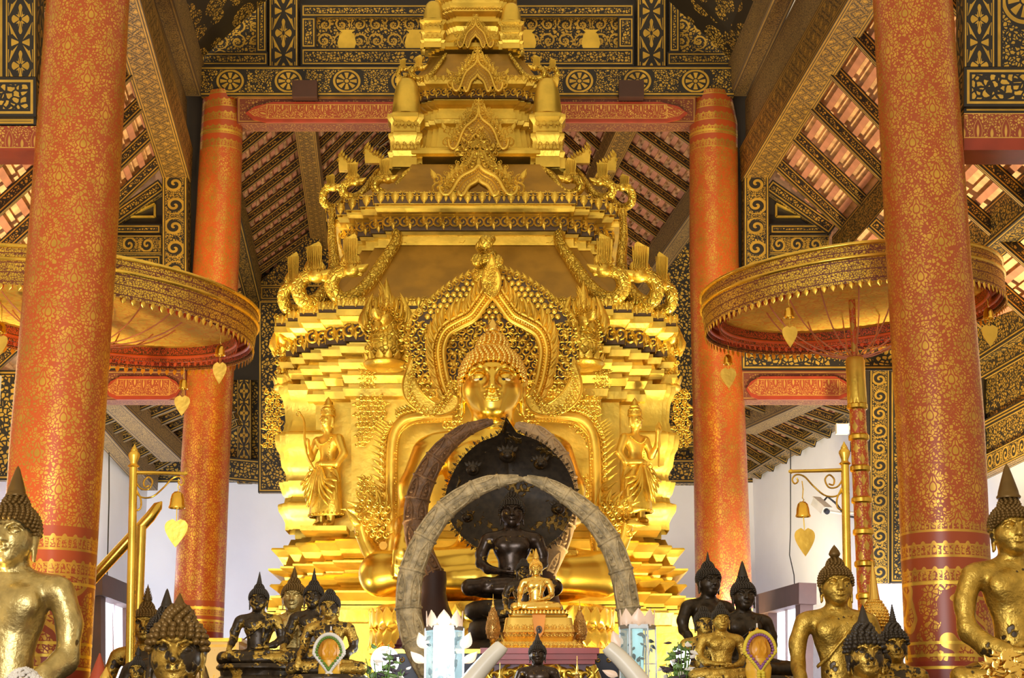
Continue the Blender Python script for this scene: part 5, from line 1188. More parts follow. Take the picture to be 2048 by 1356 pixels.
# side acroteria
for s in (-1, 1):
    for du, vb, sz in ((118, 318, 38), (206, 330, 36), (258, 345, 36), (150, 175, 22)):
        u = 955 + s * du; Y = YC - pbm(320) * (150 if du < 180 else 110); o = at(u, vb, Y); k = mpp(vb, Y) * sz; b = MB()
        pr = [(-.5, 0), (.5, 0), (.45, .25), (.2, .45), (-.05, .55), (-.3, .8), (-.45, 1.0), (-.55, .6)]; pr = [(x * s * -1, y) for x, y in pr]
        if s < 0: pr = pr[::-1]
        b.prism([(x * k, y * k) for x, y in pr], o, EX, EZ, EN, .05); root = sp(b.build('acroterion', M['goldpaint'])); f = MB()
        for x, y in smoothpath([pr[i] for i in (range(2, 8) if s > 0 else range(0, 6))], 9): f.inst(LEAFB if s < 0 else LEAFBM, basis(EX, EZ, EN, k * .32), o + EX * x * k + EZ * y * k + EN * .03); f.inst(CURL, basis(EX, EZ, EN, k * .16), o + EX * x * k + EZ * y * k + EN * .05)
        f.build('leaf_edge', M['goldcarve'], root, 60)
# nagas running down the roof corners
def naga(path, r_px, crest, lean=0, nm='naga'):
    P = [at(u, v, Y) for u, v, Y in path]; P = [Vector(q) for q in smoothpath([tuple(p) for p in P], 40)]; k = mpp(path[-1][1], path[-1][2]); n = len(P)
    R = [r_px * k * (.45 + .55 * min(1, i / 14)) * (1 - .25 * max(0, (i - 30) / 10)) for i in range(n)]
    b = MB(); b.tube(P, R, 12); root = sp(b.build(nm, M['goldscale'], None, 60))
    u, v0, v1, hw, Y = crest; o = at(u, v1, Y); H = at(u, v0, Y).z - o.z; W = hw * k
    h = MB(); d = 1 if P[-1].x > P[-8].x else -1
    h.ball(P[-1], (r_px * k * 1.3, r_px * k * 1.15, r_px * k * .95), 12, 8); h.tube([P[-1], P[-1] + Vector((d * r_px * k * 1.5, -.02, .2 * r_px * k)), P[-1] + Vector((d * r_px * k * 2.1, -.03, r_px * k * .7))], [r_px * k * .85, r_px * k * .6, r_px * k * .15], 8)
    h.tube([P[-1], P[-1] + Vector((d * r_px * k * 1.3, -.02, -.7 * r_px * k))], [r_px * k * .6, r_px * k * .25], 8)
    for s in (-1, 1): h.ball(P[-1] + Vector((d * .3 * r_px * k, -.9 * r_px * k, .5 * r_px * k)), r_px * k * .28, 8, 6)
    h.build('head', M['goldcarve'], root, 60)
    c = MB()
    fan = [(-.55, -.12), (-.8, .25), (-.95, .62), (-1.0, .86), (-.55, .93), (-.1, 1.0), (.35, 1.06), (.62, .98), (.75, .70), (.68, .30), (.5, -.12)]
    if d < 0: fan = [(-x, y) for x, y in fan][::-1]
    c.prism([(x * W, y * H) for x, y in fan][::-1], o, EX, EZ, EN, W * .30)
    for i in range(8):
        t = i / 7; x0, x1 = -.5 + t, (-.85 + 1.55 * t) * (1 if d > 0 else 1); c.tube([o + EX * (x0 * W) - EZ * H * .10 + EN * W * .32, o + EX * (x1 * W * .95) + EZ * H * .5 + EN * W * .36, o + EX * (x1 * W) + EZ * H * .90 + EN * W * .34], [W * .085, W * .10, W * .07], 6)
    for t in (-.95, .8): c.inst(FLAME if t < 0 else FLAMEM, basis(EX, EZ, EN, H * .5), o + EX * t * W + EZ * H * .1)
    for i in range(7):
        t = i / 6 - .5; c.inst(CURL if t < 0 else CURLM, basis(EX, EZ, EN, W * .5), o + EX * (t * W * 2) + EZ * H * .08 + EN * .05)
    c.build('crest', M['goldcarve'], root, 60); return root
def mir(path, ax): return [(2 * ax - u, v, Y) for u, v, Y in path]
Yf, Ys = front(300, 600), front(200, 600)
for s in (0, 1):
    f = (lambda p: p) if s == 0 else (lambda p: mir(p, 955.5)); g = (lambda c: c) if s == 0 else (lambda c: (1911 - c[0],) + c[1:])
    q = 13.45
    naga(f([(770, 415, 13.9), (783, 445, 13.85), (794, 478, 13.8), (770, 520, 13.7), (735, 570, 13.5), (705, 594, 13.42), (680, 596, 13.4), (664, 575, 13.38), (670, 551, 13.36), (690, 542, 13.33), (706, 541, 13.3)]), 15, g((702, 472, 536, 17, 13.34)))
    naga(f([(666, 420, 14.1), (664, 470, 14.0), (668, 530, 13.85), (655, 575, 13.65), (630, 602, 13.55), (608, 602, 13.5), (597, 582, 13.48), (603, 560, 13.46), (620, 552, 13.44), (634, 552, 13.42)]), 15, g((630, 488, 548, 18, 13.46)))
    naga(f([(655, 560, 14.6), (640, 590, 14.3), (612, 612, 14.0), (585, 624, 13.9), (570, 610, 13.85), (568, 588, 13.82), (578, 574, 13.8), (592, 572, 13.78)]), 13, g((587, 508, 570, 13, 13.82)), .1)
    naga(f([(842, 330, 14.15), (812, 347, 14.05), (789, 379, 13.9), (769, 388, 13.85), (751, 377, 13.82), (753, 362, 13.8), (768, 358, 13.78), (776, 359, 13.76)]), 9.5, g((770, 318, 356, 12, 13.8)))
    naga(f([(756, 340, 14.4), (742, 360, 14.25), (726, 384, 14.1), (707, 395, 14.05), (688, 388, 14.02), (688, 371, 14.0), (704, 364, 13.98), (714, 364, 13.96)]), 9, g((706, 326, 361, 12, 14.0)))
    naga(f([(690, 385, 14.6), (680, 405, 14.45), (664, 415, 14.35), (649, 406, 14.3), (647, 388, 14.28), (656, 376, 14.26), (668, 375, 14.24)]), 8.5, g((662, 350, 376, 10, 14.28)))
    naga(f([(892, 108, 14.45), (875, 133, 14.38), (859, 152, 14.3), (838, 157, 14.28), (822, 150, 14.26), (828, 138, 14.25), (842, 136, 14.23)]), 6.5, g((838, 112, 138, 8, 14.26)))
    naga(f([(848, 115, 14.8), (828, 140, 14.7), (806, 158, 14.6), (796, 148, 14.6), (802, 138, 14.58), (812, 138, 14.56)]), 5.5, g((806, 118, 140, 7, 14.58)))
    for us, du in ((782, 8), ):
        pass
# guardians
def guardian(u, vt, vb, hw, Y, face_=0, nm='guardian_naga'):
    k = mpp(vb, Y); o = at(u, vb, Y); H = at(u, vt, Y).z - o.z; W = hw * k; b = MB()
    b.ball(o + EZ * H * .22, (W * .86, W * .8, H * .24), 20, 12); b.ball(o + EZ * H * .42 + EX * face_ * W * .1, (W * .62, W * .62, H * .17), 18, 10); root = sp(b.build(nm, M['goldscale'], None, 60))
    h = MB(); c0 = o + EZ * H * .50 + EN * W * .35 + EX * face_ * W * .15; h.ball(c0, (W * .42, W * .5, H * .10), 14, 8); fd = (EN + EX * face_ * .8).normalized(); sd = fd.cross(EZ)
    h.tube([c0 + EZ * H * .03, c0 + fd * W * .6 + EZ * H * .05, c0 + fd * W * .78 + EZ * H * .10], [W * .30, W * .22, W * .06], 10); h.tube([c0 - EZ * H * .03, c0 + fd * W * .5 - EZ * H * .07], [W * .26, W * .14], 10)
    for s in (-1, 1): h.ball(c0 + sd * s * W * .24 + fd * W * .28 + EZ * H * .065, W * .10, 8, 6); h.tube([c0 + sd * s * W * .2 + fd * W * .5, c0 + sd * s * W * .22 + fd * W * .6 - EZ * H * .06], [W * .05, W * .01], 6)
    h.build('head', M['goldcarve'], root, 60); c = MB()
    for row, (nn, hh, zz, ww, dd) in enumerate(((11, .26, .46, .95, .0), (9, .30, .54, .78, .10), (7, .30, .60, .55, .18), (5, .30, .66, .34, .22), (3, .26, .72, .18, .26))):
        for i in range(nn):
            t = i / (nn - 1) - .5; X, Y_ = rot2(EX, EZ, -t * .9); c.inst(FLAME if t < 0 else FLAMEM, basis(X * .62, Y_, EN, H * hh * (1 - abs(t) * .5)), o + EX * t * 2 * W * ww + EZ * H * (zz - abs(t) * .18) + EN * W * dd)
            c.inst(CURL if t < 0 else CURLM, basis(X, Y_, EN, W * .22), o + EX * t * 2 * W * ww * .9 + EZ * H * (zz + .02 - abs(t) * .1) + EN * W * (dd + .1))
    for s in (-1, 1):
        for j in range(3): X, Y_ = rot2(EX, EZ, -s * .25); c.inst(FLAME if s < 0 else FLAMEM, basis(X, Y_, EN, H * (.34 - .06 * j)), o + EX * s * W * (.95 - .08 * j) + EZ * H * (.42 + .1 * j)); c.inst(CURL if s > 0 else CURLM, basis(EX, EZ, EN, W * .4), o + EX * s * W * (.75) + EZ * H * (.16 + .12 * j) + EN * W * .5)
    c.inst(LEAF, basis(EX * .6, EZ, EN, H * .40), o + EZ * H * .62 + EN * W * .25); c.build('flame_crest', M['goldcarve'], root, 60)
    l = MB()
    for i in range(14):
        a = 2 * PI * i / 14; un = Vector((math.cos(a), math.sin(a), 0)); l.inst(LEAF, basis(Vector((-math.sin(a), math.cos(a), 0)) * 1.4, EZ + un * .4, un, H * .12), o + un * W * .85)
    l.lathe([(W * .8, -.06 * H), (W * .95, -.03 * H), (W * 1.0, .0), (W * .9, .03 * H)], o, 24); l.build('lotus_base', M['goldcarve'], root, 60); return root
guardian(771, 562, 728, 45, 13.15, -.7); guardian(1168, 568, 728, 42, 13.15, .7); guardian(583, 612, 775, 36, 14.0, -1); guardian(1328, 612, 775, 34, 14.0, 1)
# corner pilasters with bulging mouldings
def pil(s):
    prof = [(1064, 1.0), (1050, 1.0), (1040, 1.10), (1028, 1.28), (1018, 1.32), (1014, 1.3), (1010, 1.05), (1000, 1.0), (994, 1.12), (976, 1.26), (970, 1.28), (968, 1.0), (958, .96), (948, 1.02), (940, 1.16), (915, 1.24), (905, 1.38), (892, 1.44), (880, 1.46), (876, 1.40), (872, 1.2), (866, 1.1), (850, 1.0), (815, 1.05), (800, 1.2), (792, 1.3), (780, 1.3)]
    Y = YC - pbm(900) * 250; hp = 40; b = MB(); vs = []; cu = 955 + s * 338; n = 12
    for v, r in prof:
        w = hp * pbm(900) * r; o = at(cu, v, Y); vs += [(o.x + w * c_ - s * (0), Y + w * d_, o.z) for c_, d_ in ((.62, -1), (.62, -.8), (.82, -.8), (.82, -.6), (1, -.6), (1, 1), (-1, 1), (-1, -.6), (-.82, -.6), (-.82, -.8), (-.62, -.8), (-.62, -1))]
    fs = [(i*n+k, i*n+(k+1) % n, (i+1)*n+(k+1) % n, (i+1)*n+k) for i in range(len(prof) - 1) for k in range(n)] + [tuple(range((len(prof)-1)*n, len(prof)*n))]; b.add(vs, fs); o = sp(b.build('corner_pilaster', M['gold'], None, 25))
    c = MB(); u0 = 955 + s * 408; fil_px(c, u0 - 14, 780, u0 + 14, 892, Y + .3, 11, None, 9); sp(c.build('corner_filigree', M['goldcarve'], None, 60))
pil(-1); pil(1)
# projecting centre bay mouldings and carved corner pieces
Yb = front(368, 900)
c = MB()
for s in (-1, 1):
    k = mpp(850, Yb); u = 955 + s * 213
    fil_px(c, u - 26, 796, u + 26, 850, Yb - .03, 13, None, 2 + s); fil_px(c, u - 26, 850, u + 26, 890, Yb - .03, 12, (lambda s: lambda x, y: (x * s > -(y / k + 20) / 40 * 26 * k) and x * s > -.02 + (-y) * .5)(s), 5 + s); fil_px(c, u - 24, 955, u + 24, 1010, Yb - .03, 13, (lambda s: lambda x, y: x * s > -.08 + (y) * .55)(s), 8 + s)
sp(c.build('corner_scrollwork', M['goldcarve'], None, 60))
c = MB()
for s in (-1, 1):                                     # small bosses along the mouldings
    for u, v, r in ((745, 752, 14), (1166, 752, 14)): pass
for u, v, r in ((737, 757, 15), (1206, 757, 15)): fil_px(c, u - r, v - r, u + r, v + r, Yb - .10, 9, None, 11)
sp(c.build('grape_boss', M['goldcarve'], None, 60))
# niche frame around the seated image
YN = 13.0
FRM = [(778, 1108), (783, 1060), (783, 960), (786, 885), (800, 850), (830, 836), (905, 832)]
for s in (0, 1):
    X = (lambda u: u) if s == 0 else (lambda u: 1974 - u); P = smoothpath([(X(u), v) for u, v in FRM], 40); k = mpp(950, YN)
    b = MB(); b.tube([at(u, v, YN) for u, v in P], 13 * k, 12); root = sp(b.build('niche_frame', M['goldpaint'], None, 60)); f = MB(); d = MB()
    for i, (u, v) in enumerate(smoothpath(P, 34)[:-3]):
        q = P; sgn = -1 if s == 0 else 1; p = at(u, v, YN - .01)
        top = v < 850; up = (EZ + EX * sgn * (.55 if not top else -.3)).normalized(); out = (EX * sgn) if not top else (EX * sgn * .5 + EZ).normalized()
        f.inst(FLAME if s else FLAMEM, basis(EX * 1.3, up, EN, 25 * k), p + out * 15 * k - EZ * 8 * k); f.inst(CURL if s else CURLM, basis(EX, EZ, EN, 13 * k), p + out * 20 * k + EN * .02)
    for u, v in smoothpath([(X(u0 + 9), v0 + (9 if v0 < 860 else 0)) for u0, v0 in FRM], 80): d.inst(BALLS, basis(EX, EZ, EN, 1.8 * k), at(u, v, YN - 13 * k))
    for v in (905, 955, 1005): 
        for dv in (0, 12): d.inst(BALLS, basis(EX, EZ, EN, 2.6 * k), at(X(790), v + dv, YN - 13 * k))
    f.build('leaf_fringe', M['goldcarve'], root, 60); d.build('bead_row', M['goldmetal'], root, 60)
    b = MB(); o = at(X(745), 1060, YN - .08)         # makara at the foot of the frame
    mk = MB(); sg = -1 if s == 0 else 1
    pth = [(790, 1112), (765, 1125), (742, 1105), (728, 1075), (722, 1048)]; mk.tube([at(X(u), v, YN - .1) for u, v in smoothpath(pth, 20)], [15 * k * (.55 + .6 * math.sin(min(1, i / 12) * PI * .7)) for i in range(20)], 12); mo = sp(mk.build('makara', M['goldmetal'], None, 60)); mc = MB()
    fil_px(mc, X(745) - 30, 1000, X(745) + 30, 1070, YN - .14, 15, None, 21)
    for i in range(6): XX, YY = rot2(EX, EZ, sg * (-.9 + .3 * i)); mc.inst(FLAME if s else FLAMEM, basis(XX, YY, EN, 48 * k), at(X(735 + 6 * i), 1030, YN - .12))
    mc.inst(FLAME, basis(*rot2(EX, EZ, -sg * 1.2), EN, 40 * k), at(X(722), 1050, YN - .2)); mc.build('mane', M['goldcarve'], mo, 60)
    e = MB(); oo = at(X(767), 1092, YN - .25); e.tube([oo, oo + EN * .03], 8 * k, 16); e.build('boss', M['goldroof'], mo, 40)
# carved gable with serpents behind the halo
YG = 13.02
kG = mpp(640, YG); o = at(985, 760, YG); outl = [(-168, 0), (-168, 70), (-160, 118), (-130, 150), (-100, 178), (-60, 205), (-20, 222), (0, 228), (20, 222), (60, 205), (100, 178), (130, 150), (160, 118), (168, 70), (168, 0)]
b = MB(); b.prism([(x * kG, y * kG) for x, y in outl][::-1], o, EX, EZ, EN, .02); gb = sp(b.build('serpent_gable', M['recess_shade']))  # gable body coloured dark for the shade between scales and scrolls
sc = MB()
for j in range(9):
    for i in range(-12, 13):
        x = (i + .5 * (j % 2)) * 13; y = 128 + j * 11.5
        if abs(x) > float(np.interp(y, [70, 118, 150, 178, 205, 222], [168, 160, 130, 100, 60, 22])) - 9: continue
        sc.inst(BALL, basis(EX, EZ, EN * .45, 6.6 * kG), o + EX * x * kG + EZ * y * kG + EN * .025)
sc.build('scales', M['goldpaint'], gb, 60)
c = MB(); out2 = smoothpath(outl, 46)
for i, (x, y) in enumerate(out2):
    s = -1 if x < 0 else 1; c.inst(CURL if s > 0 else CURLM, basis(EX, EZ, EN, 15 * kG), o + EX * x * kG + EZ * y * kG + EN * .03); c.inst(LEAFB if s < 0 else LEAFBM, basis(EX, EZ, EN, 17 * kG), o + EX * (x + s * 5) * kG + EZ * y * kG)
fil_px(c, 815, 640, 872, 790, YG - .04, 17, None, 31); fil_px(c, 1098, 640, 1155, 790, YG - .04, 17, None, 33); fil_px(c, 890, 640, 1080, 800, YG - .05, 17, None, 35); fil_px(c, 893, 790, 930, 900, YG - .04, 15, None, 37); fil_px(c, 1045, 790, 1082, 850, YG - .04, 15, None, 39)
c.build('scrollwork', M['goldcarve'], gb, 60)
b = MB(); P = []; R = []
for i in range(60):                                    # knot of coiled serpents on the gable top
    t = i / 59; a = t * 6 * PI; P.append(at(972 + 17 * math.cos(a) * (1 - .35 * t), 572 - 95 * t, YG - .06 + .05 * math.sin(a))); R.append(13 * kG * (1 - .3 * t))
b.tube(P, R, 10)
for u, v, r in ((972, 484, 15), (955, 520, 14), (993, 522, 14)): b.ball(at(u, v, YG - .12), (r * kG, r * kG * .7, r * kG), 12, 8)
sp(b.build('serpent_knot', M['goldscale'], None, 60))
# deity figures
def deity(label, u, vt, vb, Y, sgn):
    k = (at(u, vt, Y).z - at(u, vb, Y).z) / 1.04; o = at(u, vb, Y); xs = axis([(-.28, .28, .0065)]); ys = axis([(-.22, .16, .0075)]); zs = axis([(-.02, .72, .0085), (.72, 1.02, .0055)])
    f = SDF(xs, ys, zs)
    f.ell((0, 0, .66), (.095, .06, .075), .04); f.ell((0, 0, .56), (.065, .05, .08), .04); f.ell((0, 0, .47), (.085, .07, .07), .04); f.cap((-.105, 0, .70), (.105, 0, .70), .032, .032, .03); f.cap((0, 0, .68), (0, -.01, .79), .034, .03, .02)
    for s in (-1, 1): f.chain([(.045 * s, 0, .46), (.05 * s, -.02, .26), (.05 * s, 0, .05)], [.07, .05, .03], .03); f.chain([(.05 * s, .0, .03), (.055 * s, -.07, .015)], [.026, .02], .01)
    a = 1 if sgn < 0 else -1
    f.chain([(.115 * a, 0, .69), (.165 * a, .0, .57), (.14 * a, -.05, .485), (.02 * a, -.10, .49)], [.036, .031, .026, .02], .015); f.ell((.0, -.105, .49), (.03, .022, .02), .01)
    f.chain([(-.115 * a, 0, .69), (-.15 * a, -.03, .56), (-.16 * a, -.10, .64) if sgn > 0 else (-.13 * a, -.08, .60), (-.15 * a, -.12, .74) if sgn > 0 else (-.12 * a, -.11, .66)], [.036, .030, .025, .02], .015); f.ell((-.15 * a, -.125, .76) if sgn > 0 else (-.12 * a, -.115, .68), (.024, .022, .026), .01)
    for i in range(4): f.cap((-.01 + .012 * i, -.12, .49), (-.02 + .012 * i, -.125, .47), .007, .006, .004)
    H = lambda x, y, z: (x * .15, y * .15 - .012, .845 + z * .15)
    f.ell(H(0, 0, .05), (.055, .06, .07), .02); f.ell(H(0, -.08, -.2), (.045, .048, .042), .02); f.chain([H(0, -.36, .1), H(0, -.47, -.1)], [.006, .010], .006)
    for s in (-1, 1): f.ell(H(.17 * s, -.36, .04), (.018, .010, .008), .004); f.chain([H(.05 * s, -.42, .12), H(.28 * s, -.32, .12)], [.004, .003], .003); f.cap(H(.37 * s, 0, .1), H(.38 * s, 0, -.35), .010, .010, .006)
    f.chain([H(-.1, -.38, -.22), H(0, -.43, -.23), H(.1, -.38, -.22)], [.004, .007, .004], .004)
    V, Q = f.mesh(); me = bpy.data.meshes.new('body'); me.from_pydata(V.tolist(), [], Q.tolist()); me.shade_smooth()
    r = thing('deity_statue', label, 'statue', o, 'gilded deities on the shrine front', math.radians(35 * sgn)); r.scale = (k, k, k); put_mesh('body', me, M['goldpaint'], r)
    sk = MB(); n = 36; vs = []; pr = [(.50, .09, .075), (.46, .105, .085), (.36, .125, .095), (.22, .14, .10), (.10, .155, .11), (.085, .15, .105)]
    for z, rx, ry in pr:
        for j in range(n): q = 1 + .06 * math.sin(j * 6) * (0.55 - z) * 2; a_ = 2 * PI * j / n; vs.append((rx * q * math.cos(a_), ry * q * math.sin(a_), z))
    sk.add(vs, [(i*n+j, (i+1)*n+j, (i+1)*n+(j+1) % n, i*n+(j+1) % n) for i in range(len(pr)-1) for j in range(n)]); sk.build('skirt', M['goldcarve'], r, 60)
    fo = MB()
    for s in (-1, 1):
        for j in range(5): P = [(s * .02, -.10, .46), (s * (.03 + .015 * j), -.125, .36), (s * (.05 + .02 * j), -.13, .24 + .03 * j), (s * (.10 + .022 * j), -.10, .16 + .045 * j)]; fo.tube([Vector(p) for p in smoothpath(P, 10)], [.012] * 9 + [.006], 6)
        for j in range(3): fo.inst(FLAME if s > 0 else FLAMEM, basis(*rot2(EX, EZ, -s * (1.9 + .2 * j)), EN, .13), (s * .09, -.07, .44 - .07 * j))
    for j in range(26): a_ = 2 * PI * j / 26; fo.inst(BALLS, basis(EX, EZ, EN, .010), (.155 * math.cos(a_), .11 * math.sin(a_), .10)); fo.inst(BALLS, basis(EX, EZ, EN, .008), (.1 * math.cos(a_), .08 * math.sin(a_), .48))
    for j in range(16): t = j / 15; fo.inst(BALLS, basis(EX, EZ, EN, .008), (-.08 + .16 * t, -.05 - .02 * math.sin(PI * t), .70 - .05 * math.sin(PI * t)))
    for j in range(12): t = j / 11; fo.inst(BALLS, basis(EX, EZ, EN, .007), (.07 - .03 * t, -.055, .70 - .22 * t))
    for s in (-1, 1): fo.inst(CURL if s < 0 else CURLM, basis(EX, EZ, EN, .06), (s * .11, -.05, .47)); fo.inst(CURL if s > 0 else CURLM, basis(EX, EZ, EN, .06), (s * .05, -.10, .40))
    fo.build('ornaments', M['goldcarve'], r, 60)
    cr = MB(); cr.lathe([(.060, .885), (.063, .895), (.060, .905), (.052, .925), (.06, .935), (.042, .955), (.046, .965), (.026, .985), (.028, 1.0), (.012, 1.025), (.001, 1.04)], (0, -.008, 0), 18)
    for j in range(12): a_ = 2 * PI * j / 12; un = Vector((math.cos(a_), math.sin(a_), 0)); cr.inst(LEAF, basis(Vector((-un.y, un.x, 0)), EZ, un, .045), Vector((0, -.008, .89)) + un * .056)
    cr.build('crown', M['goldcarve'], r, 60)
    if sgn < 0: bw = MB(); bw.tube([Vector(p) for p in smoothpath([(-.02, -.13, .44), (-.09, -.14, .56), (-.13, -.13, .70), (-.15, -.12, .84), (-.19, -.12, .90)], 20)], .010, 6); bw.inst(CURL, basis(EX, EZ, EN, .06), (-.20, -.12, .91)); bw.build('bow', M['goldpaint'], r, 60)
    else: bw = MB(); bw.tube([(.15, -.125, .46), (.155, -.125, .80)], .009, 6); bw.inst(LEAF, basis(EX * 1.5, EZ, EN, .10), (.155, -.125, .74)); bw.build('staff', M['goldpaint'], r, 60)
    return r
YD = YC - pbm(900) * 340 - .06
deity('gilded standing deity holding a bow on the left of the shrine front', 652, 794, 1056, YD - .12, -1)
deity('gilded standing deity holding a short staff on the right of the shrine front', 1272, 796, 1046, YD - .12, 1)
b = MB(); 
for u in (652, 1272): o = at(u, 1063, YD - .06); b.box(o - EZ * .0, (.34, .40, .035))
sp(b.build('deity_ledge', M['gold']))
# ------------------------------------------------------------------ halo arch round the great image
YH = 12.86; kH = mpp(700, YH)
def hp(u, v, d=0): return at(u, v, YH - d)
hal = thing('halo_arch', 'golden flame edged pointed halo arch round the great seated image', 'halo arch', at(985, 832, YH)); HL = Matrix.Translation(-Vector(hal.location))
def hput(o): o.parent = hal; o.matrix_parent_inverse = HL; return o
INN = [(912, 800), (897, 765), (889, 728), (887, 697), (897, 670), (920, 655), (948, 640), (967, 616), (984, 592)]
for s in (0, 1):
    X = (lambda u: u) if s == 0 else (lambda u: 1969 - u); sg = -1 if s == 0 else 1
    P = [(X(u), v) for u, v in smoothpath(INN, 48)]
    def off(i, d):
        a, b_ = P[max(i-1, 0)], P[min(i+1, len(P)-1)]; tx, ty = b_[0]-a[0], b_[1]-a[1]; L = math.hypot(tx, ty); nx, ny = -ty / L, tx / L
        if nx * sg < 0 and i < 30 or (i >= 30 and ny > 0): nx, ny = -nx, -ny
        return P[i][0] + nx * d, P[i][1] + ny * d
    for d, r, m, nm in ((0, 5.5, 'goldpaint', 'inner_rib'), (11, 7, 'goldmetal', 'middle_rib'), (22, 4.5, 'goldpaint', 'outer_rib')):
        b = MB(); b.tube([hp(*off(i, d), .0 + .01 * (d == 11)) for i in range(48)], r * kH, 8, ref=(0, 1, 0)); hput(b.build(nm, M[m], None, 60))
    f = MB(); g = MB()
    for i in range(0, 48):
        g.inst(BALLS, basis(EX, EZ, EN, 2.2 * kH), hp(*off(i, 6), .035)); g.inst(BALLS, basis(EX, EZ, EN, 1.8 * kH), hp(*off(i, 16.5), .035))
    for j in range(17):
        i = min(46, int(j * 2.75)); u, v = off(i, 20); a, b_ = P[max(i-1, 0)], P[i+1]; nx = sg; 
        out = Vector((off(i, 40)[0] - u, 0, -(off(i, 40)[1] - v))).normalized(); up = (out * .75 + EZ * .8).normalized(); xs_ = EX * up.z - EZ * up.x
        sz = 44 * kH * (1 - .25 * abs(j - 9) / 9)
        f.inst(FLAMEM if s else FLAME, basis(xs_ * 1.05, up, EN, sz), hp(u, v, .0)); f.inst(FLAMEM if s else FLAME, basis(xs_ * .5, up, EN, sz * .75), hp(u, v, .02)); f.inst(LEAF, basis(xs_ * .5, up, EN, sz * .5), hp(u, v, .03))
    hput(g.build('bead_row', M['goldmetal'], None, 60)); hput(f.build('flame_fringe', M['goldpaint'], None, 60))
    out = [(822, 716), (812, 745), (806, 775), (812, 800), (828, 818), (852, 831), (880, 834), (904, 826), (916, 810), (914, 798), (905, 794), (900, 800), (890, 812), (872, 810), (855, 798), (840, 780), (830, 760), (826, 740)]
    out = smoothpath(out + [out[0]], 60)[:-1]; b = MB(); o = hp(X(860), 800, .06); poly = [((X(u) - X(860)) * kH, -(v - 800) * kH) for u, v in out]
    if s == 0: poly = poly[::-1]
    b.prism(poly, o, EX, EZ, EN, .05); q = hput(b.build('scroll_end', M['goldcarve'])); b = MB(); b.tube([o + EX * x + EZ * y + EN * .05 for x, y in poly + poly[:1]], 2.4 * kH, 6, ref=(0, 1, 0)); hput(b.build('scroll_rim', M['goldpaint'], None, 60))
    c = MB(); fil_px(c, X(860) - 46, 725, X(860) + 46, 830, YH - .12, 9, (lambda sg, X: lambda x, y: (lambda U, V: 806 < (U if s == 0 else U) < 1e9 and abs(((U - 860) / 44) ** 2 + ((V - 770) / 60) ** 2 - .8) < .25 and (V > 760 or (U < 835)))(860 + x / kH * (1 if sg < 0 else -1), 777 - y / kH))(sg, X), 41 + s); hput(c.build('scroll_relief', M['goldcarve'], None, 60))
b = MB(); leafo = [(0, 0), (-12, 12), (-18, 30), (-17, 46), (-9, 66), (0, 92)]; o = hp(983, 600, .06); pp = smoothpath(leafo, 20); poly = [(x * kH, y * kH) for x, y in pp] + [(-x * kH, y * kH) for x, y in pp[-2:0:-1]]
b.prism(poly[::-1], o, EX, EZ, EN, .05); b.tube([o + EX * x + EZ * y + EN * .05 for x, y in poly], 2 * kH, 6, ref=(0, 1, 0)); hput(b.build('leaf_finial', M['goldpaint'], None, 40))
c = MB(); fil_px(c, 968, 530, 998, 590, YH - .12, 9, lambda x, y: abs(x) < 12 * kH, 44); hput(c.build('finial_relief', M['goldcarve'], None, 60))
# ------------------------------------------------------------------ the great image and its pedestal
big = buddha('great golden seated buddha image in front of the shrine, black pupils', 985, 838, 668, 12.3, 'big', ('bud', .075), 'goldpolish', 'goldbright', hair=HAIRF, fm='goldbright')
M['eyewhite'] = plain('painted eye white', (.75, .68, .5), .3); M['eyedark'] = plain('painted pupil', (.01, .008, .006), .25)
for s in (-1, 1):
    b = MB(); c0 = HC0 + np.array((.168 * s, -.372, -.022)) * HS; b.ball(c0, (.080 * HS, .026 * HS, .024 * HS), 14, 8); e = b.build('eye', M['eyewhite'], big, 60); b = MB(); b.ball(c0 + np.array((-.007 * s, -.027 * HS, -.0005)) , (.034 * HS, .014 * HS, .024 * HS), 10, 8); b.build('pupil', M['eyedark'], e, 60)
bz = big.location.z; kb = big.scale.x
ped = thing('lotus_pedestal', 'golden lotus petalled pedestal under the great image', 'pedestal', (big.location.x, 12.25, 1.30)); z_ = bz - 1.30 - .045
W = 252 * mpp(1190, 12.0)
b = MB(); b.lathe([(W*1.0, 0), (W*1.02, z_*.1), (W*1.0, z_*.3), (W*.92, z_*.42), (W*.9, z_*.60), (W*.96, z_*.70), (W*1.0, z_*.74), (W*.9, z_*.80), (W*.94, z_-.02), (W*.92, z_), (.01, z_)], (0, 0, 0), 64, 1, .55); b.build('pedestal_body', M['goldmetal'], ped, 30)
for nm, zz, sgn in (('upper_petals', 1 - .15 / z_, 1), ('lower_petals', 1 - .16 / z_, -1)):
    l = MB(); n = 44
    for i in range(n):
        a = 2 * PI * i / n; p = Vector((math.cos(a) * W * .97, math.sin(a) * W * .97 * .55, z_ * zz)); un = Vector((math.cos(a) * .55, math.sin(a), 0)).normalized(); l.inst(LEAF, basis(Vector((-un.y, un.x, 0)) * 1.7, EZ * sgn + un * .15, un, .13), p)
    l.build(nm, M['goldmetal'], ped, 60)
b = MB(); b.box((big.location.x, 12.25, .65), (2.5, 1.3, 1.3)); tag(b.build('altar_platform', M['redplain']), 'red platform behind the altar carrying the golden lotus pedestal', 'platform')
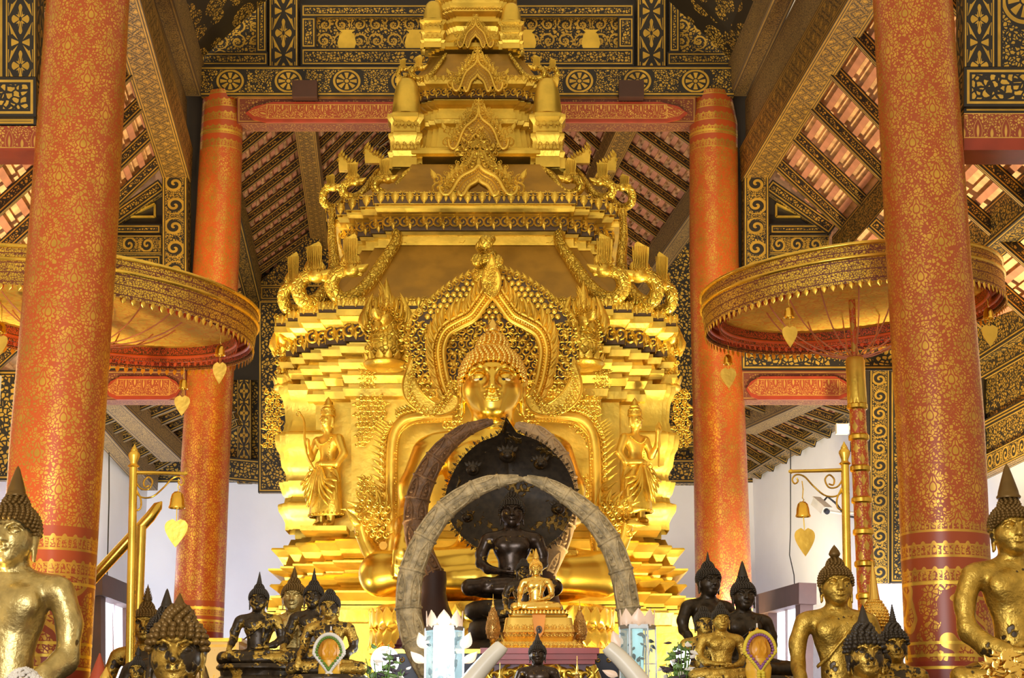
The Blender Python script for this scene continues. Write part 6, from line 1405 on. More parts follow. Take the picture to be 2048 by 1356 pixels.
# ------------------------------------------------------------------ altar steps
ZT0, ZT1, ZT2 = 1.15, 1.78, 1.95
b = MB(); b.box((-.1, 7.92, ZT0 / 2), (8.0, 1.26, ZT0)); tag(b.build('altar_step', M['brown']), 'lowest altar step at the front below the picture edge', 'platform')
b = MB(); b.box((-.1, 9.055, ZT1 / 2), (7.4, .99, ZT1)); tag(b.build('altar_step', M['brown']), 'front altar step carrying the rows of statues and lamps', 'platform')
b = MB(); b.box((-.1, 10.53, ZT2 / 2), (4.2, 1.94, ZT2)); tag(b.build('altar_step', M['brown']), 'higher altar step behind, below the dark hooded image', 'platform')
def on(r, w=.5, d=.36, m='bronze_some', zt=None):      # plinth down to the step
    k = r.scale.x; Y = r.location.y; zt = zt if zt is not None else (ZT0 if Y < 8.55 else ZT1 if Y < 9.56 else ZT2); h = (r.location.z - zt) / k - (dr := .15 if 'tall' in r.children[0].data.name else 0)
    if h < .03: return r
    b = MB(); H = min(h, .22); pr = [(.94, .01), (1.0, -.02), (1.0, -.2 * H), (.9, -.35 * H), (.88, -.6 * H), (.98, -.8 * H), (1.05, -H)] + ([(1.05, -h)] if h > .22 else [])
    b.lathe(pr[::-1], (0, -.09, -dr), 32, w, d); b.build('plinth', M[m], r, 40); return r
G1 = 'dark statues left of the shrine'; G2 = 'dark statues right of the shrine'
on(buddha('large silvery gilded seated statue at the left edge before the red column', 24, 1128, 988, 8.78, 'tall_lap', ('cone', .15), 'bronze_full', 'hairbrown', -.14), m='bronze_full')
on(buddha('big gilded head with coarse curls right of the left bell stand pole', 352, 1369, 1214, 8.0, 'earth', ('peak', .075), 'bronze_half', 'hairbrown', .06, HAIRC, G1))
on(buddha('statue hidden behind the big coarse curled head, only its dark finial showing', 329, 1306, 1212, 9.2, 'earth', ('cone', .14), 'bronze', 'hairdark', 0, None, G1))
on(buddha('small gilded head low at the bottom edge left of the big coarse curled head', 274, 1358, 1312, 8.3, 'earth', ('flame', .17), 'bronze_half', 'hairdark', 0, None, G1))
on(buddha('brown statue half hidden behind the golden bell stand pole', 291, 1282, 1204, 10.0, 'earth', ('flame', .17), 'bronze_half', 'hairbrown', 0, None, G1))
on(buddha('dark seated statue with full lap and plinth visible, leftmost of the four beside the shrine', 517, 1221, 1168, 9.0, 'earth', ('spire', .17), 'bronze_some', 'hairdark', -.02, None, G1))
on(buddha('bright gold faced statue with flame finial standing behind the leftmost of the four', 587, 1221, 1156, 9.75, 'earth', ('flame', .14), 'bronze_full', 'hairbrown', -.05, None, G1))
on(buddha('dark statue with thin spire, second from the right of the four', 627, 1215, 1161, 9.38, 'earth', ('spire', .17), 'bronze_some', 'hairdark', -.08, None, G1))
on(buddha('statue with round head and no finial behind the yellow candle with white garland', 659, 1236, 1180, 8.72, 'earth', None, 'bronze_half', 'hairdark', -.08, None, G1))
on(buddha('plain dark statue left of the rear right column, face turned right', 1417, 1190, 1124, 10.0, 'earth', ('spire', .12), 'bronze', 'hairdark', .42, None, G2))
on(buddha('dark statue with tall pointed finial in front of the rear right column', 1487, 1218, 1152, 9.66, 'earth', ('cone', .17), 'bronze', 'hairdark', .16, None, G2))
on(buddha('dark curly headed statue with gold patches on its face behind the small gold seated one', 1408, 1268, 1214, 9.1, 'lap', None, 'bronze_half', 'hairdark', .1, None, G2))
on(buddha('small gold leafed seated statue between the flowers and the yellow candle at right', 1442, 1260, 1209, 8.8, 'lap', ('knob', .05), 'bronze_gold', 'hairdark', .12, None, G2))
on(buddha('large gold patched seated statue with lotus bud finial below the right bell', 1673, 1208, 1116, 9.05, 'tall_earth', ('bud', .11), 'bronze_gold', 'hairbrown', .08, None, G2))
on(buddha('gilded head with coarse curls and cone finial before the bud finial statue', 1731, 1352, 1246, 8.1, 'earth', ('cone', .13), 'bronze_half', 'hairdark', .1, HAIRC, G2))
on(buddha('dark statue with spire left of the front right column base', 1789, 1322, 1246, 8.75, 'earth', ('spire', .18), 'bronze_half', 'hairdark', .08, HAIRC, G2))
on(buddha('small dark face squeezed between two curly heads at lower right', 1765, 1346, 1298, 8.5, 'earth', None, 'bronze_half', 'hairdark', .05, None, G2))
on(buddha('large gold leafed seated statue cut by the right picture edge', 2024, 1107, 993, 8.78, 'tall_lap', ('cone', .21), 'bronze_gold', 'hairbrown', .10), m='bronze_gold')
# ------------------------------------------------------------------ dark image under the naga hood
nb = buddha('dark bronze seated image under a black naga hood at the altar centre', 1024, 1053, 985, 10.55, 'lap', ('bud', .07), 'bronze', 'hairdark'); M['bronzesmooth'] = leafpatch('smooth dark bronze', .68, (.040, .024, .014), (.6, .38, .08), 4., .26, .5)
for c in nb.children:
    if c.name.startswith('body'): c.material_slots[0].material = M['bronzesmooth']
k = mpp(1000, 10.8); o = at(1020, 1000, 10.85) 
HO = [(-8, 162), (-22, 128), (-60, 112), (-95, 82), (-118, 45), (-130, 5), (-122, -35), (-104, -65), (-78, -88), (-50, -98), (50, -98), (84, -85), (108, -62), (126, -25), (132, 5), (122, 45), (98, 82), (62, 112), (14, 130)]
HP = smoothpath(HO, 90); cx, cy = 0, 10
b = MB(); rings = 10; vs = []; n = len(HP)
for j in range(rings + 1):
    t = j / rings
    for x, y in HP: vs.append(tuple(o + EX * ((cx + (x - cx) * t) * k) + EZ * ((cy + (y - cy) * t) * k) + EN * (.16 * t * t * (.4 + .6 * max(0, y) / 130) - .05)))
for j in range(rings + 1):
    t = j / rings
    for x, y in HP: vs.append(tuple(o + EX * ((cx + (x - cx) * t) * k) + EZ * ((cy + (y - cy) * t) * k) + EN * (.16 * t * t * (.4 + .6 * max(0, y) / 130) - .08)))
m_ = (rings + 1) * n; fs = []
for j in range(rings):
    for i in range(n): i2 = (i + 1) % n; a = (j*n+i, j*n+i2, (j+1)*n+i2, (j+1)*n+i); fs += [a[::-1], tuple(q + m_ for q in a)]
for i in range(n): i2 = (i + 1) % n; fs.append((rings*n+i, rings*n+i2, m_+rings*n+i2, m_+rings*n+i)[::-1])
b.add(vs, fs); M['hood'] = leafpatch('black hood', .62, (.030, .020, .010), (.22, .13, .03), 8., .45, .4)
def nput(ob): ob.parent = nb; ob.matrix_parent_inverse = (Matrix.Translation(nb.location) @ Matrix.Diagonal((*nb.scale, 1))).inverted(); return ob
hood = nput(b.build('naga_hood', M['hood'], None, 50))
f = MB()
for i, (x, y) in enumerate(HP[::1]):
    x2, y2 = HP[(i + 1) % n]; x1, y1 = HP[i - 1]; d = Vector((x2 - x1, 0, y2 - y1)).normalized(); un_ = Vector((d.z, 0, -d.x)); un_ = un_ if un_.x * x + un_.z * y > 0 else -un_
    p = o + EX * x * k + EZ * y * k + EN * (.16 * (.4 + .6 * max(0, y) / 130) - .06); f.inst(CURL if i % 2 else CURLM, basis(d, un_, EN, 6.2 * k), p + un_ * 3.2 * k)
    if i % 2: f.inst(LEAF, basis(d * .8, un_, EN, 9 * k), p + un_ * 2 * k)
nput(f.build('hood_fringe', M['hood'], None, 60))
for u, v, r in ((1015, 912, 17), (946, 940, 14), (1081, 928, 14), (1116, 1018, 14), (935, 1035, 12)):
    h = MB(); p = at(u, v, 10.70); h.ball(p, (r * k, r * k * .8, r * k * .85), 14, 10); h.ball(p + Vector((0, -r * k * .8, -r * k * .15)), (r * k * .55, r * k * .55, r * k * .4), 10, 8)
    for s in (-1, 1): h.ball(p + Vector((s * r * k * .4, -r * k * .65, r * k * .3)), r * k * .18, 8, 6)
    for j in range(5): h.inst(LEAF, basis(*rot2(EX, EZ, (j - 2) * -.4), EN, r * k * .9), p + EX * (j - 2) * r * k * .3 + EZ * r * k * .5)
    nput(h.build('naga_face', M['hood'], None, 60))
for v0, v1, w, nm in ((1204, 1240, 100, 'coil'), (1238, 1285, 92, 'coil'), (1283, 1345, 105, 'coil')):
    h = MB(); p0 = at(1028, v1, 10.5); p1 = at(1028, v0, 10.5); H = p1.z - p0.z; w_ = w * mpp(1250, 10.5); h.lathe([(w_*.85, 0), (w_*.98, H*.2), (w_, H*.5), (w_*.97, H*.8), (w_*.84, H*1.0), (.01, H)], p0, 36, 1, .75); nput(h.build(nm, M['hood'], None, 60))
h = MB(); p0 = at(1028, 1345, 10.5); hz = p0.z - ZT2; h.lathe([(.42, 0), (.42, hz)], (p0.x, p0.y, ZT2), 32, 1, .75); nput(h.build('plinth', M['hood'], None, 40))
# small dark attendant behind the golden image
on(buddha('small dark statue with lit golden face just left of the little golden image', 1047, 1158, 1118, 9.85, 'earth', None, 'bronze_some', 'hairdark', .12))
# ------------------------------------------------------------------ red altar table with the little golden image
YT = 9.45; k = mpp(1300, YT)
tb = thing('altar_table', 'red lacquer altar table with gold scroll apron under the little golden image', 'table', (at(1078, 1300, YT).x, YT, ZT1)); TL = Matrix.Translation(-Vector(tb.location))
def tput(ob): ob.parent = tb; ob.matrix_parent_inverse = TL; return ob
zt = at(1078, 1297, YT - .2).z; cx = at(1078, 1300, YT).x; hw = 116 * k
b = MB(); b.box((cx, YT, zt - .014), (2 * hw, .50, .028)); b.box((cx, YT, zt - .042), (2 * hw * .965, .46, .028)); b.box((cx, YT, zt - .067), (2 * hw * .93, .42, .022)); M['redlac'] = plain('red lacquer top', (.30, .028, .02), .3); M['plum'] = plain('plum lacquer', (.09, .018, .03), .35); tput(b.build('table_top', M['redlac']))
b = MB(); b.box((cx, YT, zt - .15), (2 * hw * .9, .36, .15)); tput(b.build('apron', M['plum']))
f = MB()
for s in (-1, 1):
    for j in range(3):
        x = s * hw * (.22 + .28 * j); p = Vector((cx + x, YT - .185, zt - .115 - .012 * j)); f.inst(CURL if s < 0 else CURLM, basis(EX, EZ, EN, .085), p); f.inst(FLAME if s > 0 else FLAMEM, basis(*rot2(EX, EZ, s * 1.9), EN, .14), p + EZ * .02); f.inst(CURLM if s < 0 else CURL, basis(EX, -EZ, EN, .05), p + Vector((s * .05, 0, -.03)))
    P = [(s * hw * .98, -.10), (s * hw * .80, -.16), (s * hw * .62, -.215), (s * hw * .42, -.20), (s * hw * .22, -.165), (0, -.175)]; f.tube([Vector((cx + x, YT - .19, zt + z)) for x, z in smoothpath(P, 30)], .009, 6)
tput(f.build('gold_scrolls', M['goldmetal'], None, 60))
for s in (-1, 1):
    for yy in (-.16, .16):
        b = MB(); P = [(s * hw * .85, -.09), (s * hw * .95, -.18), (s * hw * .9, -.30), (s * hw * .98, zt * -1 + ZT1 + .02)]; b.tube([Vector((cx + x, YT + yy, max(ZT1, zt + z))) for x, z in smoothpath(P, 14)], [.035] * 13 + [.045], 10); tput(b.build('leg', M['goldmetal'], None, 60))
gb_ = buddha('little polished golden seated image on tiered base at the altar centre', 1072, 1151, 1116, YT, 'earth', ('cone', .20), 'goldbright', 'goldbright', fm='goldbright')
z0 = gb_.location.z; tiers = [(1218, 1226, 56, 52, .85), (1226, 1232, 60, 58, .9), (1234, 1257, 66, 70, 1.0), (1257, 1264, 70, 72, 1.0), (1264, 1283, 76, 68, 1.0), (1283, 1289, 80, 84, 1.0), (1289, 1298, 88, 92, 1.0)]
bt = thing('tiered_base', 'golden tiered base with orange cloth tab under the little golden image', 'base', (at(1077, 1298, YT).x, YT, zt)); 
def rrect(w, d, n=6, r=.25):
    P = []
    for q in range(4):
        for i in range(n + 1):
            a = PI / 2 * (q + i / n); sx = (1, -1, -1, 1)[q]; sy = (1, 1, -1, -1)[q]; rr = r * d; P.append((sx * (w - rr) + rr * math.cos(a), sy * (d - rr) + rr * math.sin(a)))
    return P
ztot = z0 - zt; vtot = 1298 - 1218
for v0, v1, w0, w1, dd in tiers:
    b = MB(); a0 = ztot * (1298 - v1) / vtot; a1 = ztot * (1298 - v0) / vtot; lo, hi = rrect(w1 * k, .20 * w1 / 90), rrect(w0 * k, .20 * w0 / 90); n = len(lo)
    b.add([(x, y, a0) for x, y in lo] + [(x, y, a1) for x, y in hi], [(i, (i+1) % n, n + (i+1) % n, n + i) for i in range(n)] + [tuple(range(n, 2*n)), tuple(range(n-1, -1, -1))]); b.build('tier', M['goldbright'], bt, 40)
f = MB()
for i in range(16): f.inst(LEAF, basis(EX * 1.2, EZ, EN, .022), (-.145 + .0193 * i, -.125, ztot * .90))
for r_, (zz, w, n) in enumerate(((.56, .17, 18), (.34, .18, 18), (.10, .22, 22))):
    for i in range(n): x = -w + 2 * w * (i + .5) / n; f.inst(CURL if i % 2 else CURLM, basis(EX, EZ, EN, .02), (x, -.165 - .02 * r_, ztot * zz))
f.build('carved_band', M['goldbright'], bt, 60)
b = MB(); b.prism([(-.035, .12), (-.022, .03), (0, 0), (.022, .03), (.035, .12)][::-1], (0, -.19, .05), EX, EZ, EN, .01); M['orangecloth'] = plain('orange cloth', (.72, .26, .03), .6); b.build('cloth_tab', M['orangecloth'], bt)
b = MB(); b.tube([Vector((0.013 * math.cos(a * PI / 8), -.203, .095 + .017 * math.sin(a * PI / 8))) for a in range(17)], .003, 6); b.inst(LEAF, basis(EX, EZ, EN, .03), (0, -.203, .08)); b.build('emblem', M['eyedark'], bt, 60)
def phum(label, u, vt, vb, hw_, Y, zfloor, m='gem', name='jewelled_cone'):
    kk = mpp(vb, Y); o_ = at(u, vb, Y); o_.z = zfloor; H = at(u, vt, Y).z - zfloor; w = hw_ * kk; r = thing(name, label, 'ornament', o_)
    b = MB(); b.lathe([(w*.9, 0), (w*.95, .03*H), (w*.5, .06*H), (w*.3, .12*H), (w*.45, .16*H), (w*.25, .2*H)], (0, 0, 0), 16); b.build('stand', M['goldmetal'], r, 40)
    b = MB(); b.lathe([(w*.35, .18*H), (w*.8, .26*H), (w, .38*H), (w*.85, .52*H), (w*.5, .68*H), (w*.2, .78*H)], (0, 0, 0), 18); b.build('cone', M[m], r, 60)
    f = MB()
    for j in range(6):
        n = 12 - j
        for i in range(n): a = 2*PI*(i + .5*(j % 2))/n; rr = np.interp(.25 + .08*j, [.18, .26, .38, .52, .68, .78], [.35, .8, 1, .85, .5, .2]) * w; f.inst(LEAF, basis(Vector((-math.sin(a), math.cos(a), 0)), EZ, Vector((math.cos(a), math.sin(a), 0)), H * .075), (rr * math.cos(a), rr * math.sin(a), (.22 + .08*j) * H))
    f.build('jewels', M['gem'], r, 60)
    b = MB(); b.lathe([(w*.22, .76*H), (w*.3, .78*H), (w*.12, .82*H), (w*.16, .85*H), (w*.06, .9*H), (.001, H)], (0, 0, 0), 10); b.build('spire', M['goldbright'], r, 60); return r
phum('jewelled cone ornament left of the little golden image', 986, 1188, 1298, 15, YT + .03, zt); phum('jewelled cone ornament right of the little golden image', 1160, 1198, 1298, 15, YT + .03, zt)
phum('small silver gold cone ornament left of the black bust at the bottom edge', 1000, 1325, 1400, 16, 8.75, ZT1); phum('small silver gold cone ornament right of the black bust at the bottom edge', 1155, 1312, 1400, 16, 8.75, ZT1)
on(buddha('small shiny black bust at the bottom edge in front of the altar table', 1075, 1327, 1280, 8.6, 'lap', ('cone', .13), 'bronzesmooth', 'hairdark'), m='bronze')
# ------------------------------------------------------------------ tusks
M['ivorycarve'] = plain('carved old ivory', (.46, .36, .19), .5, 0, .35, 25., .8, 60., .01); M['ivory'] = plain('polished ivory', (.74, .70, .58), .3, 0, .06); M['tuskbrown'] = plain('brown carved tusk', (.20, .10, .04), .5, 0, .3, 25., .9, 50., .01); M['tuskpale'] = plain('pale carved tusk', (.50, .34, .17), .5, 0, .12, 20., .5, 60., .008)
def tusk(label, P, R, m, carve=True, zf=None):
    pts = [at(u, v, Y) for u, v, Y in P]; pts = [Vector(q) for q in smoothpath([tuple(p) for p in pts], 60)]; kk = mpp(1100, P[0][2]); rr = [float(np.interp(i / 59, np.linspace(0, 1, len(R)), R)) * kk for i in range(60)]
    base = pts[0].copy(); r = thing('carved_tusk' if carve else 'ivory_tusk', label, 'tusk', base); L = Matrix.Translation(-base)
    def put(ob): ob.parent = r; ob.matrix_parent_inverse = L; return ob
    b = MB(); b.tube(pts, rr, 20, ref=(0, 1, 0)); put(b.build('shaft', M[m], None, 60))
    if carve:
        st = 7; f = MB(); g = MB()
        for i in range(2, 54, st):
            T = (pts[i+1] - pts[i-1]).normalized()
            f.tube([pts[i] - T * .010, pts[i] - T*.004, pts[i] + T*.004, pts[i] + T * .010], [rr[i], rr[i] * 1.10, rr[i] * 1.10, rr[i]], 16)
            j = i + st // 2; T = (pts[min(j+1, 59)] - pts[j-1]).normalized(); side = T.cross(EN).normalized(); Ln = (pts[min(i + st, 59)] - pts[i]).length
            for sx in (-.48, .48):
                c_ = pts[j] + side * rr[j] * sx; n_ = (EN * (1 - abs(sx) * .5) + side * sx).normalized(); fr = pts[j] + n_ * rr[j] * 1.0; w = rr[j] * .36
                up = T if T.z > -.2 else -T; sd = up.cross(n_).normalized()
                A = [(-w, -.42), (-w, .05), (-w * .6, .28), (0, .46), (w * .6, .28), (w, .05), (w, -.42)]; f.tube([fr + sd * x + up * (y * Ln) for x, y in smoothpath(A, 14)], rr[j] * .085, 5)
                g.ball(fr - up * Ln * .22, (w * .62, w * .5, w * .45), 8, 6); g.ball(fr - up * Ln * .02, (w * .42, w * .42, w * .5), 8, 6); g.ball(fr + up * Ln * .14, (w * .26, w * .26, w * .28), 8, 6)
        put(f.build('carved_arches', M[m], None, 60)); put(g.build('carved_figures', M[m], None, 60))
    return r
tusk('carved ivory tusk curving up on the left of the dark hooded image', [(880, 1375, 9.9), (838, 1300, 9.95), (818, 1230, 10.0), (822, 1150, 10.0), (848, 1080, 10.0), (890, 1020, 10.0), (950, 978, 10.0), (1000, 962, 10.0), (1046, 958, 10.0)], [27, 27, 26, 26, 24, 22, 19, 14, 4], 'ivorycarve')
tusk('carved ivory tusk curving up on the right of the dark hooded image', [(1258, 1400, 9.9), (1264, 1300, 9.95), (1258, 1230, 10.0), (1244, 1150, 10.0), (1220, 1085, 10.0), (1180, 1030, 10.0), (1130, 990, 10.0), (1085, 966, 10.0), (1046, 957, 10.0)], [24, 25, 24, 24, 24, 22, 18, 13, 4], 'ivorycarve')
t = tusk('brown carved tusk behind, rising left of the hood to the chin of the great image', [(868, 1160, 11.3), (838, 1090, 11.35), (832, 1020, 11.4), (848, 960, 11.4), (880, 905, 11.4), (930, 862, 11.4), (986, 843, 11.4)], [24, 25, 25, 24, 20, 15, 6], 'tuskbrown')
pb_ = at(868, 1150, 11.3); b = MB(); kk = mpp(1200, 11.3); b.lathe([(38*kk, 0), (38*kk, .1), (32*kk, .16), (42*kk, .22), (42*kk, .27), (30*kk, .36), (24*kk, .44), (26*kk, .52), (24*kk, .57)], (pb_.x, pb_.y, pb_.z - .55), 24); b.lathe([(.2, 0), (.2, pb_.z - .55 - ZT2)], (pb_.x, pb_.y, ZT2), 20); tag(b.build('tusk_stand', M['brown'], None, 40), 'dark turned wooden stand under the brown carved tusk', 'stand')
t = tusk('pale scaled tusk tip showing right of the hood', [(1085, 1150, 11.3), (1118, 1075, 11.35), (1133, 1000, 11.4), (1120, 925, 11.4), (1080, 872, 11.4), (1030, 850, 11.4)], [24, 25, 25, 24, 19, 6], 'tuskpale', True)
pb_ = at(1085, 1140, 11.3); b = MB(); b.lathe([(38*kk, 0), (38*kk, .1), (32*kk, .16), (42*kk, .22), (30*kk, .36), (24*kk, .5)], (pb_.x, pb_.y, pb_.z - .5), 24); b.lathe([(.2, 0), (.2, pb_.z - .5 - ZT2)], (pb_.x, pb_.y, ZT2), 20); tag(b.build('tusk_stand', M['brown'], None, 40), 'turned wooden stand under the pale tusk, hidden behind the dark hooded image', 'stand')  # stand added to carry the tusk, unseen behind the hood
tusk('plain white ivory tusk tip pointing up right, left of the black bust', [(900, 1420, 8.5), (942, 1362, 8.5), (975, 1322, 8.5), (1000, 1296, 8.5), (1005, 1290, 8.5)], [20, 19, 17, 15, 12], 'ivory', False); tusk('plain white ivory tusk tip pointing up left, right of the black bust', [(1320, 1420, 8.5), (1280, 1362, 8.5), (1246, 1322, 8.5), (1220, 1298, 8.5), (1214, 1292, 8.5)], [20, 19, 17, 15, 12], 'ivory', False)
# ------------------------------------------------------------------ glass lamps with lotus crowns
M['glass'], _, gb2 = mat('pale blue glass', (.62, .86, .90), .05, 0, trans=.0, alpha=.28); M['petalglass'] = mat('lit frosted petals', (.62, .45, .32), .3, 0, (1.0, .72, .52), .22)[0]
M['tube'] = emat('fluorescent tube', (.86, .94, 1.0), 2.3); M['tube2'] = emat('dim tube', (.45, .85, .92), .35); M['frond'] = plain('etched dark fronds', (.02, .04, .05), .5)
def lamp(label, u0, u1, v0, Y, bright, leafside):
    kk = mpp(1300, Y); w = (u1 - u0) / 2 * kk; top = at((u0 + u1) / 2, v0, Y); H = top.z - ZT1; r = thing('glass_lamp', label, 'lamp', (top.x, Y, ZT1)); b = MB()
    hexp = [(w * math.cos(PI / 3 * i), w * math.sin(PI / 3 * i)) for i in range(6)]
    b.add([(x, y, 0.02) for x, y in hexp] + [(x, y, H) for x, y in hexp], [(i, (i+1) % 6, 6 + (i+1) % 6, 6 + i) for i in range(6)] + [tuple(range(6, 12))]); b.build('glass_case', M['glass'], r)
    b = MB(); 
    for x, y in hexp: b.beam((x, y, 0), (x, y, H), .008, .008, (1, 0, .01))
    b.add(*(lambda v: (v, [(i, (i+1) % 6, 6 + (i+1) % 6, 6 + i) for i in range(6)]))([(x * 1.03, y * 1.03, H - .012) for x, y in hexp] + [(x * 1.03, y * 1.03, H + .008) for x, y in hexp])); b.build('metal_frame', M['steel'], r)
    b = MB(); b.tube([(0, 0, .03), (0, 0, H - .01)], w * (.50 if bright else .3), 16); b.build('tube', M['tube' if bright else 'tube2'], r, 60)
    f = MB(); rr = random.Random(int(u0))
    for i in range(34):
        a = rr.uniform(PI, 2 * PI); q = w * rr.uniform(.6, .8); z = rr.uniform(H * .35, H * .93); f.inst(LEAF, basis(*rot2(EX, EZ, rr.uniform(-3, 3)), EN, w * rr.uniform(.2, .4)), (q * math.cos(a), q * math.sin(a), z))
        if i % 3 == 0: f.tube([(q * math.cos(a), q * math.sin(a), z), (q * .8 * math.cos(a) , q * .8 * math.sin(a), z - w * .6)], .002, 4)
    f.build('fronds', M['frond'], r, 60)
    for row, (n, hh, rr_) in enumerate(((8, .085, 1.0), (6, .075, .66))):
        for i in range(n):
            a = 2 * PI * (i + .5 * row) / n; un = Vector((math.cos(a), math.sin(a), 0)); p = MB(); p.inst(LEAF, basis(Vector((-un.y, un.x, 0)) * 1.5, EZ + un * .1, un, hh), un * w * rr_ * .85 + EZ * H); p.build('crown_petal', M['petalglass'], r, 60)
    for s, j in leafside:
        p = MB(); p.inst(LEAF, basis(*rot2(EX * 1.3, EZ, -s * .3 - j * .4 * s), EN, .085 - .01 * j), (s * w * (1.0 + .08 * j), -.02 * j, H - .10 - .07 * j)); p.build('side_petal', M['petalglass'], r, 60)
    return r
M['steel'] = plain('steel edge', (.5, .55, .58), .25, .9)
lamp('brightly lit glass lamp with lotus crown left of the altar table', 851, 927, 1257, 8.9, True, [(-1, 0), (-1, 1), (1, 0), (1, 1)]); lamp('dimmer teal glass lamp with lotus crown right of the altar table', 1239, 1311, 1254, 8.9, False, [(-1, 0), (-1, 1), (-1, 2)])
pl = bpy.data.lights.new('lamp_tube_light', 'POINT'); pl.energy = 4; pl.color = (.85, .93, 1); pl.shadow_soft_size = .1; po = bpy.data.objects.new('lamp_tube_light', pl); C.objects.link(po); po.location = at(889, 1290, 8.7)
# ------------------------------------------------------------------ flower bowls round bright lamps
M['wax'] = plain('yellow wax', (.80, .44, .03), .35, 0, .1, 12., .3, 40.); M['waxdeep'] = plain('deep yellow wax', (.72, .33, .02), .35); M['gwhite'] = plain('white flower buds', (.80, .76, .68), .6); M['gyellow'] = plain('yellow flower buds', (.72, .56, .04), .6); M['gpurple'] = plain('purple flower buds', (.28, .10, .26), .6); M['ggreen'] = plain('green flower cores', (.14, .26, .03), .6)
M['globe'] = emat('glaring lamp globe', (1.0, 1.0, .9), 6.0); M['greenleaf'] = plain('green leaves', (.10, .20, .03), .4, 0, .4, 20.); M['darkleaf'] = plain('dark plum leaves', (.035, .02, .03), .4, 0, .4, 20.)
def flowers(label, u0, u1, v0, Y, seed):
    rr = random.Random(seed); kk = mpp(1320, Y); cu = (u0 + u1) / 2; r = thing('flower_arrangement', label, 'flowers', (at(cu, 1300, Y).x, Y, ZT1)); H = at(cu, v0, Y).z - ZT1; W = (u1 - u0) / 2 * kk
    b = MB(); b.lathe([(W*.3, 0), (W*.35, .02), (W*.25, .05), (W*.5, .12), (W*.62, .2), (W*.6, .21), (W*.4, .12)], (0, 0, 0), 20); b.build('bowl', M['goldmetal'], r, 40)
    b = MB(); b.ball((W * .06, .06, H * .74), (W * .50, W * .35, W * .52), 20, 14); b.build('lamp_globe', M['globe'], r, 60)
    st = MB(); pts = []
    for i in range(46):
        a = rr.uniform(-1.25, 1.25); L = H * rr.uniform(.55, 1.0) * (1 - .22 * abs(a)); e = Vector((math.sin(a) * W * rr.uniform(.7, 1.05), rr.uniform(-.16, .05), max(.15, L * (.45 + .55 * math.cos(a))))); P = [Vector((0, 0, .1)), Vector((e.x * .4, e.y * .6, e.z * .55)), e]; q = [Vector(t) for t in smoothpath([tuple(p) for p in P], 8)]; st.tube(q, .0025, 4); pts.append(q)
    st.build('stems', M['greenleaf'], r, 60)
    for i, q in enumerate(pts):
        l = MB()
        for j in range(5):
            p = q[rr.randint(3, 7)] + Vector((rr.uniform(-.02, .02), rr.uniform(-.02, .01), rr.uniform(-.02, .02))); l.inst(LEAF, basis(*rot2(EX * 1.8, EZ, rr.uniform(-3, 3)), (EN + EX * rr.uniform(-.5, .5)).normalized(), rr.uniform(.018, .034)), p)
        l.build('leaf_spray', M[('darkleaf', 'greenleaf', 'darkleaf', 'greenleaf', 'gwhite')[i % 5]], r, 60)
    return r
flowers('leafy flower arrangement over a glaring lamp left of the bright glass lamp', 708, 822, 1268, 8.8, 3); flowers('leafy flower arrangement over a glaring lamp right of the teal glass lamp', 1318, 1402, 1262, 8.8, 5)
# ------------------------------------------------------------------ yellow candles with garlands
def candle(label, u, vt, Y, hw_, main, acc, sd):
    kk = mpp(1300, Y); w = hw_ * kk; ztop = at(u, vt, Y).z; r = thing('lotus_candle', label, 'candle', (at(u, vt, Y).x, Y, ZT1)); H = ztop - ZT1; hb = H - 2.7 * w
    b = MB(); pr = []
    for i in range(9): z = hb * i / 8; pr += [(w * (.95 if i % 2 else .86), z), (w * (.98 if i % 2 else .9), z + hb / 18)]
    pr += [(w * .9, hb), (.01, hb)]; b.lathe(pr, (0, 0, 0), 24); b.build('candle_body', M['wax'], r, 50)
    b = MB(); b.lathe([(w*.5, hb), (w*.85, hb + w*.5), (w*.92, hb + w*1.0), (w*.7, hb + w*1.6), (w*.3, hb + w*2.2), (.003, hb + w*2.6)], (0, 0, 0), 20); 
    for i in range(10): a = 2*PI*i/10; un = Vector((math.cos(a), math.sin(a), 0)); b.inst(LEAF, basis(Vector((-un.y, un.x, 0)) * 1.3, EZ * 1.0 - un * .05, un, w * 2.2), un * w * .62 + EZ * (hb + .1 * w))
    b.build('lotus_bud', M['waxdeep'], r, 60)
    b = MB(); b.tube([(0, 0, hb + w * 2.5), (0, 0, hb + w * 2.9)], w * .06, 6); b.build('wick', M['gwhite'], r, 60)
    for nm, off_, m, sz, n in (('garland', 1.0, main, .17, 64), ('garland_core', .84, acc, .12, 34)):
        g = MB()
        for i in range(n):
            t = i / n * 2 * PI; x = math.sin(t) * w * 1.12 * off_ * (1 if math.cos(t) > 0 else (1 + .9 * math.cos(t))); y = -abs(math.cos(t * .5)) * w * .2 - w * 1.02 - .01 * (nm != 'garland'); z = hb + w * .75 + math.cos(t) * w * 1.45 * off_; g.inst(BALL, basis(EX, EZ, EN, w * sz), (x, y, z))
        g.build(nm, M[m], r, 60)
    g = MB()
    for i in range(16):
        for j in (-1, 1): g.inst(BALL, basis(EX, EZ, EN, w * .17), (j * w * .16 + sd * w * .1, -w * 1.12, hb - w * .8 - i * w * .2))
    g.build('garland_tail', M[main], r, 60); return r
candle('yellow carved candle wearing a white flower garland at left', 662, 1258, 8.63, 26, 'gwhite', 'ggreen', .4); candle('yellow carved candle wearing a yellow and purple garland at right', 1514, 1252, 8.63, 27, 'gyellow', 'gpurple', .3)
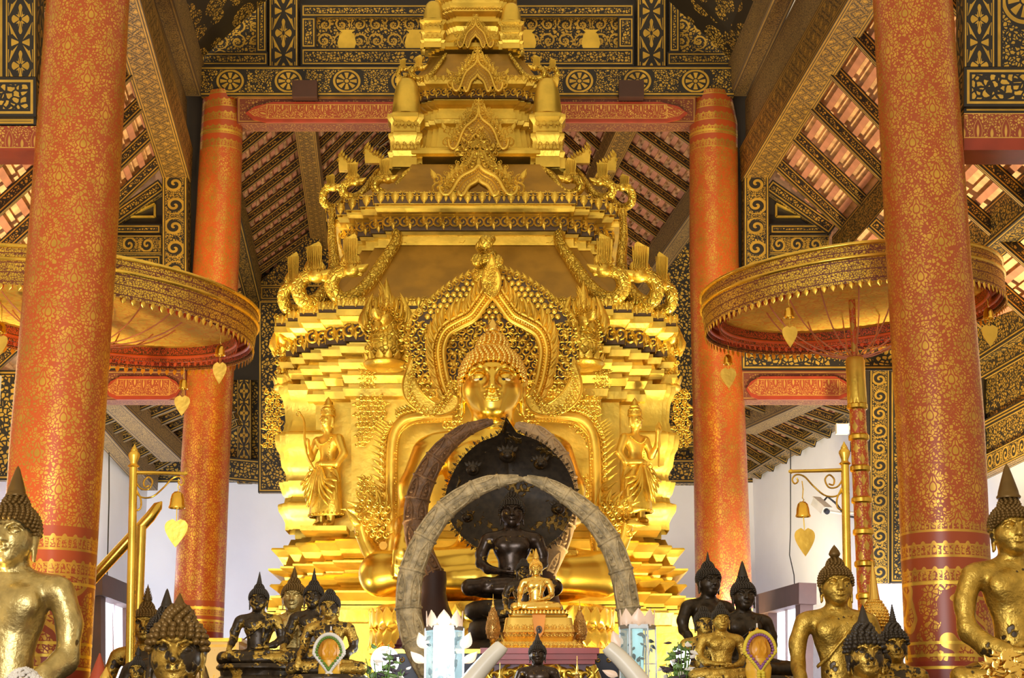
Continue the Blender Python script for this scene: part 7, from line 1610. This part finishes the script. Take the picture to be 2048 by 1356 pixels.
# ------------------------------------------------------------------ smaller things
dz = at(1010, 1298, 10.13).z
b = MB(); 
dais = thing('dais', 'dark blue dais with gold mouldings behind the flowers and lamps', 'dais', (at(1000, 1300, 10.2).x, 10.2, ZT2)); M['bluelac'] = plain('dark blue lacquer', (.012, .014, .05), .35)
b.box((0, 0, (dz - ZT2) / 2), (1.40, .12, dz - ZT2)); b.build('body', M['bluelac'], dais); b = MB(); b.box((0, 0, dz - ZT2 - .012), (1.46, .15, .024)); b.build('top_moulding', M['goldmetal'], dais); b = MB()
for i in range(24): b.inst(CURL if i % 2 else CURLM, basis(EX, EZ, EN, .03), (-.66 + .0574 * i, -.065, dz - ZT2 - .06))
b.build('gold_scrolls', M['goldmetal'], dais, 60)
def chedi(name, label, u, vt, vb, hw_, Y, m, zf): 
    kk = mpp(vb, Y); o_ = at(u, vb, Y); z0_ = zf if zf is not None else o_.z; H = at(u, vt, Y).z - z0_; w = hw_ * kk; b = MB(); b.lathe([(w, 0), (w, .08*H), (w*.8, .12*H), (w*.95, .2*H), (w*.7, .26*H), (w*.62, .36*H), (w*.45, .46*H), (w*.3, .5*H), (w*.34, .55*H), (w*.2, .66*H), (w*.24, .7*H), (w*.1, .85*H), (.001, H)], (o_.x, o_.y, z0_), 20); return tag(b.build(name, m, None, 40), label, 'ornament')
chedi('small_stupa', 'small maroon stupa between the left flowers and the carved tusk', 803, 1252, 1297, 16, 10.19, M['plum'], dz + .001)
o_ = at(1750, 1240, 9.75); kk = mpp(1200, 9.75); hd = thing('gilded_headdress', 'bright gold beaded dome with tall cone behind the bud finial statue', 'statue', (o_.x, o_.y, ZT2))
H0 = at(1750, 1262, 9.75).z - ZT2; w = 28 * kk; b = MB(); b.lathe([(w*.55, 0), (w*.55, H0), (w*.8, H0 + w*.3), (w*.98, H0 + w*.9), (w*.9, H0 + w*1.5), (w*.55, H0 + w*2.0), (w*.36, H0 + w*2.3)], (0, 0, 0), 24); b.build('dome', M['goldbright'], hd, 60)
b = MB()
for j in range(9):
    rr = float(np.interp(j / 8, [0, .3, .6, 1], [.8, 1.0, .9, .5])) * w
    for i in range(22): a = 2*PI*(i + .5*(j % 2))/22; b.inst(BALLS, basis(EX, EZ, EN, w * .12), (rr * math.cos(a), rr * math.sin(a), H0 + w * (.3 + 1.75 * j / 8)))
b.build('beads', M['goldbright'], hd, 60); b = MB(); b.lathe([(w*.42, H0 + w*2.2), (w*.36, H0 + w*2.6), (w*.24, H0 + w*3.6), (w*.1, H0 + w*4.6), (.001, H0 + w*5.0)], (0, 0, 0), 16); b.build('cone', M['goldbright'], hd, 60)
o_ = at(2018, 1400, 7.95); gl = thing('gold_leaf_offering', 'heap of crumpled gold leaf foliage at the lower right corner', 'offering', (o_.x, 7.95, ZT1)); rr = random.Random(8); b = MB(); zc = at(2018, 1352, 7.95).z - ZT1; b.lathe([(.05, 0), (.03, zc * .5), (.05, zc * .8)], (0, 0, 0), 12); b.build('stem', M['goldmetal'], gl, 50); b = MB()
for i in range(150):
    a, e = rr.uniform(0, 2*PI), rr.uniform(-.6, 1.5); p = Vector((math.cos(a) * math.cos(e) * .08, math.sin(a) * math.cos(e) * .07, zc - .02 + math.sin(e) * .10)); b.inst(LEAFB if i % 2 else LEAFBM, basis(*rot2(EX * 1.6, EZ, rr.uniform(-3, 3)), (EN + Vector((rr.uniform(-.6, .6), 0, rr.uniform(-.5, .5)))).normalized(), rr.uniform(.03, .05)), p)
b.build('gold_foliage', M['goldbright'], gl, 60)
b = MB(); o_ = at(197, 1356, 8.6); b.lathe([(.05, 0), (.05, o_.z - ZT1 - .02), (.036, o_.z - ZT1 + .02), (.016, o_.z - ZT1 + .08), (.012, o_.z - ZT1 + .09), (.003, o_.z - ZT1 + .115)], (o_.x, o_.y, ZT1), 16); M['redwax'] = plain('red wax', (.42, .06, .02), .4); tag(b.build('red_cone', M['redwax'], None, 50), 'slim red cone candle at the bottom edge beside the front left column', 'candle')
b = MB(); o_ = at(212, 1356, 8.3); b.lathe([(.03, 0), (.03, o_.z - ZT1), (.02, o_.z - ZT1 + .02), (.002, o_.z - ZT1 + .05)], (o_.x, o_.y, ZT1), 12); tag(b.build('gold_tip', M['goldbright'], None, 50), 'tiny gold cone tip at the bottom edge right of the red cone', 'ornament')
g = MB(); rr = random.Random(4); o_ = at(48, 1348, 8.36)
for i in range(260): a = rr.uniform(0, 2*PI); q = rr.uniform(0, 1) ** .5; g.inst(BALLS, basis(EX, EZ, EN, .0085), (o_.x + math.cos(a) * q * .085, o_.y + math.sin(a) * q * .05, o_.z - .035 + .055 * (1 - q * q) + rr.uniform(0, .008)))
gg = tag(g.build('flower_garland', M['gwhite'], None, 60), 'heap of white jasmine garland on the lap of the large left statue', 'garland')
b = MB(); P0 = at(300, 1283, 15.6); P1 = at(478, 1283, 15.6); b.box(((P0.x + P1.x) / 2, 15.9, P0.z / 2), (P1.x - P0.x, .6, P0.z)); M['cream'] = mask_mat('cream plaster with gold stencil', p_leafborder(16, .02, .3), (.72, .55, .28), (.80, .50, .10), .5, .4, .6); o = tag(b.build('stone_base', M['cream']), 'cream block under the rear left column, brightly lit', 'base')
b = MB(); b.box(((P0.x + P1.x) / 2, 15.88, P0.z + .012), (P1.x - P0.x + .06, .66, .03)); b.build('coping', M['goldpaint'], o)
b = MB(); P0 = at(1384, 1310, 15.6); P1 = at(1520, 1310, 15.6); b.box(((P0.x + P1.x) / 2, 15.9, P0.z / 2), (P1.x - P0.x, .6, P0.z)); tag(b.build('stone_base', M['cream']), 'cream block under the rear right column behind the dark statues', 'base')
